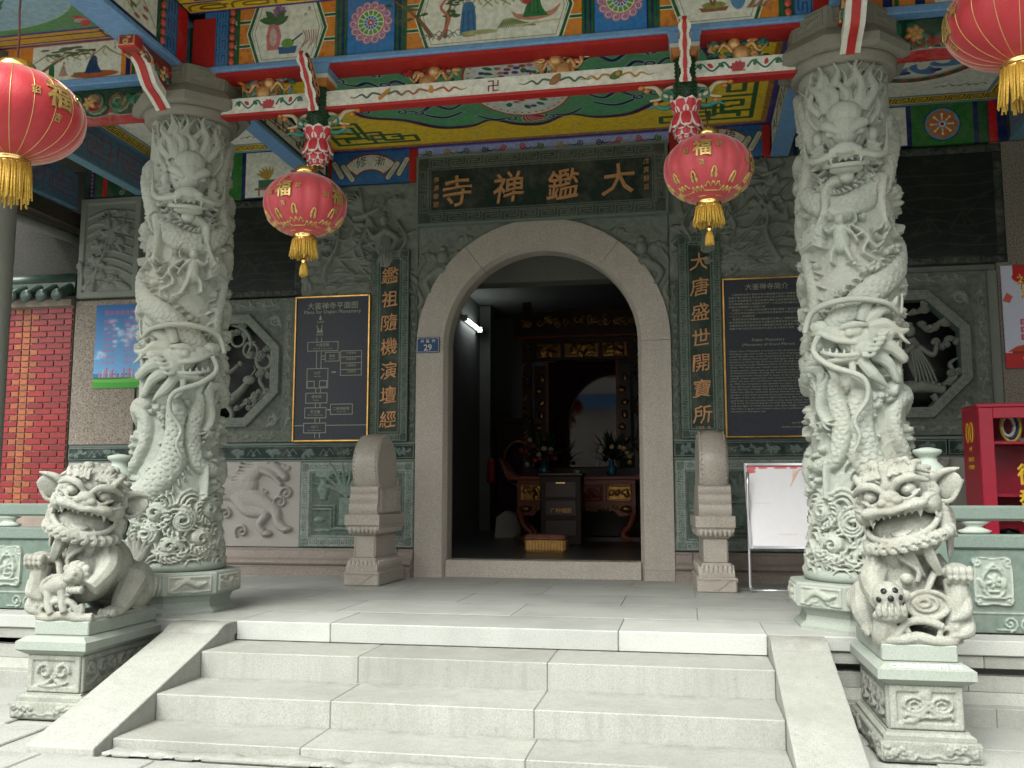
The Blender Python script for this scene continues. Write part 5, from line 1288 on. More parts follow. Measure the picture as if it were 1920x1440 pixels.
def strut(xc,label):
    o=empty('dragon_strut',(xc,-3.2,3.62),label=label,cat='bracket',group='carved struts under the eaves beams')
    yc,zc=-3.2,3.62
    P=[(-3.02,3.70),(-3.02,3.94),(-3.62,3.94),(-3.55,3.86),(-3.40,3.85),(-3.30,3.76),(-3.16,3.70)]
    b=MB(); b.prism([(y-yc,z-zc) for y,z in P],-.055,.055,'x'); b.build('carved_panel',paint('strut_red',(.16,.03,.02),.5,.4),o)
    r=random.Random(int(xc*10))
    for sx in (-1,1):
        b=MB()
        for k in range(16):
            b.m=k%3; t=r.random(); y=-3.06-.5*t; z=3.90-.14*r.random()*(1-t)-.01
            b.tube([(sx*.058,p[0]-yc,p[1]-zc) for p in spiral(y,z,.032,1.1,r.uniform(0,6),1,9,.3)],.010,5); b.ell((sx*.058,y-yc+.03,z-zc-.02),(.012,.022,.018),7,5)
        b.build('carved_flowers',[M_CG,M_TEAL,M_RED],o)
    q=catmull([(-3.54,3.87),(-3.43,3.83),(-3.33,3.72),(-3.22,3.67),(-3.10,3.60)],6)
    for nm,wd,t0,m in (('strut_edge',.062,.0,M_WHITE),('strut_stripe',.026,-.008,M_RED)):
        b=MB(); V=[];F=[]
        for i,(y,z) in enumerate(q):
            for xx,dz in ((-wd,t0),(wd,t0),(wd,t0+.05),(-wd,t0+.05)): V.append((xx,y-yc+dz*.5,z-zc+dz))
        for i in range(len(q)-1):
            for k in range(4): a=i*4+k; c=i*4+(k+1)%4; F.append((a,a+4,c+4,c))
        F+= [(0,1,2,3),(len(V)-1,len(V)-2,len(V)-3,len(V)-4)]
        b.add(V,F); b.build(nm,m,o)
    b=MB(); b.box(-.07,.07,-3.61-yc,-3.53-yc,3.865-zc,4.015-zc,bev=.006); blk=b.build('end_block',M_RED,o)
    for (x0,x1,z0,z1) in ((-.06,.06,3.875,3.883),(-.06,.06,3.997,4.005),(-.06,-.052,3.8832,3.9968),(.052,.06,3.8832,3.9968)): b=MB(); b.box(x0,x1,-.418,-.409,z0-zc,z1-zc); b.build('gilt_rim',M_CG,blk)
    b=MB()
    for k in range(3): b.tube([(p[0],-.412,p[1]) for p in spiral((-.01,.015,-.01)[k],.285+.036*k,.022,1.2,k*2,1,9,.3)],.007,5)
    b.build('gilt_emblem',M_CG,blk)
strut(-2.31,'red and white carved strut with gold tipped end above the left dragon pillar')
strut(2.48,'red and white carved strut above the right dragon pillar')

# ---------------------------------------------------------------- side lintels with carved green scroll boards
def side_lintel(x0,x1,label,kind):
    o=empty('side_lintel',(0,0,0),label=label,cat='beam',group='painted side lintels beyond the pillars')
    w,h=x1-x0,.30; cv=Cv(w,h,.004,PN)
    if kind=='left':
        e=w-.18; cv.rect(0,w,0,h,PO); cv.rect(0,.40,0,h,PG); p_fret_v(cv,.55,.66,0,h,(.02,.075,.17),(.06,.17,.33),.008,.11); cv.rect(.70,.78,0,h,PG); cv.rect(.93,.98,0,h,PN); 
        x=w-1.06; cv.rect(x-.02,x+.78,0,h,PO); cv.rect(x,x+.76,.008,h-.008,PW)
        cv.line(catmull([(x+.0,.02),(x+.14,.12),(x+.3,.2),(x+.45,.23)],6),[.016,.006],PBR); p_mount(cv,x+.05,x+.7,.16,.1,4)
        r=random.Random(3)
        for k in range(26): cv.ell(x+r.uniform(.1,.5),.20+r.uniform(0,.07),.04,.008,(.08,.11,.06))
        cv.ell(x+.54,.035,.2,.028,(.36,.09,.03)); p_man(cv,x+.52,.045,.19,(.015,.05,.13),True); p_man(cv,x+.27,.04,.11,(.45,.25,.2),True); p_man(cv,x+.17,.03,.14,(.03,.12,.04)); cv.rect(x+.36,x+.43,.03,.06,PBR)
        p_sig(cv,x+.70,.27,.03,'五老'); cv.rect(x+.80,x+.84,0,h,PN); cv.rect(x+.85,x+.88,0,h,PG)
    else:
        cv.rect(0,w,0,h,PO); cv.rect(.10,.16,0,h,PN); cv.rect(.17,.20,0,h,PG); cv.rect(.30,.36,0,h,PN); cv.rect(.42,1.3,.008,h-.008,PW); p_pine(cv,.6,.04,.2,1,6); p_mount(cv,.5,1.2,.12,.12,6)
    picture('picture_board',cv,o,(x0,-3.0,3.97),(w,0,0),(0,0,h),.2)
    b=MB(); b.box(x0,x1,-3.02,-2.80,3.915,3.9695,bev=.006); b.build('blue_edge',M_LBLUE,o)
    hh=.27; cv=Cv(w,hh,.005,(.012,.05,.022)); r=random.Random(int(x0*7))
    x=.06
    while x<w-.05:
        k=1 if int(x*10)%2 else -1
        p=spiral(x+.08,hh*.5+.03*k,.085,1.5,x*5,k,18,.15); cv.line(p,.021,(.30,.33,.20),.022); cv.line(p,.015,(.02,.10,.045),.026); cv.line(p,.006,(.30,.05,.03),.03)
        m_leaf(cv,x+.1,hh*.5,.14,r.uniform(0,6),.02,.3,(.02,.13,.07)); m_leaf(cv,x+.03,hh*.4,.10,r.uniform(0,6),.02,.3,(.22,.03,.02))
        x+=.19
    for xx in np.arange(.3,w,.75): m_flower(cv,xx,hh*.62,.06,.03,6,(.45,.25,.08))
    ed=catmull([(k*.11,.03+.022*abs(sin(k*1.3))) for k in range(int(w/.11)+2)],5)
    cv.line(ed,.016,(.45,.43,.34),.028); cv.poly(ed+[(w+.2,-.02),(-.1,-.02)],(.30,.02,.02))
    cv.relief('scroll_board',cv.mat('scroll_board_%s'%kind,.45,.3),.008,o,(x0,-2.93,3.64),(0,0,0),.05)
side_lintel(-4.85,-2.46,'painted left lintel with seated scholar picture over a green scroll board','left')
side_lintel(2.62,5.3,'painted right lintel over a green scroll board behind the top right lantern','right')

# ---------------------------------------------------------------- frieze on the wall under the ceiling
fz=empty('wall_frieze',(0,0,0),label='painted frieze of fans, clouds and pictures along the top of the wall',cat='frieze')
w,h=2.585,.132; cv=Cv(w,h,.0035,(.34,.42,.72)); cv.rect(0,w,h-.012,h,(.16,.12,.36)); r=random.Random(1)
for k in range(13):
    x=.12+k*.197; c=((.02,.12,.06),(.40,.03,.14),(.40,.05,.08),(.01,.02,.16),(.05,.08,.25),(.34,.25,.05))[(k*5)%6]; s=1 if k%2 else -1
    cv.line(spiral(x,h*.5,.036,1.6,k,s,18,.1),.0095,(.55,.5,.5)); cv.line(spiral(x,h*.5,.036,1.6,k,s,18,.1),.0065,c); cv.line(catmull([(x+s*.03,h*.42),(x+s*.07,h*.36),(x+s*.12,h*.5)],5),[.009,.002],c)
picture('cloud_strip',cv,fz,(-1.285,-.03,4.288),(w,0,0),(0,0,h),.05)
def fan(x0,x1,z0,z1,txt):
    w,h=x1-x0,z1-z0; cv=Cv(w,h,.003,(.03,.12,.30)); cx,cy=w*.5,h*.02; k=w/.86
    a0,a1=radians(38),radians(142); R,r0=.335*k,.145*k
    P=arcpts(cx,cy,R*1.08,R*.92,a0,a1)+arcpts(cx,cy,r0*1.3,r0,a1,a0)
    cv.line(P,.014,(.13,.045,.03),closed=True); cv.poly(P,(.52,.52,.44)); cv.line(P,.004,(.30,.05,.03),closed=True)
    for s in (-1,1):
        for d in (0,.085):
            A=(cx+s*(.235+d)*k,cy+.06*k+d*.25*k); B=(A[0]+s*.085*k,A[1]+.15*k)
            if d==0: A,B=(cx+s*.20*k,cy+.045*k),(cx+s*.30*k,cy+.19*k)
            cv.line([A,B],.035*k,(.07,.04,.025)); cv.line([A,B],.026*k,(.45,.46,.36)); cv.line(catmull([A,((A[0]+B[0])/2+.012,(A[1]+B[1])/2),B],4),.003,PGR)
    cv.text(txt[0],cx-.10*k,cy+.235*k,.125*k,PBK,.12,.8); cv.text(txt[1],cx+.11*k,cy+.235*k,.125*k,PBK,-.08,.8)
    picture('fan_panel',cv,fz,(x0,-.028,z0),(w,0,0),(0,0,h),.05)
fan(-2.235,-1.385,4.068,4.415,'修漸'); fan(1.375,2.20,4.098,4.415,'頓悟')
for x0,x1,z0 in ((-1.384,-1.288,4.062),(-2.34,-2.236,4.06),(1.302,1.374,4.06),(2.201,2.28,4.09)):
    b=MB(); b.box(x0,x1,-.034,.04,z0,4.415,bev=.004); b.build('red_strip',M_RED,fz)
def side_frieze(x0,x1,z0,order):
    w,h=x1-x0,4.5-z0; cv=Cv(w,h,.004,PN); sq=.50; cur=.03
    for it in order:
        if it=='pic':
            d=.80; cv.rect(cur,cur+d,.01,h-.01,PW); cx=cur+d*.5
            cv.rect(cx-.25,cx-.05,.10,.20,(.04,.14,.07)); cv.line([(cx-.24,.10),(cx-.24,.03)],.01,(.25,.10,.07)); cv.line([(cx-.06,.10),(cx-.06,.03)],.01,(.25,.10,.07)); cv.line([(cx-.28,.10),(cx-.02,.10)],.012,(.28,.11,.07))
            for k in range(6): m_leaf(cv,cx-.15,.2,.15,1.57+(k-2.5)*.3,None,.12,(.40,.27,.05))
            m_vase(cv,cx+.16,.05,.13,.24,None,(.42,.10,.12)); cv.line([(cx+.16,.18),(cx+.33,.15),(cx+.33,.10),(cx+.18,.12)],.005,PGR)
        elif it=='flower':
            d=.55; cv.rect(cur,cur+d,0,h,(.03,.15,.03)); cx,cy=cur+d/2,h/2; R=.155; cv.ell(cx,cy,R*1.06,R*1.06,PN); cv.ell(cx,cy,R,R,(.12,.26,.38))
            for k in range(8): a=k*pi/4; cv.ell(cx+R*.62*cos(a),cy+R*.62*sin(a),R*.3,R*.27,(.46,.14,.03),None,a)
            cv.ell(cx,cy,R*.55,R*.55,(.46,.14,.03))
            for k in range(8): a=k*pi/4; cv.line([(cx+R*.3*cos(a),cy+R*.3*sin(a)),(cx+R*.6*cos(a),cy+R*.6*sin(a))],.006,PW); cv.ell(cx+R*.62*cos(a),cy+R*.62*sin(a),.012,.012,PW)
            cv.ell(cx,cy,R*.28,R*.28,(.12,.26,.38)); cv.ell(cx,cy,R*.2,R*.2,PW); cv.ell(cx,cy,R*.12,R*.12,PR)
        elif it=='green':
            d=.16; cv.rect(cur,cur+d*.5,0,h,(.02,.10,.03)); cv.rect(cur+d*.55,cur+d,0,h,PR)
        cur+=d+.045
    picture('picture_panel',cv,fz,(x0,-.026,z0),(w,0,0),(0,0,h),.05)
side_frieze(-4.05,-2.36,3.98,['green','flower','pic']); side_frieze(2.50,4.42,4.10,['green','pic','flower','green'])
w,h=.72,.38; cv=Cv(w,h,.005,(.02,.06,.03)); cv.rect(.05,.12,0,h,PN); cv.rect(.14,.2,0,h,(.02,.08,.03)); cv.rect(.22,.27,0,h,PR)
for k in range(8): cv.ell(.085,.03+k*.046,.014,.018,(.30,.12,.10)); cv.line(spiral(.45+.03*(k%3),.05+.04*k,.04,1.2,k,1,9),.006,(.30,.06,.05) if k%2 else (.25,.3,.2))
picture('end_panel',cv,fz,(-5.15,-.026,4.10),(w,0,0),(0,0,h),.05)
# ---------------------------------------------------------------- red lanterns
def satin(name,col,dark,ribs,gold=False):
    m,t,b=new_mat(name); v=coords(t); n=noise(t,v,3.0,4,.6); n2=noise(t,v,220,2,.5)
    c=ramp(t,n.outputs[0],[(.35,dark),(.65,col)]).outputs[0]; c=mixc(t,'MULTIPLY',.25,c,n2.outputs[1])
    t.links.new(c,b.inputs['Base Color']); b.inputs['Roughness'].default_value=.42; b.inputs['Sheen Weight'].default_value=.9; b.inputs['Sheen Roughness'].default_value=.35; b.inputs['Sheen Tint'].default_value=(1,.75,.75,1); b.inputs['Specular IOR Level'].default_value=.35
    wv=N(t,'ShaderNodeTexNoise'); wv.inputs['Scale'].default_value=160; wv.inputs['Detail'].default_value=2; n3=noise(t,v,14,4,.6); am=N(t,'ShaderNodeMath'); am.operation='MULTIPLY_ADD'; am.inputs[1].default_value=3.0
    t.links.new(v,wv.inputs['Vector']); t.links.new(n3.outputs[0],am.inputs[0]); t.links.new(wv.outputs[0],am.inputs[2])
    bp=N(t,'ShaderNodeBump'); bp.inputs['Strength'].default_value=.35; bp.inputs['Distance'].default_value=.004; t.links.new(am.outputs[0],bp.inputs['Height']); t.links.new(bp.outputs[0],b.inputs['Normal'])
    return m
M_SATA=satin('faded_pink_satin',(.58,.085,.10),(.48,.05,.065),0); M_SATB=satin('red_satin',(.50,.04,.05),(.40,.022,.03),0)
M_EMB=paint('gold_print',(.62,.44,.16),.32,.2,.6,50,.05); M_EMBD=paint('dark_print_edge',(.20,.09,.03),.5,.2); M_TASS=paint('gold_fringe',(.58,.36,.05),.5,.45,.15,90,.4,.5)
def on_globe(V,R,kz,th0,z0,off):
    """wrap letters (x,depth,z) round the globe"""
    out=[]
    for x,y,z in V:
        zz=max(-.98,min(.98,(z+z0)/(R*kz))); r=R*sqrt(1-zz*zz)+off-y; a=th0+x/max(R*sqrt(1-zz*zz),.1)
        out.append((r*sin(a),-r*cos(a),z+z0))
    return out
def lantern(loc,R,label,style,faces,cord_to,tail=True):
    o=empty('red_lantern',loc,label=label,cat='lantern',group='red lanterns hanging from the porch eaves')
    kz=.77 if style=='faded' else .69; n=16 if style=='faded' else 20
    # globe: bulging gores
    V=[];F=[]; sub=6; M_=n*sub; rows=26
    for i in range(rows+1):
        ph=radians(14)+(pi-2*radians(14))*i/rows
        for k in range(M_):
            a=2*pi*k/M_; u=(k%sub)/sub; g=1-(.05 if style=='faded' else .014)*(1-sin(pi*u)**.7)*sin(ph)+.004*sin(9*ph+k//sub*2.3)*sin(pi*u)
            V.append((R*g*sin(ph)*sin(a),-R*g*sin(ph)*cos(a),R*kz*cos(ph)))
    for i in range(rows):
        for k in range(M_): a,b=i*M_+k,i*M_+(k+1)%M_; F.append((a,a+M_,b+M_,b))
    link('globe',np_mesh('globe',V,F,M_SATA if style=='faded' else M_SATB,True),o)
    zt=R*kz*cos(radians(14)); rt=R*sin(radians(14))
    b=MB(); b.lathe([(rt*1.0,zt-.01),(rt*1.12,zt+.002),(rt*1.10,zt+.045),(rt*.95,zt+.052),(0,zt+.052)],n=28); b.build('top_collar',M_BRASS,o)
    b=MB(); b.lathe([(0,-zt-.055),(rt*1.0,-zt-.055),(rt*1.14,-zt-.045),(rt*1.14,-zt-.03),(rt*1.06,-zt-.022),(rt*1.14,-zt-.012),(rt*1.05,-zt+.012)],n=28); b.build('bottom_collar',M_BRASS,o)
    if style!='faded':
        for k in range(n):
            a=2*pi*(k+.0)/n; b=MB()
            b.tube([(R*.992*sin(ph)*sin(a),-R*.992*sin(ph)*cos(a),R*kz*cos(ph)) for ph in np.linspace(radians(15),radians(165),18)],.0024,5); b.build('gold_rib',M_EMB,o)
    r=random.Random(int(abs(loc[0])*100)); fr=MB(); L=.115*R/.3 if style=='faded' else .20
    for k in range(74):
        a=2*pi*k/74+r.uniform(-.03,.03); rr=rt*1.10+r.uniform(-.006,.004); l=L*r.uniform(.88,1.06); sp=r.uniform(-.015,.03); w=r.uniform(-.02,.02)
        fr.tube([(rr*sin(a),-rr*cos(a),-zt-.035),((rr+sp*.5)*sin(a+w*.5),-(rr+sp*.5)*cos(a+w*.5),-zt-.05-l*.5),((rr+sp)*sin(a+w),-(rr+sp)*cos(a+w),-zt-.05-l)],[.0068,.0062,.0045],5)
    q=fr.build('fringe',M_TASS,o); tag(q,kind='stuff')
    if tail:
        b=MB(); b.tube([(0,0,-zt-.06),(0,0,-zt-.05-L*1.06)],.006,6); b.build('tail_cord',M_BRASS,o)
        b=MB(); zz=-zt-.05-L*1.06; b.lathe([(0,zz+.012),(.014,zz),(.02,zz-.02),(.013,zz-.038),(.017,zz-.042)],n=12); b.build('tail_knob',M_BRASS,o)
        b=MB()
        for k in range(16):
            a=2*pi*k/16; b.tube([(.012*sin(a),.012*cos(a),zz-.035),(.024*sin(a),.024*cos(a),zz-.075),(.027*sin(a),.027*cos(a),zz-.12-r.uniform(0,.012))],.005,5)
        q=b.build('tail_tassel',M_TASS,o); tag(q,kind='stuff')
    for th,zc in faces:
        s=.125*R/.3
        for nm,mt,bold,off in (('emblem_edge',M_EMBD,.035,.002),('emblem',M_EMB,.018,.005)):
            V,F=text3d('福',s,.003,bold); b=MB(); b.add(on_globe(V,R,kz,th,zc,off),F); b.build(nm,mt,o)
            for ch,dx,dz,sz in (('招',-.108,-.01,.04),('财',.108,.02,.04),('吉',0,-.10,.036),('祥',-.0,.092,.03)):
                V,F=text3d(ch,sz*R/.3,.003,bold*.7)
                V=V+np.array([dx*R/.3,0,dz*R/.3]); b=MB(); b.add(on_globe(V,R,kz,th,zc,off),F); b.build('small_character' if nm=='emblem' else 'character_edge',mt,o)
    if style=='faded':        # ruyi scroll border near the foot
        b=MB()
        for k in range(12):
            a=2*pi*k/12+.12
            def P(da,z): 
                zz=z/(R*kz); rr=R*sqrt(max(.01,1-zz*zz))*1.006; return (rr*sin(a+da),-rr*cos(a+da),z)
            big=(k%2==0); z0=-.52*R*kz if big else -.60*R*kz
            for s in (-1,1): b.tube([P(s*(.035+p[0]),z0+p[1]) for p in spiral(.02,.0,.026,1.1,2.2,-s,10,.25)],.0055,5)
            b.tube([P(x,z0+.045-18*x*x*.5) for x in np.linspace(-.06,.06,9)],.006,5); b.tube([P(x,z0-.045+.012*cos(x*40)) for x in np.linspace(-.26,.26,22)],.005,5); b.tube([P(x,z0-.075) for x in np.linspace(-.26,.26,8)],.004,5)
        b.build('scroll_border',M_EMB,o)
    b=MB(); q=[(0,0,zt+.05)]; n_=6
    for k in range(1,n_+1): q.append((.006*sin(k*2.1),0,zt+.05+(cord_to-loc[2]-zt-.05)*k/n_))
    b.tube(q,.006,6); b.build('cord',paint('cord_dark',(.09,.03,.02),.8,.2),o); 
    b=MB(); b.tube([(.0,0,zt+.09),(.014,0,zt+.075),(.0,0,zt+.06)],.009,6); b.ell((0,0,zt+.055),(.03,.03,.016),10,6); b.build('hook',M_BRASS,o)
    return o
thcam=lambda x,y: atan2(1.38-x,-(-9.08-y))
lantern((-1.283,-2.91,2.904),.300,'faded pink red lantern hanging under the left lotus pendant','faded',[(thcam(-1.28,-2.9)-.55,.035),(thcam(-1.28,-2.9)+.85,.02)],3.66)
lantern((1.583,-2.854,3.006),.300,'faded pink red lantern hanging under the right lotus pendant','faded',[(thcam(1.58,-2.85)-.12,.055),(thcam(1.58,-2.85)+1.35,.0)],3.66)
lantern((-2.365,-4.56,2.985),.385,'large red lantern with gold ribs at the upper left edge of the porch','new',[(thcam(-2.44,-4.5)+.62,.05),(thcam(-2.44,-4.5)-.9,.06)],4.27,False)
lantern((3.225,-3.86,3.40),.375,'large red lantern with gold ribs at the upper right edge of the porch','new',[(thcam(3.22,-3.86)+.0,.13),(thcam(3.22,-3.86)-1.3,.0)],4.27,False)

# ---------------------------------------------------------------- framed boards
M_BFRAME=paint('polished_brass_frame',(.55,.33,.10),.25,.3,.9,12,.05); M_CREAM=paint('cream_print',(.27,.275,.20),.5,.1); M_BRDN=paint('board_charcoal',(.030,.035,.045),.38,.2,0,30,.08,.22)
def framed(name,x0,x1,z0,z1,label,cat):
    o=empty(name,(x0,-.055,z0),label=label,cat=cat); w,h=x1-x0,z1-z0
    b=MB(); b.box(.018,w-.018,-.004,.045,.018,h-.018); b.build('board',M_BRDN,o)
    for nm,a in (('frame_side',(0,.02,0,h)),('frame_side',(w-.02,w,0,h)),('frame_rail',(.0201,w-.0201,0,.02)),('frame_rail',(.0201,w-.0201,h-.02,h))):
        b=MB(); b.box(a[0],a[1],-.016,.045,a[2],a[3],bev=.004); b.build(nm,M_BFRAME,o)
    return o,w,h
o,w,h=framed('floor_plan_board',-2.592,-1.768,1.350,2.872,'charcoal brass framed board with a line plan of the monastery','sign board')
it=[('大鉴禅寺平面图',w*.50,h-.105,.078,.55),('Plans for Dajian Monastery',w*.50,h-.175,.052,.62)]
ln=MB(); T=.0035
def LR(x0,x1,z0,z1):
    for a in ((x0-T,x1+T,z0-T,z0+T),(x0-T,x1+T,z1-T,z1+T),(x0-T,x0+T,z0+T,z1-T),(x1-T,x1+T,z0+T,z1-T)): ln.box(a[0],a[1],-.007,-.003,a[2],a[3])
def LV(x,z0,z1): ln.box(x-T,x+T,-.007,-.003,z0,z1)
def LH(x0,x1,z): ln.box(x0,x1,-.007,-.003,z-T,z+T)
bx=lambda u:(u-513)/(967-513)*w; bz=lambda v:(1340-v)/(1340-440)*h        # proportions of the drawing
for (a,b_,c,d) in ((595,778,783,728),(703,786,848,793),(795,920,938,787),(595,721,1012,892),(591,719,1104,1043),(587,715,1195,1133),(741,871,1175,1113),(583,714,1286,1227),(598,640,1010,970),(671,715,1005,968)): LR(bx(a),bx(b_),bz(c),bz(d))
for z in (825,862,902): LH(bx(795),bx(920),bz(z))
for x in (650,678):
    for a,b_ in ((728,700),(890,785),(1043,1014),(1133,1106),(1227,1197),(1318,1288),(645,622)): LV(bx(x),bz(a),bz(b_))
for z in (815,835): LH(bx(681),bx(703),bz(z))
LH(bx(513)+.02,bx(583),bz(1241)); LH(bx(714),bx(967)-.02,bz(1241))
ln.box(bx(722),bx(741),-.007,-.003,bz(1150),bz(1143)); ln.box(bx(743),bx(768),-.007,-.003,bz(920),bz(912))
for u,v in ((668,575),(657,655),(676,655)): ln.prism([(bx(u-9),bz(v+14)),(bx(u+9),bz(v+14)),(bx(u+5),bz(v-2)),(bx(u),bz(v-18)),(bx(u-5),bz(v-2))],-.007,-.003)
ln.build('plan_lines',M_CREAM,o)
for t,u,v,s in (('灵芝塔',668,603,.026),('普贤阁',665,682,.026),('大雄宝殿',685,746,.038),('斋堂',744,816,.034),('五楼寮房',858,800,.028),('四楼寮房',858,838,.028),('三楼寮房',858,878,.028),('二楼寮房',858,914,.028),('大厅',657,920,.036),('停车场',655,1065,.036),('天王殿',650,1158,.038),('二楼讲经堂',805,1140,.036),('山门',648,1248,.036)): it.append((t,bx(u),bz(v),s))
for t,u,v,s in (('Main Hall of Great Heroes',687,768,.019),('Dining Hall',744,835,.016),('Main Hall',657,940,.02),('Parking',653,1087,.02),('Hall of Celestial Kings',650,1178,.019),('Lecture Hall',805,1158,.02),('Front Hall Monastery',648,1271,.017)): it.append((t,bx(u),bz(v),s))
letters('lettering',it,M_CREAM,o,-.005,None,None,.0022)
o,w,h=framed('history_board',1.778,2.612,1.345,2.884,'charcoal brass framed board of dense text partly behind the right dragon pillar','sign board')
it=[('大鉴禅寺简介',w*.50,h-.09,.066,.40),('Dajian Monastery',w*.50,h-.61,.036,.30),('(Monastery of Grand Mirror)',w*.50,h-.655,.036,.48)]
CN=['大鉴禅寺坐落于韶关市区兴隆街是为纪念六祖惠能大鉴禅师而建','始建于唐代显庆五年初名开元寺又名大梵寺六祖在此开坛讲法','由弟子法海集录成六祖坛经遂为禅宗之根本道场','历代高僧辈出香火鼎盛殿宇庄严','明清以来屡遭兵火寺院几经兴废僧众流离','民国三十二年虚云和尚驻锡于此重兴殿堂广度众生','一九四五年抗战胜利之后寺院渐次修复','一九九二年经政府批准重新开放为宗教活动场所','佛源老和尚主持重建大雄宝殿天王殿山门等殿堂','现今寺院道风纯正四众弟子云集法轮常转']
for i in range(13):
    s=(CN[i%10]+CN[(i+3)%10])[:26]; ww=.70 if i not in (4,7,11,12) else (.34,.24,.60,.0)[(4,7,11,12).index(i)]
    if ww: s=s[:max(5,int(26*ww/.70))]; it.append((s,.06+ww/2+(.03 if i in (0,5,8) else 0),h-.165-.030*i,.022,ww))
EN=['Dajian Chan Monastery is located in the downtown area of','Shaoguan city and covers a modest plot of ground. Built','under the fifth year of the Tang Dynasty Emperor Gaozong,','it was in Dajian Monastery, in Shaoguan that the Sixth','Patriarch preached the Dharma and his disciples recorded','his teaching as the Platform Sutra of Chan Buddhism in','China. The temple was rebuilt many times over centuries.','Great masters came here to teach and the halls were full','of incense and lamps. During the wars the monastery was','damaged and the monks had to leave. In the year 1943 the','master Xuyun stayed here and restored the halls for all.','After the war the monastery was slowly repaired again.','In 1992 the monastery was opened as a place of worship.','The old master Foyuan then led the rebuilding of the main','hall, the hall of kings, the gate and the guest rooms.','With the efforts of monks and lay friends the walls and','gardens took their present form and visitors are many.','People of the city come to light incense in the morning','and listen to the lectures held on the second floor hall.','The work of restoring goes on with the help of everyone','and the light of Chan practice will shine bright. Now it','has been a quiet and solemn place for meditation and','attraction in Shaoguan city.']
for i,s in enumerate(EN): it.append((s,.055+(.72 if i<22 else .32)/2,h-.715-.0262*i,.021,.72 if i<22 else .32))
it+= [('April 20, 2000',w-.16,.135,.024),('Buddhist Calendar 2544',w-.20,.10,.024)]
letters('lettering',it,M_CREAM,o,-.005,None,None,.0022)
# house number plate on the arch
o=empty('house_number_plate',(-1.272,-.045,2.245),label='small blue house number plate 29 on the left side of the arch',cat='sign'); w,h=.238,.158
b=MB(); b.box(0,w,-.004,.02,0,h,bev=.003); b.build('plate',paint('plate_blue',(.012,.05,.14),.3,.15),o)
b=MB(); 
for a in ((0.006,w-.006,.006,.0095),(.006,w-.006,h-.0095,h-.006),(.006,.0095,.0096,h-.0096),(w-.0095,w-.006,.0096,h-.0096)): b.box(a[0],a[1],-.0065,-.0035,a[2],a[3])
b.build('rim',M_WHITE,o); letters('lettering',[('兴',.06,.118,.036),('隆',.119,.118,.036),('街',.178,.118,.036),('29',.119,.052,.088)],M_WHITE,o,-.005,None,None,.003,.012)
for sx in (.015,w-.015):
    b=MB(); b.lathe([(0,-.0065),(.004,-.006),(.005,-.003)],(sx,0,h-.018),8,'y'); b.build('screw',M_STEEL,o)

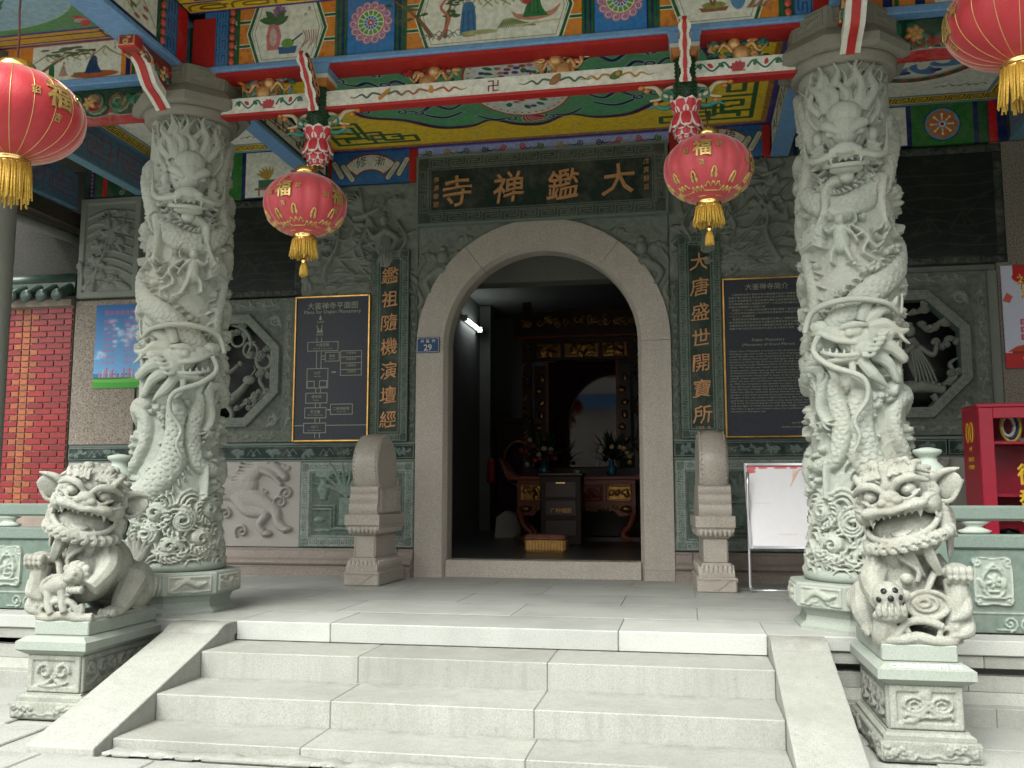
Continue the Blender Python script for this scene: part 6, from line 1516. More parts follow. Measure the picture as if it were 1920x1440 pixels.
# ---------------------------------------------------------------- drum shaped door stones
def drum_stone(xc,label,flip):
    o=empty('drum_stone',(xc,-.64,0),rz=radians(3 if flip else -1),label=label,cat='door stone',group='drum stones flanking the doorway')
    w=.166; d=.47      # half width of the base; half depth
    P=lambda name,x,y0,y1,z0,z1,bev=.012: (lambda b:(b.box(-x,x,y0,y1,z0,z1,bev=bev),b.build(name,M_DRUM,o))[1])(MB())
    base=P('base',.165,-.37,.37,0,.13,.012)
    # carved foot: hanging cloth triangles
    b=MB(); b.prism([(-.11,.10),(.11,.10),(.0,.02)],-.378,-.369); b.prism([(-.165,.122),(.165,.122),(.165,.105),(.12,.112),(.06,.10),(0,.112),(-.06,.10),(-.12,.112),(-.165,.105)],-.380,-.369)
    b.prism([(-.37,.122),(.37,.122),(.37,.09),(.34,.105),(.3,.085),(.2,.105),(.1,.085),(0,.105),(-.1,.085),(-.2,.105),(-.3,.085),(-.34,.105),(-.37,.09)],.164,.172,'x'); b.build('carved_cloth',M_DRUM,base)
    b=MB(); 
    for k,(x,y,z) in enumerate(((.150,.44,.131),(.150,.44,.16),(.118,.41,.235),(.105,.39,.245))): pass
    def moulded(name,rings,parent):
        b=MB(); V=[];F=[]
        for x,y,z in rings: V+= [(-x,-y,z),(x,-y,z),(x,y,z),(-x,y,z)]
        for i in range(len(rings)-1):
            for k in range(4): a=i*4+k; c=i*4+(k+1)%4; F.append((a,c,c+4,a+4))
        F+= [(3,2,1,0),tuple(range(len(V)-4,len(V)))]; b.add(V,F); return b.build(name,M_DRUM,parent)
    lw=moulded('lower_lotus',[(.148,.355,.131),(.150,.357,.165),(.142,.348,.195),(.125,.33,.225),(.112,.31,.243)],o)
    b=MB()
    for x in np.linspace(-.115,.115,7): b.ell((x,-.346,.185),(.019,.016,.045),8,6)
    for y in np.linspace(-.30,.30,14): b.ell((.141,y,.185),(.014,.019,.045),8,6); b.ell((-.141,y,.185),(.014,.019,.045),8,6)
    q=b.build('lotus_carving',M_DRUM,lw); tag(q,kind='stuff')
    wst=P('waist',.100,-.295,.295,.243,.445,.006)
    for (a,b_,c,dd) in ((-.092,-.084,.26,.43),(.084,.092,.26,.43)): b=MB(); b.box(a,b_,-.302,-.294,c,dd); b.build('panel_rim',M_DRUM,wst)
    for y in (-.28,.27): b=MB(); b.box(.099,.106,y,y+.01,.26,.43); b.build('panel_rim',M_DRUM,wst)
    up=moulded('upper_lotus',[(.105,.30,.4455),(.125,.32,.46),(.15,.35,.50),(.158,.358,.535)],o)
    b=MB()
    for x in np.linspace(-.118,.118,7): b.ell((x,-.342,.497),(.019,.018,.036),8,6)
    for y in np.linspace(-.30,.30,14): b.ell((.142,y,.497),(.016,.019,.036),8,6); b.ell((-.142,y,.497),(.016,.019,.036),8,6)
    q=b.build('lotus_carving',M_DRUM,up); tag(q,kind='stuff')
    P('table',.166,-.375,.375,.5355,.635,.006)
    # saddle: stepped roll moulding rising towards the drum
    b=MB(); q=[(-.34,.636)]+[(-.34-.012*sin(pi*k/6),.64+.09*k/6) for k in range(7)]+[(-.325,.735)]+[(-.325-.010*sin(pi*k/6),.74+.075*k/6) for k in range(7)]+[(-.305,.82)]+[(-.305-.008*sin(pi*k/6),.825+.06*k/6) for k in range(7)]+[(-.26,.90),(.16,.90),(.26,.80),(.33,.70),(.33,.636)]
    b.prism(q,-.135,.135,'x'); sd=b.build('saddle',M_DRUM,o)
    cv=Cv(.64,.25,.006); r=random.Random(2)
    for k in range(13): cv.line(catmull([(.05+.045*k,.02),(.05+.045*k+r.uniform(-.02,.02),.12),(.05+.045*k+.03,.22)],5),[.010,.014,.006],None,.014)
    cv.relief('swirl_carving',M_DRUM,.009,sd,(.136,-.33,.637),(0,0,pi/2),.004)
    # drum: disc with its axis along x
    dz,dy,Rr,hw=1.070,-.045,.292,.122
    b=MB(); prof=[(0,-hw),(Rr*.90,-hw),(Rr*.925,-hw-.001),(Rr*.94,-hw+.006),(Rr*.975,-hw+.012),(Rr*1.0,-hw+.03),(Rr*1.045,-hw*.45),(Rr*1.06,0),(Rr*1.045,hw*.45),(Rr*1.0,hw-.03),(Rr*.975,hw-.012),(Rr*.94,hw-.006),(Rr*.925,hw+.001),(Rr*.90,hw),(0,hw)]
    b.lathe(prof,(0,dy,dz),56,'x'); dm=b.build('drum',M_DRUM,o)
    b=MB()
    for s in (-1,1):
        for k in range(44):
            a=2*pi*k/44; b.ell((s*(hw-.020),dy+Rr*.998*cos(a),dz+Rr*.998*sin(a)),.0085,7,5)
    q=b.build('studs',M_DRUM,dm); tag(q,kind='stuff')
    # bracing scroll behind the drum
    b=MB(); b.prism([(.10,.64),(.31,.64),(.31,.94),(.275,.98),(.25,.90),(.18,.80)],-.12,.12,'x'); b.build('brace',M_DRUM,o)
    return o
drum_stone(-1.475,'speckled stone drum on a carved pedestal left of the doorway',False)
drum_stone(1.615,'speckled stone drum on a carved pedestal right of the doorway',True)

# ---------------------------------------------------------------- easel notice board
o=empty('easel_notice_board',(1.905,-.96,0),rz=radians(6),label='white notice board on a bent steel tube stand beside the right dragon pillar',cat='notice board')
b=MB()
tw=.52
b.tube(catmull([(0,-.02,1.0),(0,0,.15),(0,-.0,.06),(.02,.03,.018),(.05,.10,.012)],6)+[(.05,.35,.012)],.013,10); 
b.build('left_leg',M_STEEL,o)
b=MB(); b.tube(catmull([(tw,-.02,1.0),(tw,0,.15),(tw,0,.06),(tw-.02,.03,.018),(tw-.05,.10,.012)],6)+[(tw-.05,.35,.012)],.013,10); b.build('right_leg',M_STEEL,o)
b=MB(); b.tube([(.045,.085,.0135),(tw-.045,.085,.0135)],.012,8); b.build('foot_bar',M_STEEL,o)
cv=Cv(.52,.70,.004,(.86,.86,.86)); cv.rect(0,.52,.672,.70,(.62,.10,.12)); r=random.Random(4)
for k in range(9): cv.line(catmull([(.37+.010*k,.50+.016*k),(.40+.008*k,.56+.012*k),(.405+.012*k,.65)],4),[.003,.0045,.001],(.78,.40,.32) if k%2 else (.80,.56,.42))
for k in range(12): cv.ell(.02+r.uniform(0,.05),.655+r.uniform(-.03,.015),.02,.012,(.68,.2,.2))
for k in range(11): cv.ell(r.uniform(.1,.45),.665,.025,.007,(.70,.25,.22))
for k in range(5): cv.line([(.05+.03*k,.36),(.07+.03*k,.365)],.003,(.80,.70,.68)); cv.line([(.25+.03*k,.10),(.27+.03*k,.103)],.003,(.82,.60,.58))
pb=picture('poster',cv,o,(.0,0,0),(tw-.02,0,0),(0,.16,.69),.006,.35,.03); pb.location=(.01,-.055,.385)
b=MB(); A=Matrix.Translation((.0,-.058,.375))@Matrix.Rotation(-atan2(.16,.69),4,'X')
for (x0,x1,z0,z1) in ((-.012,.014,-.01,.725),(tw-.014,tw+.012,-.01,.725),(.0141,tw-.0141,-.01,.016),(.0141,tw-.0141,.700,.725)): b.box(x0,x1,-.016,.008,z0,z1,A,.003)
b.build('frame',M_STEEL,o)

# ---------------------------------------------------------------- side railings
RLEN=3.1
def railing(x0,x1,label,sg):
    o=empty('stone_railing',(0,-3.02,0),label=label,cat='railing',group='green stone railings along the porch edge')
    def bxp(name,a,b_,y0,y1,z0,z1,mat,bev=.008): b=MB(); b.box(a,b_,y0,y1,z0,z1,bev=bev); return b.build(name,mat,o)
    ends=(x0,x1) if sg>0 else (x1,x0)
    bxp('hand_rail',x0,x1,-.055,.055,.665,.755,M_RAIL,.014); bxp('middle_rail',x0,x1,-.05,.05,.50,.585,M_RAIL,.01)
    w=x1-x0; hpan=.385; cv=Cv(w,.49,.004,(.12,.165,.135)); L=(.30,.35,.30)
    cv.line([(0,.115),(w,.115)],.005,L,.012); r=random.Random(3)
    xs=np.arange(.24,w,.50) if sg>0 else np.arange(w-.24,0,-.50)
    for i,x in enumerate(xs):
        A=catmull([(x-.10,.19),(x-.10,.40),(x-.07,.435),(x,.43),(x+.07,.435),(x+.10,.40),(x+.10,.19),(x+.07,.165),(x,.17),(x-.07,.165)],4,True)
        cv.poly(A,(.27,.32,.27),.010); cv.line(A,.006,(.36,.41,.35),.02,closed=True)
        for sx in (-1,1):
            for zz in (.19,.41): cv.line(spiral(x+sx*.085,zz,.028,1.2,zz*9,sx,10),.006,(.36,.41,.35),.022)
        z=.03; C=(.33,.38,.32)
        cv.ell(x,.305,.03,.028,C,z); m_flower(cv,x,.30,.045,z,6,C); cv.line(arcpts(x,.30,.06,.075,.2,pi-.2),.009,C,z); m_leaf(cv,x-.05,.26,.07,1.9,z,.3,C); m_leaf(cv,x+.05,.26,.07,1.2,z,.3,C)
        cv.rect(x-.03,x+.03,.235,.25,C,z); cv.line(arcpts(x,.25,.055,.04,pi,2*pi),.010,C,z); cv.line([(x-.055,.205),(x+.055,.205)],.011,C,z); cv.line([(x-.04,.37),(x,.395),(x+.04,.37)],.010,C,z)
        c=x+.13
        for s in (-1,1): cv.line(spiral(c+s*.05,.055,.045,1.5,pi/2,s,14),.0055,L,.012); 
        cv.line([(c-.12,.02),(c-.02,.02)],.005,L,.012)
    pnl=cv.relief('carved_panel',cv.mat('rail_panel_%d'%(sg>0),.55,.25),.0065,o,(x0,-.030,.010),(0,0,0),.06)
    if sg>0: letters('donor_lettering',[('谢坤明',x0+.53,.475,.038)],paint('pale_lettering',(.36,.40,.36),.6,.1),pnl,0,(-x0,-.006,-.01),None,.003)
    # lotus supports between the rails
    for x in (np.arange(x0+.16,x1,.62) if sg>0 else np.arange(x1-.16,x0,-.62)):
        b=MB(); b.lathe([(.02,.586),(.085,.588),(.10,.605),(.06,.618),(.045,.63),(.07,.645),(.10,.66),(.02,.664)],(x,0,0),16,sy=.5); b.build('lotus_support',M_RAILP,o)
    # end post with gourd finial
    px=ends[0]-.085 if sg>0 else ends[0]+.085
    bxp('post',px-.08,px+.08,-.08,.08,0,.80,M_RAIL,.01)
    b=MB(); b.lathe([(.0,.80),(.07,.801),(.075,.83),(.055,.845),(.06,.86),(.098,.90),(.105,.945),(.09,.985),(.058,1.02),(.052,1.05),(.072,1.062),(.085,1.08),(.080,1.092),(.03,1.105),(0,1.107)],(px,0,0),20); b.build('gourd_finial',M_RAILP,o)
    return o
railing(2.93,5.9,'dark green carved stone railing right of the right guardian lion',1)
railing(-5.9,-2.68,'dark green carved stone railing left of the left guardian lion',-1)

# ---------------------------------------------------------------- red fire cabinet
M_CAB=paint('cabinet_red',(.40,.012,.035),.35,.1); M_CABY=paint('cabinet_yellow',(.72,.46,.02),.5,.1)
o=empty('fire_cabinet',(3.60,-1.45,0),label='red metal fire equipment cabinet with glass door behind the right railing',cat='cabinet')
W_,D_,H_=1.0,.40,1.48
b=MB(); b.box(-.0,.015,0,D_,0.02,H_); b.build('side_panel',M_CAB,o); b=MB(); b.box(W_-.015,W_,0,D_,.02,H_); b.build('side_panel',M_CAB,o)
b=MB(); b.box(.0151,W_-.0151,D_-.015,D_,.02,H_); b.build('back_panel',M_CAB,o); b=MB(); b.box(-.006,W_+.006,-.012,D_,H_+.0005,H_+.03,bev=.005); b.build('top_panel',M_CAB,o); b=MB(); b.box(.0,W_,0,D_,0,.0195); b.build('bottom_panel',M_CAB,o)
for z in (.42,.80,1.20): b=MB(); b.box(.0155,W_-.0155,.02,D_-.016,z,z+.022); b.build('shelf',M_CAB,o)
for nm,(x0,x1,z0,z1) in (('door_stile',(.004,.105,.03,H_-.002)),('door_stile',(W_-.105,W_-.004,.03,H_-.002)),('door_rail',(.1051,W_-.1051,.03,.14)),('door_rail',(.1051,W_-.1051,H_-.085,H_-.002)),('door_stile',(.47,.53,.1401,H_-.0851))): b=MB(); b.box(x0,x1,-.022,-.002,z0,z1,bev=.004); b.build(nm,M_CAB,o)
m,t,bs=new_mat('cabinet_glass'); bs.inputs['Base Color'].default_value=(.9,.92,.92,1); bs.inputs['Roughness'].default_value=.03; bs.inputs['Transmission Weight'].default_value=1.0; bs.inputs['IOR'].default_value=1.0; bs.inputs['Specular IOR Level'].default_value=.3; M_GLASS=m
b=MB(); b.box(.1055,.4695,-.012,-.008,.1405,H_-.0855); b.build('glass_pane',M_GLASS,o); b=MB(); b.box(.5305,W_-.1055,-.012,-.008,.1405,H_-.0855); b.build('glass_pane',M_GLASS,o)
letters('lettering',[('微',.335,.97,.165),('型',.335,.78,.165),('消',.345,.60,.165),('防',.66,.97,.165),('站',.66,.78,.165)],M_CABY,o,-.014,None,None,.002,.02)
V=[('119',.22,1.30,.055),('火警',.20,1.17,.04),('消防器材',.20,1.09,.036),('严禁挪用',.20,1.03,.036)]
q=letters('side_lettering',[(a,-x,z,s) for a,x,z,s in V],M_CABY,o,-.002,None,(0,0,-pi/2),.002,.01)
b=MB()
for yy in (.16,.26):
    b.tube([(-.003,yy+.035*cos(a),1.30+.075*sin(a)) for a in np.linspace(0,2*pi,22)],.005,5)
b.build('ring_print',M_CABY,o)
h=empty('fire_hose',(3.86,-1.25,1.222),label='coiled yellow and white fire hose on the top shelf of the red cabinet',cat='hose')
for k,(rr,m_) in enumerate(((.075,M_WHITE),(.095,M_NAVY),(.115,M_YELLOW))):
    b=MB(); b.tube([(rr*cos(a)*.6+.01*k,-.05+.0*a,.12+rr*sin(a)) for a in np.linspace(0,2*pi,26)],.013,8); b.build('coil',m_,h)
h=empty('tool_bag',(4.08,-1.25,1.222),label='crumpled grey plastic bag on the top shelf of the red cabinet',cat='bag')
b=MB(); r=random.Random(3)
for k in range(14): b.ell((r.uniform(-.13,.13),r.uniform(-.06,.06),r.uniform(.012,.05)),(r.uniform(.03,.07),.05,r.uniform(.012,.03)),8,6,Matrix.Rotation(r.uniform(-.5,.5),3,'Y'))
b.build('bag_body',paint('grey_plastic',(.30,.34,.30),.2,.4),h)
h=empty('helmet',(3.83,-1.27,.443),label='dark fire helmet on the middle shelf of the red cabinet',cat='helmet')
b=MB(); b.lathe([(.12,.002),(.115,.02),(.10,.06),(.07,.10),(.0,.12)],(0,0,0),18); b.build('shell',M_BLACK,h); b=MB(); b.lathe([(.11,0),(.15,.004),(.15,.012),(.11,.014)],(0,0,.003),18); b.build('brim',M_STEEL,h)

# ---------------------------------------------------------------- posters
cv=Cv(.60,.92,.003,(.03,.17,.42))
for k in range(92):
    y=.16+k*.0083; t=k/92; cv.rect(0,.60,y,y+.0084,(.14*(1-t)+.008*t,.34*(1-t)+.08*t,.56*(1-t)+.24*t))
r=random.Random(6)
XX,YY=np.meshgrid(cv.xs,cv.ys)
for k in range(70):
    x,y=(r.gauss(.34,.10),r.gauss(.60,.075)) if k<56 else (r.gauss(.06,.04),r.gauss(.37,.02)); q=r.uniform(.012,.035); ga=np.exp(-((XX-x)/q)**2-((YY-y)/(q*.6))**2)[...,None]*r.uniform(.15,.45); cv.col+=ga*(np.array((.62,.72,.82),np.float32)-cv.col)
cv.rect(0,.60,0,.10,(.05,.26,.035)); cv.ell(.3,.09,.4,.03,(.10,.34,.06)); cv.ell(.2,.11,.25,.014,(.03,.15,.03))
for k in range(22): x=.06+.023*k; hh=r.uniform(.02,.11); cv.rect(x,x+.017,.115,.115+hh,((.28,.20,.28),(.40,.10,.14),(.30,.34,.42))[k%3])
for k,ch in enumerate('韶关市民文明公约'): cv.text(ch,.13+.062*k,.83,.058,(.45,.06,.10))
for i,s in enumerate(('热爱祖国','遵纪守法','明礼诚信','团结友善','崇尚科学','自强不息','爱护公物','热爱家园')):
    cv.text(s,.17,.735-.065*i,.036,(.45,.07,.14)); cv.text(('勤俭自强','敬业奉献','保护环境','美化家园','移风易俗','助人为乐','尊老爱幼','共建和谐')[i],.42,.735-.065*i,.036,(.45,.07,.14))
p=picture('print',cv,None,(0,0,0),(.60,0,0),(0,0,.92),.006,.35,.05); p.name='blue_poster'; p.location=(-4.925,-.03,1.955); tag(p,'blue sky poster with red characters on the stone wall behind the left dragon pillar','poster')
cv=Cv(.70,.95,.003,(.50,.52,.62)); cv.rect(.10,.70,.84,.95,(.46,.02,.02)); cv.ell(.45,.84,.36,.10,(.46,.02,.02))
P=[(.235+.03*(1 if k%2==0 else .4)*cos(pi/2+k*pi/5),.915+.03*(1 if k%2==0 else .4)*sin(pi/2+k*pi/5)) for k in range(10)]; cv.poly(P,(.70,.50,.05))
for k,(ch,x,y,s) in enumerate((('社',.20,.80,.15),('会',.36,.80,.15),('主',.52,.80,.15),('义',.64,.80,.1),('核',.22,.68,.13),('心',.37,.68,.13),('价',.52,.68,.13))):
    cv.text(ch,x+.006,y-.006,s,(.30,.02,.02)); cv.text(ch,x,y,s,(.72,.52,.10))
cv.poly([(.04,.70),(.0,.62),(.06,.60),(.09,.66)],(.50,.10,.06))
cv.text('人民有信仰',.36,.50,.05,(.20,.04,.10))
for i,s in enumerate(('国家  富强','社会  自由','公民  爱国')): cv.rect(.14,.24,.395-.07*i,.45-.07*i,(.48,.09,.14)); cv.text(s[:2],.19,.4225-.07*i,.036,(.60,.55,.55)); cv.text(s[4:],.36,.4225-.07*i,.04,(.30,.06,.10))
cv.rect(0,.70,.0,.14,(.46,.03,.03)); cv.poly([(.02,.15),(.68,.15),(.60,.20),(.42,.235),(.35,.27),(.28,.235),(.10,.20)],(.44,.06,.03)); cv.rect(.06,.64,.13,.155,(.26,.03,.02))
cv.line(arcpts(.20,.085,.04,.04,-1.2,2.6,14),.010,(.70,.45,.05)); cv.line([(.165,.115),(.235,.05)],.009,(.70,.45,.05)); cv.line([(.16,.09),(.19,.12)],.014,(.70,.45,.05))
p=picture('print',cv,None,(0,0,0),(.70,0,0),(0,0,.95),.006,.4,.04); p.name='red_poster'; p.location=(4.285,-.03,1.955); tag(p,'red and white slogan poster at the right end of the wall','poster')
# ---------------------------------------------------------------- carved dragon pillars
PR0,PZ0,PZ1=.288,.33,3.64
def pillar_field(mir):
    """height field of the carving, unrolled: a = distance round from the side facing the steps, z"""
    w=2*pi*.32; h=PZ1-PZ0; cv=Cv(w,h,.0055,(1,1,1)); uc=w/2; rr=random.Random(21)
    PYI=[180,250,400,560,700,850,1000,1062]; ZI=[3.70,3.44,2.83,2.21,1.68,1.11,.55,.33]
    def q(s,py): return (uc+.32*math.asin(max(-1,min(1,s*.93)))+ (0 if abs(s)<=1.07 else (s-1.07*np.sign(s))*.3), float(np.interp(py,PYI,ZI))-PZ0)
    def path(pts,n=8): return catmull([q(a,b) for a,b in pts],n)
    # clouds of little scalloped discs, three depths, all round
    def disc(x,y,r,z):
        for dx in (-w,0,w):
            if -r<x+dx<w+r:
                cv.ell(x+dx,y,r,r*.88,None,z,0,'round'); cv.ell(x+dx,y,r*.70,r*.62,None,z*1.12,0,'cone',ring=.005); cv.ell(x+dx,y,r*.26,r*.26,None,z*1.3)
    def chain(x,y,L,ang,seed,z=.052):      # a drift of scalloped cloud lobes
        q_=random.Random(seed); n=max(3,int(L/.042)); bend=q_.uniform(-1.2,1.2); px,py=x,y; a=ang
        pts=[(px,py)]
        for i in range(n): a+=bend/n; px+=L/n*cos(a); py+=L/n*sin(a)*.8; pts.append((px,py))
        cv.line(catmull(pts,4),[.012,.026,.022,.008],None,z*.62)
        for i,(u,v) in enumerate(pts[:-1]):
            r0=q_.uniform(.019,.034)*(1 if i<n-1 else .8); o=(-1 if i%2 else 1)*.012; disc(u,v+o,r0,z*q_.uniform(.8,1.1))
    for k in range(120):
        chain(rr.uniform(0,w),rr.uniform(.55,h-.62),rr.uniform(.12,.34),rr.choice((0,pi))+rr.uniform(-.5,.5),k)
    for k in range(26):
        x,y=rr.uniform(0,w),rr.uniform(.5,h-.6); L=rr.uniform(.15,.3); s=rr.choice((-1,1))
        cv.line(catmull([(x,y),(x+.35*L*s,y+.06),(x+.7*L*s,y-.03),(x+L*s,y+.04)],7),[.006,.016,.012,.003],None,.058)
    # quieter hollows between the coils
    for s,py,rx,rz in ((-.55,470,.07,.10),(.0,520,.06,.08),(-.3,540,.06,.06),(.55,600,.08,.07),(-.7,640,.05,.09),(.6,760,.05,.12),(.25,910,.12,.08),(-.25,715,.1,.1)):
        x,y=q(s,py); z=cv.win(x-rx,x+rx,y-rz,y+rz); sl,X,Y=z; k=((X-x)/rx)**2+((Y-y)/rz)**2; f=np.clip((1-k)*3,0,1); cv.z[sl]=cv.z[sl]*(1-f)+.008*f
    # the back of the pillar repeats coils of the dragons
    back=lambda pts:[((uc+w/2+a)%w,z-PZ0) for a,z in pts]
    def body(p,wd,z,sc=(.044,.013),fin=1,finz=.042):
        if fin:
            n=len(p)
            for i in range(2,n-2,2):
                dx,dy=p[i+1][0]-p[i-1][0],p[i+1][1]-p[i-1][1]; L=sqrt(dx*dx+dy*dy)+1e-9; nx,ny=-dy/L*fin,dx/L*fin
                wl=wd if np.isscalar(wd) else float(np.interp(i/(n-1)*(len(wd)-1),range(len(wd)),wd)); bx,by=p[i][0]+nx*wl*.92,p[i][1]+ny*wl*.92
                cv.line([(bx,by),(bx+nx*.03+dx/L*.018,by+ny*.03+dy/L*.018),(bx+nx*.052+dx/L*.045,by+ny*.052+dy/L*.045)],[.013,.010,.002],None,finz)
        cv.line(p,wd,None,z,'round','over',False,sc)
    # upper dragon: coil round the neck, then away to the back
    body(path([(-1.25,300),(-.98,360),(-.74,415),(-.22,446),(.36,452),(.85,425),(1.2,380)]),[.06,.075,.08,.085,.085,.08,.07],.056,(.046,.014))
    body(path([(1.02,250),(.85,300),(.78,350),(.95,400),(1.25,440)]),[.05,.06,.06,.06,.06],.050,(.038,.012))
    body(path([(-1.35,500),(-1.0,552),(-.55,588),(.0,622),(.42,650),(.75,700),(1.2,740)]),[.075,.085,.092,.092,.085,.08,.07],.058,(.048,.015),1)
    body(path([(.95,520),(.8,600),(.95,660),(1.3,700)]),[.05,.055,.055,.05],.050,(.038,.012),-1)
    # lower dragon: big curl below its head
    body(path([(-.10,765),(-.02,815),(-.14,862),(-.45,900),(-.85,925),(-1.25,920)]),[.075,.105,.112,.105,.095,.08],.064,(.054,.017),1)
    body(path([(-1.25,760),(-.9,775),(-.75,810),(-.95,860),(-1.3,900)]),[.04,.055,.05,.05,.04],.050,(.036,.012),0)
    body(path([(.62,705),(.45,760),(.32,820),(.50,870),(.85,880)]),[.05,.065,.07,.06,.05],.054,(.042,.014),0)
    for k in range(5):      # back coils
        z0=.95+.55*k; body([((uc+w/2+a)%w if False else uc+w*.5-.55+a,z0-PZ0+.18*sin(a*5+k)) for a in np.linspace(0,.55,14)],.075,.055,(.046,.014),1 if k%2 else -1)
        body([(a,z0-PZ0+.18*sin((a+.55)*5+k)) for a in np.linspace(0,.45,12)],.075,.055,(.046,.014),1 if k%2 else -1)
    # legs with hooked claws
    def leg(pts,w0,claw):
        p=path(pts); cv.line(p,[w0*1.3,w0,w0*.7],None,.068,'round','over',False,(.03,.007)); e=p[-1]
        for a in claw: cv.line(catmull([e,(e[0]+.035*cos(a),e[1]+.035*sin(a)),(e[0]+.07*cos(a-.35),e[1]+.07*sin(a-.35))],4),[.017,.014,.003],None,.074)
        for j in range(4): cv.line(catmull([p[len(p)//3],(p[len(p)//3][0]+.05,p[len(p)//3][1]+.03*j),(p[len(p)//3][0]+.10,p[len(p)//3][1]+.05*j)],4),[.012,.008,.002],None,.062)
    leg([(-.72,405),(-.66,440),(-.70,480)],.036,(3.6,4.3,5.0,5.7)); leg([(.15,405),(.42,420),(.46,455),(.62,485)],.034,(4.4,5.1,5.8,.2))
    leg([(.62,735),(.72,780),(.60,805)],.04,(3.4,4.0,4.7,5.4)); leg([(-.72,760),(-.80,720),(-.72,690)],.03,(1.0,1.7,2.4))
    # immortal boy with halo ribbon and open scroll
    x,y=q(.17,500)
    for pts,wd,z in (([(0,.04),(-.01,-.02),(-.03,-.09),(-.06,-.17)],[.04,.035,.022,.016],.066),([(.0,-.04),(.05,-.10),(.06,-.17)],[.03,.02,.016],.066),([(.02,.05),(.07,.03),(.09,.06)],[.022,.018,.015],.072),([(-.02,.05),(-.07,.0),(-.10,-.05)],[.02,.016,.012],.066),([(.0,.02),(.0,-.06)],[.052,.058],.066)):
        cv.line(catmull([(x+a,y+b) for a,b in pts],5),wd,None,z)
    cv.ell(x,y+.10,.036,.042,None,.082); cv.line(arcpts(x-.01,y+.13,.10,.055,.15,pi-.15),.013,None,.066); cv.line(arcpts(x-.05,y+.10,.05,.05,0,2*pi),.009,None,.056); cv.line(arcpts(x+.06,y+.10,.04,.045,0,2*pi),.009,None,.056)
    cv.line(catmull([(x-.06,y+.06),(x-.16,y-.02),(x-.13,y-.12),(x-.22,y-.18),(x-.2,y-.24)],7),[.012,.018,.016,.01,.004],None,.056)
    P=[(x+.09,y+.09),(x+.16,y+.11),(x+.27,y+.08),(x+.30,y-.06),(x+.19,y-.03),(x+.11,y-.08)]; cv.poly(P,None,.060,soft=.012); cv.line([(x+.165,y+.10),(x+.18,y-.04)],.008,None,.070); cv.line([(x+.10,y-.07),(x+.18,y-.03),(x+.29,y-.06)],.010,None,.068)
    # ruff of mane behind the upper head
    for k in range(34):
        x=(-.40+.80*k/33); bx,by=uc+x*.45,(3.20-PZ0)-.35*x*x; L=rr.uniform(.22,.40); lean=x*1.1; sw=rr.choice((-1,1))*.03
        cv.line(catmull([(bx,by),(bx+lean*.3*L+sw,by+.35*L),(bx+lean*.7*L-sw,by+.7*L),(bx+lean*1.1*L+sw*.6,by+L)],7),[.022,.024,.015,.003],None,.032+.014*(k%3))
    for k in range(16):
        x=rr.uniform(-.5,.5); cv.line(spiral(uc+x,(3.05-PZ0)+rr.uniform(-.15,.3),.05,1.3,rr.uniform(0,6),rr.choice((-1,1)),16),[.007,.012,.010],None,.034)
    for s in (-1,1):
        for k in range(9):
            y=3.10-PZ0-.045*k; cv.line(catmull([(uc+s*.13,y),(uc+s*(.17+.01*(k%2)),y-.02),(uc+s*.215,y+.02)],5),[.016,.014,.003],None,.05)
    # waves at the foot
    for row in range(5):
        y=.02+.105*row; n=9; 
        for k in range(n+1):
            x=(k+.5*(row%2))*w/n; amp=.065*(1-.08*row)
            for j,(ra,wd) in enumerate(((1.0,.012),(.72,.011),(.45,.010))):
                cv.line(arcpts(x,y-.03,.105*ra,.115*ra,.15,pi-.15,12),wd,None,.034+.010*j-.003*row)
    for s,py,r_,d in ((-.62,1000,.09,1),(-.45,962,.085,-1),(.15,975,.10,1),(.55,1010,.08,-1),(.75,955,.08,1),(-.85,955,.07,1),(-.1,1025,.08,-1)):
        x,y=q(s,py)
        for j in range(3): cv.line(spiral(x,y,r_*(1-.25*j),1.15,.5+.3*j,d,18,.3),[.010,.013,.016],None,.050+.008*j)
        for j in range(7): a=2.5*d+.32*j; cv.line(catmull([(x+r_*cos(a),y+r_*sin(a)),(x+r_*1.35*cos(a+.2),y+r_*1.35*sin(a+.2)),(x+r_*1.45*cos(a+.5),y+r_*1.45*sin(a+.5))],4),[.014,.010,.003],None,.060)
        for j in range(9): cv.ell(x+rr.uniform(-.08,.08),y+rr.uniform(.04,.12),.011,.011,None,.064)
    for k in range(30): x=rr.uniform(0,w); cv.line(catmull([(x,rr.uniform(.0,.12)),(x+.10,rr.uniform(.05,.2)),(x+.22,rr.uniform(.0,.14))],6),[.006,.014,.004],None,.05)
    x,y=q(.62,900); cv.line([(x,y-.12),(x,y+.09)],.022,None,.075); cv.ell(x,y+.09,.024,.02,None,.08)
    cv.noise_z(.006,.035,4)
    if mir: cv.z=cv.z[:,::-1].copy()
    # soften the edge where the carving meets the plain neck at the top
    f=np.clip((h-cv.ys)/.10,0,1)[:,None]; cv.z=cv.z*f+.012*(1-f)
    return cv,w,h
def bend(b,a0,r,z0):      # wrap a head modelled flat round the shaft
    for i,(x,y,z) in enumerate(b.v):
        th=(a0+x)/.335; R=r-y; b.v[i]=(R*sin(th),-R*cos(th),z0+z)
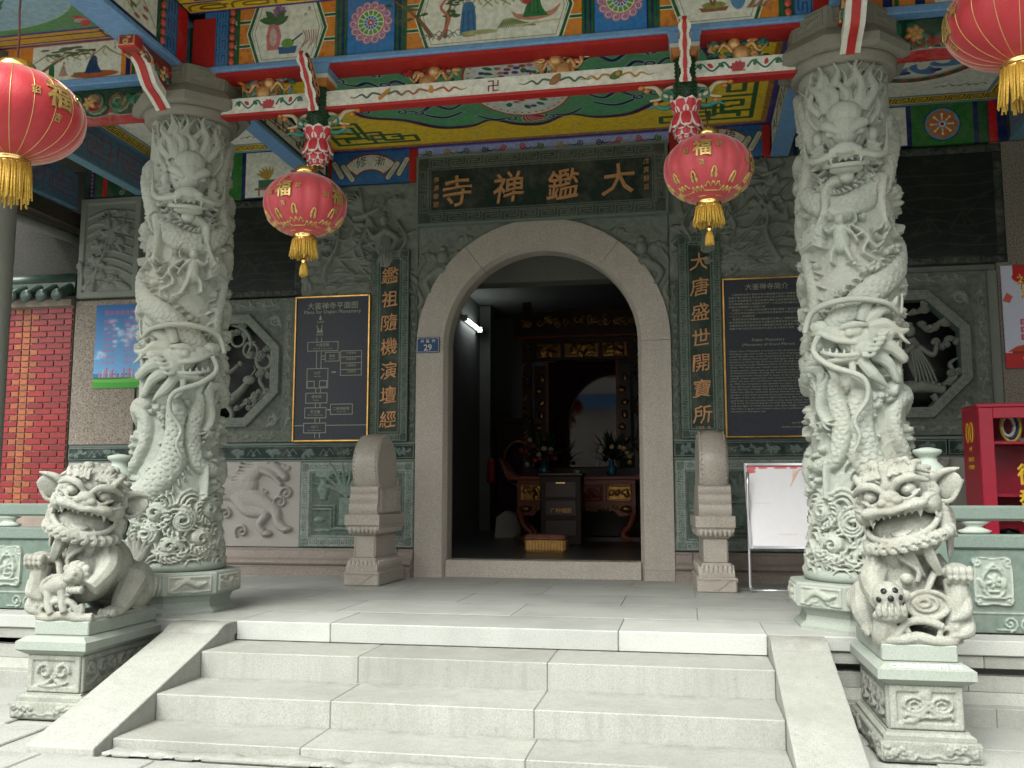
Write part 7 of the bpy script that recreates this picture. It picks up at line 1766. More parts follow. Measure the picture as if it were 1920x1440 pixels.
def pillar(loc,mir,label):
    face=atan2(1.38-loc[0],-(-9.08-loc[1]))      # carved front looks towards the foot of the steps
    o=empty('dragon_pillar',loc,label=label,cat='pillar',group='carved dragon pillars of the porch')
    cv,w,h=pillar_field(mir); nx,ny=int(w/.006),int(h/.006)
    ix=(np.arange(nx)/nx*cv.W).astype(int); iy=np.clip((np.linspace(0,1,ny)*(cv.H-1)).round().astype(int),0,cv.H-1)
    Z=cv.z[iy][:,ix]; zz=np.linspace(0,h,ny)
    taper=PR0-.010*np.clip((zz-.5)/h,0,1)+.03*np.clip((.30-zz)/.3,0,1)
    R=taper[:,None]+Z; th=(np.arange(nx)/nx-.5)*2*pi
    V=np.stack([R*np.sin(th)[None],-R*np.cos(th)[None],np.repeat((zz+PZ0)[:,None],nx,1)],-1).reshape(-1,3)
    id=np.arange(nx*ny).reshape(ny,nx); F=np.stack([id[:-1],np.roll(id,-1,1)[:-1],np.roll(id,-1,1)[1:],id[1:]],-1).reshape(-1,4)
    sh=link('shaft',np_mesh('shaft',V,F,M_GREEN,True),o,(0,0,0),(0,0,face))
    m=-1 if mir else 1
    def fr(a,z,r): th=a/.32*1.0; return Matrix.Rotation(th,4,'Z')@Matrix.Translation((0,-r,z))
    # --- upper head, looking out and down
    b=MB(); E=lambda c,r,M=None,n=14,mm=10: b.ell((c[0],c[1],c[2]),r,n,mm,M)
    T=lambda pts,rd,n=8: b.tube(catmull(pts,6),rd,n)
    E((0,.03,.02),(.115,.12,.15)); E((0,-.055,.075),(.075,.06,.07)); E((0,-.05,.0),(.06,.07,.10)); E((0,-.10,-.13),(.062,.055,.045)); E((0,-.145,-.125),(.045,.03,.032))
    for s in (-1,1):
        T([(s*.10,-.03,.035),(s*.07,-.085,.02),(s*.02,-.105,-.03)],[.014,.026,.014]); E((s*.055,-.075,-.022),(.024,.02,.02)); E((s*.034,-.155,-.135),(.022,.02,.018)); E((s*.075,-.09,-.15),(.045,.04,.03))
        T([(s*.03,-.15,-.15),(s*.10,-.12,-.16),(s*.16,-.08,-.13),(s*.20,-.035,-.05),(s*.235,.0,.06)],[.016,.017,.015,.010,.004])
        T([(s*.06,-.04,.10),(s*.085,-.03,.19),(s*.075,-.01,.28),(s*.10,.01,.34)],[.026,.022,.016,.005]); T([(s*.082,-.03,.18),(s*.125,-.03,.235)],[.014,.004])
        E((s*.13,.0,-.02),(.03,.05,.045)); 
        for k in range(4): T([(s*.11,.0,-.06-.03*k),(s*.155,-.03,-.08-.03*k),(s*.19,-.01,-.05-.035*k)],[.018,.014,.003])
        b.lathe([(0,-.045),(.009,-.0),(.0,.01)],(s*.05,-.14,-.165),7)
    E((0,-.06,-.212),(.07,.06,.024)); T([(-.09,-.06,-.185),(-.05,-.115,-.200),(0,-.13,-.204),(.05,-.115,-.200),(.09,-.06,-.185)],.013)
    for k in range(11): x=-.10+.02*k; T([(x,-.10+.25*abs(x),-.165),(x*1.15,-.12+.3*abs(x),-.178),(x*1.3,-.11+.3*abs(x),-.186)],[.009,.006,.002],5)
    E((0,-.03,-.245),(.035,.035,.03))
    for k in range(11):
        x=-.125+.025*k; L=.17+.09*((k*7)%5)/4; a=pi/2-x*3.4; sw=.022*(1 if k%2 else -1)
        T([(x*.85,-.015-.02*(k%2),.10),(x*.95+sw+.35*L*cos(a),-.02-.018*(k%2),.11+L*.45*sin(a)),(x-sw+.75*L*cos(a),-.005,.12+L*.85*sin(a)),(x+sw*.6+L*cos(a),.02,.12+L*1.2*sin(a))],[.022,.022,.014,.003],6)
    for i in range(len(b.v)): p=b.v[i]; b.v[i]=(p[0]*1.32,p[1]*.95,p[2]*1.25)
    Rm=Matrix.Diagonal((1,1,1,1)); bend(b,0.0,.318,3.11); hd=remesh(b,.0056,M_GREEN,'dragon_head',0,o,(0,0,0),(0,0,face))
    # --- lower head in profile, snout to one side, horns and mane to the other
    b=MB(); X=lambda p:(p[0]*m,p[1],p[2])
    E=lambda c,r,rot=0: b.ell(X(c),r,14,10,Matrix.Rotation(rot*m,3,'Y'))
    T=lambda pts,rd,n=8: b.tube(catmull([X(p) for p in pts],6),rd,n)
    E((-.02,.0,.02),(.13,.10,.10)); E((.10,-.04,.055),(.11,.075,.05),-.35); E((.20,-.045,.105),(.055,.055,.045)); E((.235,-.06,.115),(.03,.035,.03)); E((.02,-.075,.065),(.05,.04,.04)); E((.035,-.105,.055),(.022,.018,.022))
    T([(-.05,-.08,.10),(.02,-.11,.10),(.08,-.10,.085)],[.012,.022,.012]); E((.08,-.03,-.085),(.13,.065,.028),.12); T([(-.02,-.07,-.06),(.08,-.095,-.065),(.19,-.07,-.035)],.013); T([(-.01,-.08,.0),(.08,-.105,.015),(.17,-.095,.06),(.25,-.06,.075)],[.012,.016,.016,.012])
    for k in range(7): x=.03+.032*k; b.lathe([(0,-.04),(.011,.0),(0,.012)],X((x,-.085+.05*k/7*.4,.005+.012*k)),6)
    for k in range(5): x=.03+.035*k; b.lathe([(0,.032),(.010,.0),(0,-.01)],X((x,-.08,-.055+.006*k)),6)
    E((-.04,-.06,-.03),(.06,.05,.055))
    for k in range(5): T([(-.02-.018*k,-.10,-.07+.028*k),(-.055-.018*k,-.125,-.075+.03*k),(-.09-.02*k,-.10,-.05+.032*k)],[.014,.012,.003],6)
    for q,r in (([(-.06,-.03,.09),(-.17,-.05,.11),(-.27,-.07,.07),(-.36,-.09,.08)],[.032,.034,.026,.010]),([(-.24,-.06,.085),(-.31,-.09,.02),(-.36,-.10,.0)],[.018,.013,.004]),([(-.08,-.04,.0),(-.2,-.06,-.02),(-.30,-.08,-.08),(-.35,-.07,-.06)],[.038,.042,.032,.008]),
                ([(-.06,-.02,.12),(-.14,-.04,.19),(-.25,-.04,.21),(-.31,-.05,.27)],[.034,.040,.030,.008]),([(-.08,-.03,-.06),(-.18,-.05,-.11),(-.25,-.05,-.19),(-.32,-.04,-.2)],[.036,.040,.030,.007]),([(-.03,-.02,.13),(-.06,-.04,.22),(-.14,-.04,.28)],[.034,.034,.008]),([(-.02,-.04,-.09),(-.07,-.06,-.17),(-.16,-.05,-.24)],[.034,.034,.008]),([(.03,-.05,-.11),(.02,-.07,-.19),(-.05,-.06,-.25)],[.02,.018,.004]),([(-.10,-.03,.06),(-.2,-.05,.05),(-.28,-.03,.13)],[.036,.038,.009])): T(q,r)
    # open claw by the jaw
    T([(.20,.03,-.26),(.22,-.02,-.20),(.20,-.05,-.15)],[.035,.03,.025]); 
    for k in range(4): T([(.185+.014*k,-.055,-.15),(.195+.018*k,-.085,-.115),(.215+.020*k,-.075,-.135+.008*k)],[.014,.012,.003],6)
    [b.v.__setitem__(i,((m*(-.12+(p[0]*m+.12)*.66) if p[0]*m<-.12 else p[0])*1.08,p[1]*.85,p[2]*1.12)) for i,p in enumerate(b.v)]; bend(b,-.02*m,.315,1.74); hd=remesh(b,.0056,M_GREEN,'dragon_head',0,o,(0,0,0),(0,0,face))
    # --- long whisker swinging round both sides of the head
    pts=[(.245,.415,1.83),(.20,.40,1.96),(.02,.405,2.01),(-.16,.40,1.985),(-.27,.37,1.93),(-.30,.365,2.06)]
    pts2=[(.16,.425,1.80),(.185,.43,1.70),(.10,.44,1.60),(-.03,.44,1.52),(-.05,.42,1.40),(.01,.41,1.27),(-.01,.405,1.17),(.02,.39,1.07)]
    for p,r in ((pts,[.018,.021,.019,.013,.006]),(pts2,[.018,.020,.018,.015,.013,.008])):
        b=MB(); b.tube([(rr_*sin(a*m/.32),-rr_*cos(a*m/.32),z) for a,rr_,z in catmull(p,9)],r,9); b.build('whisker',M_GREEN,o,(0,0,0),(0,0,face))
    # --- base and capital
    b=MB(); b.lathe([(.0,.285),(.345,.285),(.36,.30),(.365,.325),(.352,.35),(.33,.365),(.0,.365)],n=48); b.build('base_ring',M_GREENB,o)
    oc=lambda r:[(r/cos(pi/8)*cos(pi/8+k*pi/4),r/cos(pi/8)*sin(pi/8+k*pi/4)) for k in range(8)]
    def octs(name,rings,mat):
        b=MB(); V=[];F=[]
        for r,z in rings: V+=[(x,y,z) for x,y in oc(r)]
        for i in range(len(rings)-1):
            for k in range(8): a=i*8+k; c=i*8+(k+1)%8; F.append((a,c,c+8,a+8))
        F+=[tuple(range(7,-1,-1)),tuple(range(len(V)-8,len(V)))]; b.add(V,F); return b.build(name,mat,o)
    octs('base_foot',[(.415,0),(.415,.02),(.38,.045),(.37,.08),(.385,.115),(.41,.129)],M_GREENB)
    sl=octs('base_slab',[(.425,.1295),(.435,.14),(.435,.272),(.425,.284)],M_GREENB)
    for k in range(8):
        cv=Cv(.30,.115,.004,(1,1,1)); r=random.Random(k+40*mir)
        cv.line([(.012,.012),(.288,.012),(.288,.103),(.012,.103)],.005,None,.010,closed=True)
        if k%2: m_rock(cv,.15,.0,.2,.05,.014,k); cv.line(catmull([(.05,.03),(.12,.08),(.2,.05),(.26,.07)],6),[.01,.022,.02,.006],None,.022); cv.ell(.21,.055,.035,.02,None,.024); m_leaf(cv,.06,.03,.06,1.0,.018,.3); m_leaf(cv,.05,.05,.06,.5,.018,.3)
        else: cv.line(catmull([(.06,.06),(.12,.05),(.18,.07),(.22,.05)],6),[.012,.024,.022,.012],None,.022,scales=(.016,.004)); cv.ell(.235,.065,.018,.014,None,.026); m_leaf(cv,.06,.06,.05,2.6,.018,.3); m_cloud(cv,.09,.09,.018,.014); m_leaf(cv,.14,.05,.05,-1,.018,.3); m_leaf(cv,.2,.05,.05,-.8,.018,.3)
        a=k*pi/4; q=cv.relief('base_panel',M_GREEN,.0065,sl,(0,0,0),(0,0,0),.004)
        q.matrix_local=Matrix.Rotation(a,4,'Z')@Matrix.Translation((-.15,-.437,.149))
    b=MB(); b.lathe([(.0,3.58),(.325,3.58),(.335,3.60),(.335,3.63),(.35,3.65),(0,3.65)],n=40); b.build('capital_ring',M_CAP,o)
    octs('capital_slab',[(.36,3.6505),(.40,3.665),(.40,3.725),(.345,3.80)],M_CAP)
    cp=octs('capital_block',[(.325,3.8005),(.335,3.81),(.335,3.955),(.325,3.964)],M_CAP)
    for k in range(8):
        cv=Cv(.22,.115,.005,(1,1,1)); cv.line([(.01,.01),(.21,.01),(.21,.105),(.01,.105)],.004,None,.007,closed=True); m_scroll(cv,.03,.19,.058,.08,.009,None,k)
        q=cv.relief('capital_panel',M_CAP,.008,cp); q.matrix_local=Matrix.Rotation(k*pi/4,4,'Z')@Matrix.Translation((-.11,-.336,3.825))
    return o
pillar((-2.27,-2.80,0),False,'left stone pillar deeply carved with coiling dragons, clouds and waves')
pillar((2.485,-2.80,0),True,'right stone pillar deeply carved with coiling dragons, clouds and waves')
# ---------------------------------------------------------------- guardian lions on pedestals
def pedestal(xc,y0,y1,label,front_seed):
    o=empty('lion_pedestal',(xc,(y0+y1)/2,G),label=label,cat='pedestal',group='carved pedestals of the guardian lions')
    D=(y1-y0)/2
    def ring(name,rings,mat):
        b=MB(); V=[];F=[]
        for x,y,z in rings: V+= [(-x,-y,z),(x,-y,z),(x,y,z),(-x,y,z)]
        for i in range(len(rings)-1):
            for k in range(4): a=i*4+k; c=i*4+(k+1)%4; F.append((a,c,c+4,a+4))
        F+=[(3,2,1,0),tuple(range(len(V)-4,len(V)))]; b.add(V,F); return b.build(name,mat,o)
    pl=ring('plinth',[(.222,D+.005,0),(.228,D+.010,.012),(.232,D+.012,.085),(.226,D+.006,.098)],M_GREEND)
    for face in range(2):
        L=.44 if face==0 else 2*D; cv=Cv(L,.09,.005); r=random.Random(face+front_seed)
        for k in range(int(L/.035)):
            x=.02+.035*k
            if abs(x-L/2)>L*.14: cv.line(spiral(x,.045+r.uniform(-.02,.02),.022,1.2,r.uniform(0,6),1,9),.007,None,.016); cv.ell(x,r.uniform(.01,.08),.016,.012,None,.014)
        cv.line(catmull([(L*k/9,.02+.012*(k%2)) for k in range(10)],4),.005,None,.008)
        if face==0: q=cv.relief('cloud_carving',M_GREEND,.0065,pl,(-.22,-D-.011,.006),(0,0,0),.003)
        else:
            s=1 if xc<0 else -1; q=cv.relief('cloud_carving',M_GREEND,.0075,pl,(s*.231,-D*s,.006),(0,0,s*pi/2),.003)
    ring('moulding',[(.212,D-.012,.0985),(.212,D-.012,.118),(.190,D-.035,.130),(.190,D-.035,.139)],M_GREEND)
    dd=ring('dado',[(.172,D-.055,.1395),(.172,D-.055,.352)],M_GREEND)
    for face in range(2):
        L=.344 if face==0 else 2*(D-.055); H=.211; cv=Cv(L,H,.004)
        cv.rect(0,L,0,H,None,.012); q=cv.win(.04,L-.04,.035,H-.03); sl,X,Y=q; cv.z[sl]=np.where((X>.04)&(X<L-.04)&(Y>.035)&(Y<H-.03),0,cv.z[sl])
        z=.020
        if face==0 and xc>0:
            cx,cy=L*.52,H*.50; m_flower(cv,cx,cy+.02,.035,z,7); 
            for s in (-1,1): cv.line(arcpts(cx+s*.065,cy+.015,.045,.034,0,2*pi,18),.009,None,z); cv.line(arcpts(cx+s*.062,cy+.012,.022,.016,0,2*pi,14),.006,None,z*.8); cv.line(catmull([(cx,cy),(cx+s*.05,cy-.035),(cx+s*.10,cy-.03),(cx+s*.11,cy-.05)],6),[.012,.016,.014,.004],None,z)
            for k in range(6): cv.ell(cx-.03+.02*k,cy-.042+.004*(k%2),.016,.013,None,z); m_leaf(cv,cx,cy+.04,.05,1.2+.25*k,z,.3)
            cv.line(catmull([(cx-.02,cy-.02),(cx-.07,cy-.06),(cx-.11,cy-.065)],5),[.016,.02,.01],None,z)
        else:
            for k in range(1 if face==0 else 3):
                cx=L/2+(k-(0 if face==0 else 1))*.2; cy=H*.5
                for s in (-1,1): cv.line(spiral(cx+s*.055,cy+.015,.045,1.1,pi/2-s*1.0,-s,16,.35),[.006,.014,.012],None,z); cv.line(catmull([(cx,cy-.02),(cx+s*.05,cy-.055),(cx+s*.09,cy-.045)],5),[.014,.012,.004],None,z); m_leaf(cv,cx+s*.02,cy,.05,pi/2-s*.5,z,.3)
                m_flower(cv,cx,cy-.02,.025,z,5); cv.line(catmull([(cx-.09,cy-.06),(cx-.03,cy-.07),(cx+.05,cy-.06)],5),[.01,.014,.006],None,z)
        if face==0: cv.relief('carved_panel',M_GREEND,.0065,dd,(-.172,-D+.053,.1405),(0,0,0),.003)
        else:
            s=1 if xc<0 else -1; cv.relief('carved_panel',M_GREEND,.0075,dd,(s*.174,-(D-.055)*s,.1405),(0,0,s*pi/2),.003)
    sb=ring('top_slab',[(.180,D-.047,.3525),(.222,D-.005,.382),(.228,D,.386),(.228,D,.432),(.220,D-.008,.436),(.188,D-.040,.458)],M_GREENB)
    return o,sb
LD0,LD1=-4.145,-3.36
_,sb=pedestal(2.522,LD0,LD1,'moulded green stone pedestal under the guardian lion with the ball',1)
q=letters('donor_lettering',[('仁化县谢昌金 谢传明 敬赠',0,0,.026,.33)],paint('white_lettering',(.6,.6,.56),.6,.1),sb,0,(0,-.373,.4492),(-radians(36),0,0),.002)
pedestal(-2.245,LD0,LD1,'moulded green stone pedestal under the guardian lion with the cub',2)
def lion(xc,m,label):
    o=empty('guardian_lion',(xc,-3.70,G+.459),label=label,cat='statue',group='stone guardian lions beside the steps')
    y0,y1=-.36,.36
    b=MB(); b.box(-.178,.178,y0,y1,0.0,.082,bev=.006); b.build('base_block',M_GREENB,o)
    b=MB(); X=lambda p:(p[0]*m,p[1],p[2]); zb=.082
    def E(c,r,ry=0,rx=0,rz=0,n=16,k=12): b.ell(X(c),r,n,k,Matrix.Rotation(rz*m,3,'Z')@Matrix.Rotation(ry*m,3,'Y')@Matrix.Rotation(rx,3,'X'))
    def T(p,r,n=10,flat=1.0): b.tube(catmull([X(q) for q in p],6),r,n,True,flat)
    b.box(-.17,.17,y0+.012,y1-.01,.07,.10)
    # trunk: deep chest, back sloping to the rump
    E((.0,-.10,.40),(.165,.155,.235)); E((0,.04,.36),(.155,.20,.20),0,.5); E((0,.19,.26),(.16,.17,.17)); E((0,-.16,.31),(.125,.12,.15))
    T([(-.0,.02,.57),(0,.14,.47),(0,.27,.36)],[.05,.045,.035])
    for s in (-1,1):
        E((s*.135,.19,.24),(.085,.16,.15),0,-.3); T([(s*.15,.10,.28),(s*.185,-.02,.20),(s*.165,-.05,.13)],[.10,.075,.055]); E((s*.165,-.09,.115),(.062,.085,.036))
        for k in range(4): E((s*.165+(-.042+.028*k),-.165,.110),(.017,.028,.026)); b.lathe([(0,-.02),(.008,.004),(0,.012)],X((s*.165+(-.042+.028*k),-.192,.102)),6)
        for k in range(4): T([(s*.20,.16+.05*k,.16),(s*.225,.15+.05*k,.22),(s*.205,.19+.05*k,.29)],[.012,.014,.004],7)
    # tail: flame brush over the rump
    for k in range(7): T([(0,.31,.30),(.02*(k-3),.37,.42),(.045*(k-3),.335+.01*(k%2),.56-.02*abs(k-3))],[.035,.032,.006],8)
    # foreleg resting on ball or cub
    T([(-.12,-.13,.46),(-.175,-.20,.37),(-.165,-.28,.30),(-.15,-.315,.27)],[.085,.072,.055,.05])
    # other foreleg, raised paw on a standing scroll
    T([(.12,-.12,.46),(.175,-.17,.40),(.20,-.25,.42)],[.085,.07,.055]); E((.205,-.295,.435),(.068,.072,.048))
    for k in range(4): E((.158+.032*k,-.352,.442),(.019,.032,.030)); E((.158+.032*k,-.365,.415),(.014,.018,.022)); E((.158+.032*k,-.345,.395),(.016,.022,.016))
    T([(.20,-.29,.40),(.205,-.30,.30),(.19,-.29,.19),(.17,-.27,.10)],[.058,.062,.055,.06]); T([(.235,-.32,.31),(.225,-.345,.24),(.16,-.335,.20)],[.03,.032,.006]); T([(.24,-.27,.22),(.235,-.32,.15),(.15,-.34,.12)],[.04,.04,.008])
    # curling foot scrolls
    T([(-.175,-.32,.10),(-.09,-.345,.10),(.0,-.335,.115),(.09,-.345,.098),(.18,-.32,.10)],[.03,.025,.03,.025,.03]); 
    T([(-.10,-.34,.12),(-.05,-.345,.185),(.04,-.345,.195),(.12,-.34,.17)],[.022,.02,.018,.02]); T([(p[0],-.345,p[1]) for p in spiral(-.075,.14,.05,1.2,3.5,-1,12,.3)],[.012,.016],8); T([(p[0],-.335,p[1]) for p in spiral(.14,.135,.055,1.2,-.5,1,12,.3)],[.012,.018],8)
    # ribbon ring and knot across the chest
    T([(p[0],-.338,p[1]) for p in arcpts(.055,.275,.098,.066,0,2*pi,20)],.014,8); E((.055,-.325,.275),(.098,.018,.066),.25); T([(p[0],-.343,p[1]) for p in arcpts(.045,.280,.055,.036,0,2*pi,16)],.009,7); T([(p[0],-.345,p[1]) for p in arcpts(.035,.285,.026,.018,0,2*pi,12)],.010,7); T([(-.08,-.28,.34),(-.01,-.30,.30),(.05,-.31,.33),(.10,-.27,.41),(.13,-.25,.47)],[.026,.024,.026,.03,.026],9,.6); E((-.055,-.33,.315),(.034,.034,.034)); E((-.035,-.31,.40),(.034,.03,.03))
    T([(-.10,-.24,.56),(-.04,-.275,.50),(.03,-.285,.44),(.02,-.29,.38)],[.026,.028,.024,.02],9,.6); T([(.06,-.25,.57),(.09,-.275,.49),(.13,-.27,.44)],[.026,.026,.02],9,.6); T([(-.14,-.2,.55),(-.165,-.21,.46),(-.15,-.24,.40)],[.026,.026,.012],9,.6)
    if m>0:       # pierced ball in the claws
        E((-.135,-.345,.315),(.078,.07,.075)); 
        for k in range(5): E((-.19+.030*k,-.395,.245),(.017,.026,.034)); T([(-.19+.030*k,-.40,.235),(-.19+.030*k,-.415,.262),(-.19+.030*k,-.405,.29)],[.013,.010,.003],6)
        E((-.13,-.35,.22),(.085,.06,.038)); T([(-.15,-.33,.21),(-.16,-.31,.13),(-.15,-.28,.09)],[.05,.055,.06])
    else:         # cub climbing under the paw
        E((-.055,-.335,.345),(.066,.06,.062)); E((-.05,-.39,.33),(.034,.03,.024)); E((.05,-.325,.285),(.095,.052,.056),.25); E((.13,-.31,.27),(.045,.045,.055))
        for s in (-1,1): E((-.055+s*.03,-.385,.36),(.013,.012,.013)); E((-.055+s*.066,-.325,.385),(.022,.014,.025))
        for k in range(12): a=k*2*pi/12; E((-.055+.066*cos(a),-.315,.350+.064*sin(a)),(.020,.024,.020))
        T([(.02,-.34,.25),(.0,-.36,.18),(-.02,-.37,.13)],[.03,.024,.022]); T([(.11,-.33,.24),(.10,-.35,.17),(.07,-.36,.12)],[.034,.026,.022]); T([(.15,-.3,.28),(.19,-.32,.33),(.17,-.33,.39)],[.02,.02,.006])
        for k in range(4): E((-.125+.026*k,-.375,.265),(.015,.024,.024))
    # --- head, turned towards the steps
    H=Matrix.Translation((-.025*m,-.165,.795))@Matrix.Rotation(radians(-24*m),4,'Z')@Matrix.Rotation(radians(-13*m),4,'Y')@Matrix.Rotation(radians(5),4,'X')@Matrix.Diagonal((1.06,1.0,1.04,1.0))
    def hp(p): return tuple(H@Vector((p[0]*m,p[1],p[2])))
    def HE(c,r,ry=0,rx=0,rz=0,n=16,k=12): b.ell(hp(c),r,n,k,H.to_3x3()@Matrix.Rotation(rz*m,3,'Z')@Matrix.Rotation(ry*m,3,'Y')@Matrix.Rotation(rx,3,'X'))
    def HT(p,r,n=10,flat=1.0): b.tube([hp(q) for q in catmull(p,6)],r,n,True,flat)
    HE((0,.03,.045),(.182,.165,.150)); HE((0,-.06,.075),(.145,.10,.085)); HE((0,.06,-.08),(.15,.12,.13))
    for s in (-1,1):
        HE((s*.088,-.150,.048),(.037,.040,.036)); HE((s*.088,-.184,.046),(.016,.010,.016)); HT([(s*.030,-.165,.030),(s*.085,-.198,.006),(s*.140,-.150,.036)],.009,7); HT([(s*.015,-.188,.052),(s*.060,-.196,.096),(s*.12,-.170,.100),(s*.18,-.105,.066)],[.014,.023,.021,.010]); HT([(s*.03,-.150,.105),(s*.08,-.155,.140),(s*.14,-.12,.138),(s*.19,-.06,.10)],[.010,.016,.016,.008])
        for k in range(3): HT([(s*(.05+.035*k),-.165,.12),(s*(.06+.04*k),-.12,.155),(s*(.06+.045*k),-.06,.165)],[.020,.018,.006],7)
        HE((s*.035,-.205,.008),(.028,.026,.022)); HE((s*.085,-.165,-.028),(.075,.055,.034)); HE((s*.155,-.075,-.035),(.05,.075,.06))
        HT([(s*.0,-.224,-.040),(s*.075,-.208,-.030),(s*.142,-.150,-.040),(s*.182,-.085,-.075)],[.016,.018,.018,.015]); HT([(s*.0,-.188,-.186),(s*.080,-.178,-.176),(s*.145,-.125,-.148),(s*.178,-.07,-.10)],[.017,.018,.017,.015])
        b.lathe([(0,-.045),(.016,.0),(0,.012)],hp((s*.115,-.165,-.06)),8); b.lathe([(0,.035),(.013,.0),(0,-.012)],hp((s*.085,-.160,-.168)),8)
        for k in range(3): b.lathe([(0,-.022),(.011,.0),(0,.01)],hp((s*(.02+.03*k),-.200+.012*k,-.058)),6)
        for cx,cz,rr_ in ((.165,.0,.030),(.178,-.05,.028),(.165,-.10,.026)):      # whorls on the cheek
            HT([(s*(cx+.012*cos(t)*0+.006),-.085-(rr_*t/6)*cos(t),cz+(rr_*t/6)*sin(t)) for t in np.linspace(1.0,7.2,12)],.0075,5)
        for k in range(4): HT([(s*(.02+.020*k),-.172+.006*k,.125+.01*k),(s*(.03+.022*k),-.130,.165),(s*(.03+.024*k),-.07,.187)],[.010,.010,.004],6)
        for k in range(4): HT([(s*(.055+.03*k),-.200+.012*k,-.020),(s*(.07+.035*k),-.195+.02*k,-.005),(s*(.09+.036*k),-.17+.025*k,-.002)],[.008,.008,.003],5)
        # leaf ear
        if m>0 and s<0: continue
        HE((s*.235,.01,.015),(.088,.018,.060),-.5*s,0,s*-.35); HT([(s*.15,.0,.030),(s*.22,-.02,.085),(s*.315,-.01,.088)],[.024,.022,.007]); HT([(s*.15,-.005,-.03),(s*.235,-.015,-.055),(s*.315,.0,.03)],[.016,.013,.006]); HE((s*.175,-.02,.01),(.03,.03,.035))
        for k in range(5): HT([(s*.165,-.05,-.07-.02*k),(s*.20,-.03,-.09-.028*k),(s*.205,.02,-.11-.03*k)],[.020,.020,.008],7)
    HE((0,-.19,.028),(.05,.035,.036)); HE((0,-.165,-.01),(.07,.06,.03)); HE((0,-.09,-.182),(.124,.092,.030)); HE((0,-.125,-.145),(.055,.065,.014),0,.25)
    # curls over the crown and nape, collar of curls under the jaw
    r=random.Random(8)
    for row in range(6):
        ph=.45+.30*row
        for k in range(9+row):
            a=-2.3+4.6*k/(8+row); y=.03+.170*sin(ph)*.95*cos(a)*1.0; x=.185*sin(ph)*sin(a); z=.045+.155*cos(ph)
            if y<-.03 and z<.16: continue
            HE((x,y,z),(.026,.024,.022)); HE((x*1.08,y*1.08,z*1.05),(.010,.010,.010),n=8,k=6)
    HE((0,.0,-.150),(.170,.140,.10)); HE((0,-.02,-.21),(.15,.13,.09)); E((0,-.12,.50),(.155,.125,.15)); E((-.01,-.165,.555),(.145,.115,.13))
    for k in range(15):
        a=-.25+(pi+.5)*k/14; x,y,z=.188*cos(a),-.03-.150*sin(a),-.185-.030*sin(a)
        HE((x,y,z),(.036,.030,.033)); c=b.v; 
        for q in range(2): HT([(x+(.026-.012*q)*cos(t),y-.030-.004*q if sin(a)>.5 else y*1.02-.012,z+(.026-.012*q)*sin(t)) for t in np.linspace(0,5.2,8)],.0065,5)
    for x0_,L_ in ((-.09,.14),(.0,.18),(.085,.19)):
        for j in range(3): HT([(x0_+.015*(j-1),-.135,-.20),(x0_+.015*(j-1)+.006,-.128,-.20-.5*L_),(x0_+.011*(j-1)+.020,-.092,-.20-L_)],[.012,.013,.007],6)
    for s in (-1,1):
        for j in range(5): HT([(s*(.168+.004*j),-.02+.030*j,-.06),(s*(.186+.003*j),-.01+.030*j,-.15),(s*(.165),.0+.028*j,-.25),(s*(.150),-.02+.028*j,-.32)],[.014,.016,.014,.006],6)
    body=remesh(b,.0052,M_LION,'lion_body',0,o)
    if m>0:
        b=MB()
        for dx,dz in ((-.030,.030),(.025,.035),(.0,-.005),(-.052,-.012),(.05,-.0)):
            n=Vector((dx,-sqrt(max(.0001,.070**2-dx*dx-dz*dz)),dz)); b.lathe([(0,.004),(.014,.003),(.016,-.006)],(0,0,0),12,M=Matrix.Translation(Vector((-.135,-.345,.315))+n*1.03)@Vector((0,0,1)).rotation_difference(n).to_matrix().to_4x4())
        b.build('ball_hole',M_BLACK,o); 
    return o
lion(2.512,1,'stone guardian lion with open mouth holding a pierced ball right of the steps')
lion(-2.24,-1,'stone guardian lion with open mouth and a cub at its paw left of the steps')
# ---------------------------------------------------------------- hall behind the arch
FI=.15
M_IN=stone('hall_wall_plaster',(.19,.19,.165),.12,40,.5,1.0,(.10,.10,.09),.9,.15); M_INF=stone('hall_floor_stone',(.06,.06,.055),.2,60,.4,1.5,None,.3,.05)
hall=empty('hall_interior',(0,0,0),label='dim hall room seen through the arched doorway',cat='room')
def wb(name,x0,x1,y0,y1,z0,z1,mat,par=None): b=MB(); b.box(x0,x1,y0,y1,z0,z1); return b.build(name,mat,par or hall)
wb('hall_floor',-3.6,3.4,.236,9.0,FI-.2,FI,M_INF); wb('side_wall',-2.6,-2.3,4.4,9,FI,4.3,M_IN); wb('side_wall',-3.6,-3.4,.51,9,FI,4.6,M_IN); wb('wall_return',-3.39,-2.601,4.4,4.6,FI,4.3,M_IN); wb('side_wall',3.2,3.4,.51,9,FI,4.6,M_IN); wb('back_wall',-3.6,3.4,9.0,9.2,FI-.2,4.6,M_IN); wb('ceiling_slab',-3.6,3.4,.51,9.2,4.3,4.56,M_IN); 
wb('cross_beam',-3.39,3.19,2.6,2.9,3.55,4.29,stone('pale_beam_plaster',(.34,.34,.30),.1,30,.4,1,None,.9,.1)); wb('wall_pier',-2.299,-2.1,7.6,8.0,FI+.001,4.28,M_IN); wb('wall_pier',-1.4,-1.0,8.6,8.99,FI+.001,4.28,M_IN)
M_WOODD=paint('dark_lacquer',(.045,.016,.010),.35,.35); M_WOODR=paint('red_lacquer',(.24,.05,.022),.38,.4); M_OLDG=paint('old_gilt',(.36,.19,.055),.35,.4,.8,30,.2)
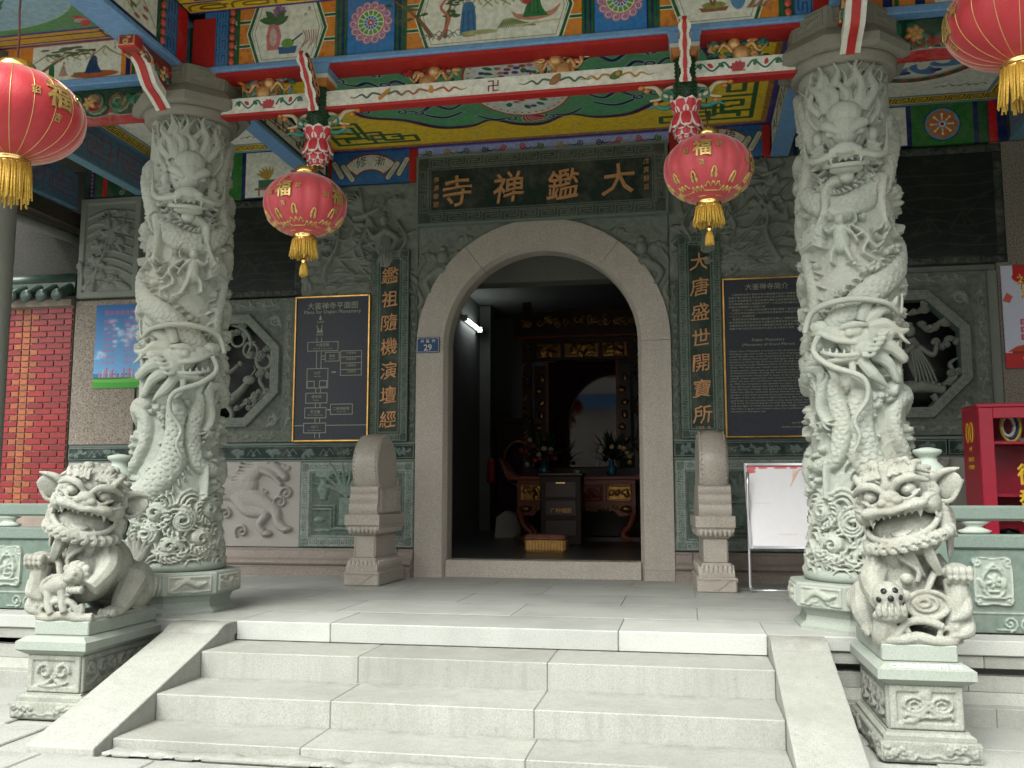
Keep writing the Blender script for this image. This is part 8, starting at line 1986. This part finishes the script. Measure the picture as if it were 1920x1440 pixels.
# shrine cabinet
sh=empty('shrine_cabinet',(-.15,5.25,FI),label='tall dark gilt carved shrine cabinet with glass in the hall',cat='shrine')
SW,SH=1.60,3.25
for s in (-1,1):
    b=MB(); b.box(s*SW*.5-.06,s*SW*.5+.06,-.06,.06,.9,SH); b.build('post',M_WOODD,sh)
    b=MB(); b.box(s*.60-.09,s*.60+.09,-.03,.03,1.05,2.35); pn=b.build('side_panel',M_WOODD,sh)
    b=MB(); b.m=0
    for k in range(14): 
        z=.95+.15*k; b.tube([(s*SW*.5+.05*sin(k*1.9+t),-.075-.02*cos(t),z+.05*t) for t in np.linspace(0,3,7)],[.022,.012],6)
    b.build('gilt_dragon',M_OLDG,sh)
    for k in range(7): b=MB(); b.ell((s*.60+.03*sin(k*2.2),-.045,1.15+.17*k),(.045,.022,.06),8,6,Matrix.Rotation(k,3,'Y')); b.build('gilt_figure',M_OLDG,pn)
b=MB(); b.box(-SW*.5+.061,SW*.5-.061,-.04,.04,2.42,2.72); b.build('upper_panel',M_WOODD,sh)
for x,w in ((-.48,.36),(.0,.50),(.48,.36)):
    cv=Cv(w,.20,.012); r=random.Random(int(x*100))
    for k in range(16): cv.line(spiral(r.uniform(.04,w-.04),r.uniform(.04,.16),.035,1.2,r.uniform(0,6),1,9),.010,None,.025)
    cv.relief('gilt_panel',M_OLDG,.014,sh,(x-w/2,-.045,2.46),(0,0,0),.004)
b=MB(); q=[(-.98,2.75)]+[(x,2.98+.13*cos(x*1.5)+.03*abs(sin(x*7))) for x in np.linspace(-1.0,1.0,30)]+[(.98,2.75)]; b.prism(q,-.12,.0); cr=b.build('crest',M_WOODD,sh)
b=MB(); r=random.Random(3)
for k in range(30): x=r.uniform(-.85,.85); b.tube([(p[0],-.135,p[1]) for p in spiral(x,2.90+.10*cos(x*1.5)*r.uniform(.2,1),.06,1.2,r.uniform(0,6),1,9)],[.018,.010],6)
b.ell((0,-.14,2.98),(.035,.03,.035),10,8); b.build('gilt_crest',M_OLDG,cr)
b=MB(); b.box(-.99,.99,-.16,.02,2.725,2.75); b.build('cornice',M_WOODR,sh)
m,t,bs=new_mat('shrine_glass'); bs.inputs['Base Color'].default_value=(.035,.010,.010,1); bs.inputs['Roughness'].default_value=.03; bs.inputs['Specular IOR Level'].default_value=.9; bs.inputs['Metallic'].default_value=0; bs.inputs['IOR'].default_value=1.45
b=MB(); b.box(-.50,.50,-.012,.02,.95,2.40); b.build('glass_panel',m,sh)
for s in (-1,1): b=MB(); b.box(s*.505-.02,s*.505+.02,-.035,.03,.93,2.42); b.build('glass_frame',M_WOODR,sh)
b=MB(); b.box(-.86,.86,-.1,.3,0,.93); b.build('base_cabinet',M_WOODD,sh)
sh.scale=(1.08,1,1.13)
# altar table
al=empty('altar_table',(-.15,4.5,FI),label='carved red and gilt altar table with curled ends in the hall',cat='table')
b=MB(); b.box(-.95,.95,-.28,.28,.86,.915,bev=.008); b.build('table_top',M_WOODR,al)
for s in (-1,1):
    b=MB(); b.prism([(s*.95,.87),(s*1.02,.93),(s*1.07,1.06),(s*1.11,1.18),(s*1.05,1.10),(s*.98,.99),(s*.86,.925),(s*.86,.87)],-.26,.26); b.build('curled_end',M_WOODR,al)
    for y in (-.22,.22):
        b=MB(); b.tube([(s*x,y,z) for x,z in catmull([(.74,.44),(.80,.36),(.76,.22),(.66,.10),(.72,.03),(.80,.02)],6)],[.07,.06,.05,.045,.05,.035],8); b.build('leg',M_WOODR,al)
b=MB(); b.box(-.85,.85,-.24,.24,.48,.86); b.build('apron_box',M_WOODR,al)
for x in (-.62,-.2,.2,.62):
    cv=Cv(.36,.24,.012); r=random.Random(int(x*50)+90)
    cv.line([(.02,.02),(.34,.02),(.34,.22),(.02,.22)],.010,None,.02,closed=True)
    for k in range(9): cv.line(spiral(r.uniform(.06,.3),r.uniform(.06,.18),.03,1.2,r.uniform(0,6),1,9),.009,None,.025)
    cv.relief('gilt_panel',M_OLDG if abs(x)>.4 else M_WOODR,.013,al,(x-.18,-.245,.56),(0,0,0),.004)
b=MB(); q=[(-.85,.50)]+[(x,.40+.05*abs(sin(x*5))-.06*(abs(x)>.6)) for x in np.linspace(-.85,.85,30)]+[(.85,.50)]; b.prism(q,-.27,-.245); ap=b.build('carved_apron',M_WOODR,al)
b=MB(); r=random.Random(9)
for k in range(26): x=-.8+1.6*k/25; b.tube([(p[0],-.285,p[1]) for p in spiral(x,.455+r.uniform(-.02,.02),.035,1.2,r.uniform(0,6),1,9)],[.014,.008],6)
for s in (-1,1): b.ell((s*.72,-.29,.45),(.09,.05,.05),10,8)
b.build('gilt_apron',M_OLDG,ap); b=MB(); b.box(-.9,.9,-.25,.25,.0,.05); b.build('foot_rail',M_WOODD,al)
# donation box, kneeling cushion
o=empty('donation_box',(-.215,3.3,FI),label='dark wooden donation box in front of the altar table',cat='box')
b=MB(); b.box(-.27,.27,-.2,.2,0,.90,bev=.01); b.build('box_body',paint('box_wood',(.028,.012,.008),.45,.3,0,30,.08,.2),o); b=MB(); b.box(-.29,.29,-.22,.22,.9005,.94,bev=.008); b.build('lid',M_WOODD,o)
for z in (.12,.38,.62): b=MB(); b.box(-.20,.20,-.208,-.2,z,z+.2,bev=.004); b.build('front_panel',paint('box_panel',(.035,.014,.009),.4,.3),o)
letters('lettering',[('广种福田',0,.45,.07)],M_OLDG,o,-.209,None,None,.004); b=MB(); b.box(-.06,.06,-.21,-.2005,.80,.815); b.build('coin_slot',M_BRASS,o)
o=empty('kneeling_cushion',(-.205,1.75,FI),label='yellow kneeling cushion with brown top just inside the doorway',cat='cushion')
M_CUY=paint('cushion_yellow',(.60,.36,.09),.7,.3,0,14,.3)
b=MB(); b.box(-.235,.235,-.17,.17,0,.155,bev=.03); q=b.build('cushion_side',M_CUY,o)
b=MB(); b.box(-.24,.24,-.175,.175,.125,.20,bev=.045); b.build('cushion_top',paint('cushion_brown',(.22,.085,.05),.55,.4,0,10,.3),o)
for k in range(13): b=MB(); b.box(-.215+.036*k-.003,-.215+.036*k+.003,-.1715,-.168,.01,.12); b.build('pleat',M_WOODR,o)
# flower vases, cup
def vase_of(xc,yc,label,seed,flowers):
    o=empty('flower_vase',(xc,yc,FI+.915),label=label,cat='vase',group='flower vases on the altar'); r=random.Random(seed)
    b=MB(); b.lathe([(.0,0),(.05,.0),(.075,.06),(.07,.12),(.035,.18),(.045,.22),(.0,.21)],n=18); b.build('vase_body',paint('vase_blue',(.02,.12,.16),.15,.3,0,20,.02,.6),o)
    b=MB()
    for k in range(120):
        a=r.uniform(0,2*pi); e=r.uniform(.1,1.35); L=r.uniform(.22,.55); d=Vector((cos(a)*cos(e),sin(a)*cos(e),sin(e))); p=Vector((0,0,.2))+d*L*.35; q=p+d*L*.65; sd=d.cross(Vector((0,0,1))).normalized()*.018; mid=(p+q)/2+Vector((0,0,.03))
        b.add([tuple(p),tuple(mid+sd),tuple(q),tuple(mid-sd)],[(0,1,2,3)])
    f=b.build('foliage',paint('leaf_green',(.018,.045,.016),.5,.5),o); tag(f,kind='stuff')
    for k,(c,n) in enumerate(flowers):
        b=MB()
        for j in range(n):
            a=r.uniform(pi,2*pi); e=r.uniform(-.3,1.0); L=r.uniform(.2,.38); p=(cos(a)*cos(e)*L,sin(a)*cos(e)*L,.25+sin(e)*L); b.ell(p,(.04,.04,.035),8,6)
        q=b.build('blooms',c,o); tag(q,kind='stuff')
FW=paint('white_bloom',(.45,.44,.34),.6,.3); FY=paint('yellow_bloom',(.62,.45,.10),.6,.3); FR=paint('red_bloom',(.28,.03,.03),.6,.3)
vase_of(-.62,4.35,'leafy vase of red and white flowers at the left of the altar',1,[(FW,5),(FR,12)]); vase_of(.36,4.35,'leafy vase of white and yellow flowers at the right of the altar',2,[(FW,7),(FY,5)])
b=MB(); b.lathe([(0,0),(.035,0),(.04,.09),(.036,.09),(.032,.01),(0,.01)],n=16); q=b.build('offering_cup',M_WHITE,None,(-.13,4.30,FI+.916)); tag(q,'small pale cup at the middle of the altar table','cup')
# wall lamp (lit), extinguisher, stone block, wall board
o=empty('tube_lamp',(-1.90,6.95,3.78),label='lit fluorescent tube lamp on the left wall of the hall',cat='lamp')
TUBE=emis('tube_light',(.85,.95,1.0),4.5)
b=MB(); b.tube([(-.30,-.8,-.02),(-.30,.25,-.02)],.026,10); b.build('tube',TUBE,o); b=MB(); b.box(-.395,-.36,-.9,.35,-.03,.06); b.build('lamp_housing',M_WHITE,o)
for y in (-.93,.28): b=MB(); b.box(-.36,-.27,y-.03,y+.03,-.06,.04); b.build('lamp_end',M_WHITE,o)
o=empty('fire_extinguisher',(-2.02,7.35,FI+.85),label='dark red fire extinguisher on the left wall of the hall',cat='extinguisher'); b=MB(); b.lathe([(0,0),(.07,0),(.075,.03),(.075,.36),(.05,.42),(.025,.44),(0,.46)],n=16); b.build('cylinder',M_RED,o); b=MB(); b.tube([(.02,-.03,.45),(.09,-.05,.40),(.09,-.05,.15)],.014,6); b.build('hose',M_BLACK,o)
b=MB(); b.prism([(-.2,0),(.2,0),(.2,.2),(.12,.34),(-.05,.40),(-.18,.3)],-.2,.2); q=b.build('stone_block',M_DRUM,None,(-1.28,5.2,FI)); tag(q,'pale rough stone block on the hall floor left of the altar','stone')
o=empty('wall_cabinet',(-1.62,7.6,FI),label='dark gilt cabinet standing left of the shrine in the hall',cat='cabinet'); b=MB(); b.box(-.35,.45,0,.5,0,2.0,bev=.02); b.build('cabinet_body',M_WOODD,o)
b=MB(); b.tube([(p[0],-.02,p[1]) for p in arcpts(.05,1.2,.28,.4,0,2*pi,26)],.03,6); b.build('gilt_ring',M_OLDG,o); b=MB(); b.box(-.36,.46,-.03,.5,1.95,2.03); b.build('cabinet_top',M_WOODD,o)

# ---------------------------------------------------------------- left side: column, brick wall, yard wall
b=MB(); b.lathe([(.19,0),(.19,.02),(.165,.06),(.16,4.25),(0,4.25)],n=32); 
col=b.build('round_column',stone('grey_column',(.24,.25,.215),.12,140,.4,2.0,(.14,.15,.13),.7,.2),None,(-3.86,-2.9,0)); tag(col,'plain grey round column at the left edge of the porch','column')
bw=empty('brick_wall',(0,0,0),label='red and orange glazed brick wall with green tile coping at the left',cat='wall')
BX0,BX1,BY=-7.2,-5.215,-.02
b=MB(); b.box(BX0,BX1,BY+.006,BY+.2,0,2.88); b.build('mortar_core',M_MORTAR,bw)
bricks={}
row=0; z=.10
bl,bh,gp=.195,.0565,.0095
while z<2.83:
    segs=[]; x0=BX1-.004; cyc=[(.195,0),(.195,0),(.0925,1),(.0925,1)]; k=0
    if row%2: segs.append((x0-.0925,.0925,0)); x0-=.0925+gp
    while x0>-6.9:
        L,og=cyc[k%4]; segs.append((x0-L,L,og)); x0-=L+gp; k+=1
    for i,(xs,L,orange) in enumerate(segs):
        if z<.62: continue
        key=(round(L,3),orange)
        if key not in bricks:
            q=MB(); q.box(-L/2,L/2,-.008,.02,-bh/2,bh/2,bev=.004); bricks[key]=q.mesh('brick',M_BRICKO if orange else M_BRICKR)
        link('brick',bricks[key],bw,(xs+L/2,BY+RND.uniform(-.002,.002),z+bh/2))
    z+=bh+gp; row+=1
b=MB(); b.box(BX0,BX1,BY-.05,BY+.25,2.881,2.95); b.build('coping_bed',M_MORTAR,bw)
tile=None
for k in range(10):
    x=BX1-.09-.19*k
    if tile is None:
        q=MB(); q.tube([(0,-.16,-.06),(0,.02,.03),(0,.12,.10)],.062,12); q.lathe([(0,-.172),(.07,-.172),(.074,-.16),(.06,-.15)],(0,0,-.062),16,'y'); tile=q.mesh('ridge_tile',M_TILE)
        q=MB(); V=[]; 
        for i in range(9):
            a=pi*i/8; V+= [(.095*cos(a)*-1,-.14,.02-.06*sin(a)-.05),(.095*cos(a)*-1,.1,.02-.06*sin(a)+.04)]
        q.add(V,[(2*i,2*i+2,2*i+3,2*i+1) for i in range(8)]); pan=q.mesh('pan_tile',M_TILE)
    link('ridge_tile',tile,bw,(x,BY-.0,3.04)); link('pan_tile',pan,bw,(x-.095,BY,3.07))
b=MB(); b.tube([(BX0,BY+.1,3.20),(BX1-.02,BY+.1,3.20)],.075,14); b.box(BX0,BX1-.02,BY+.03,BY+.17,3.03,3.16); b.build('coping_ridge',M_TILE,bw)
M_SOOT=stone('soot_wall',(.03,.03,.025),.4,40,.6,1.2,(.012,.012,.010),.9,.5)
nb=empty('neighbour_wall',(0,0,0),label='sooty plaster wall with a pipe above the brick wall at the far left',cat='wall')
b=MB(); b.box(-9.5,-5.21,.35,.55,0,6.5); b.build('plaster',M_SOOT,nb)
b=MB(); b.tube([(-5.6,-2.6,3.72),(-5.32,1.5,3.70)],.06,12); b.build('pipe',stone('pipe_grey',(.22,.23,.20),.1,60,.3,3,None,.5,.1),nb)
b=MB(); b.box(-5.8,-5.3,-2.9,1.5,3.80,3.97); b.build('old_beam',paint('old_wood',(.06,.045,.03),.8,.5),nb)
b=MB(); b.box(6.2,6.4,-5.2,.5,0,4.56); q=b.build('end_wall',M_WALL); tag(q,'plain stone end wall closing the porch on the right','wall')

# ---------------------------------------------------------------- house across the street (seen in the shrine glass)
M_TIN=paint('blue_tin',(.08,.26,.46),.5,.2)
st=empty('street_house',(1.0,-24,G),label='pale plastered house with a blue tin awning across the street',cat='house')
M_HW=stone('house_plaster',(.50,.48,.42),.08,20,.35,.6,(.34,.32,.28),.9,.1)
b=MB(); b.box(-7,7,-.5,0,0,7.6); b.build('house_wall',M_HW,st)
for x in (-5.4,-1.6,1.6,4.6):
    for z in (.9,4.0):
        b=MB(); b.box(x-.62,x+.62,.001,.04,z,z+1.45); fr=b.build('window',M_WHITE,st)
        for i in range(2):
            for j in range(2): b=MB(); b.box(x-.56+.58*i,x-.02+.58*i,.0405,.05,z+.05+.70*j,z+.68+.72*j-.04*j); b.build('pane',M_RAIL,fr)
for k,(x0,x1,z) in enumerate(((-4.6,-2.6,5.9),(-.4,1.2,3.4))):
    b=MB(); n=24; V=[];F=[]
    for i in range(n+1):
        x=x0+(x1-x0)*i/n; dz=.03*cos(i*pi); V+=[(x,0.0,z+dz),(x,1.0,z-.75+dz)]
    for i in range(n): F.append((2*i,2*i+2,2*i+3,2*i+1))
    b.add(V,F); b.build('tin_awning',M_TIN,st)
for z in (3.2,2.95,2.7): b=MB(); b.box(-5.2,-2.4,.5,.54,z,z+.04); b.build('balcony_rail',M_STEEL,st)
b=MB(); b.box(-5.3,-2.3,.001,.6,2.3,2.42); b.build('balcony_slab',M_HW,st)
b=MB(); b.box(-7.2,7.2,-.8,.35,7.601,7.8); b.build('roof',M_DARKW,st)
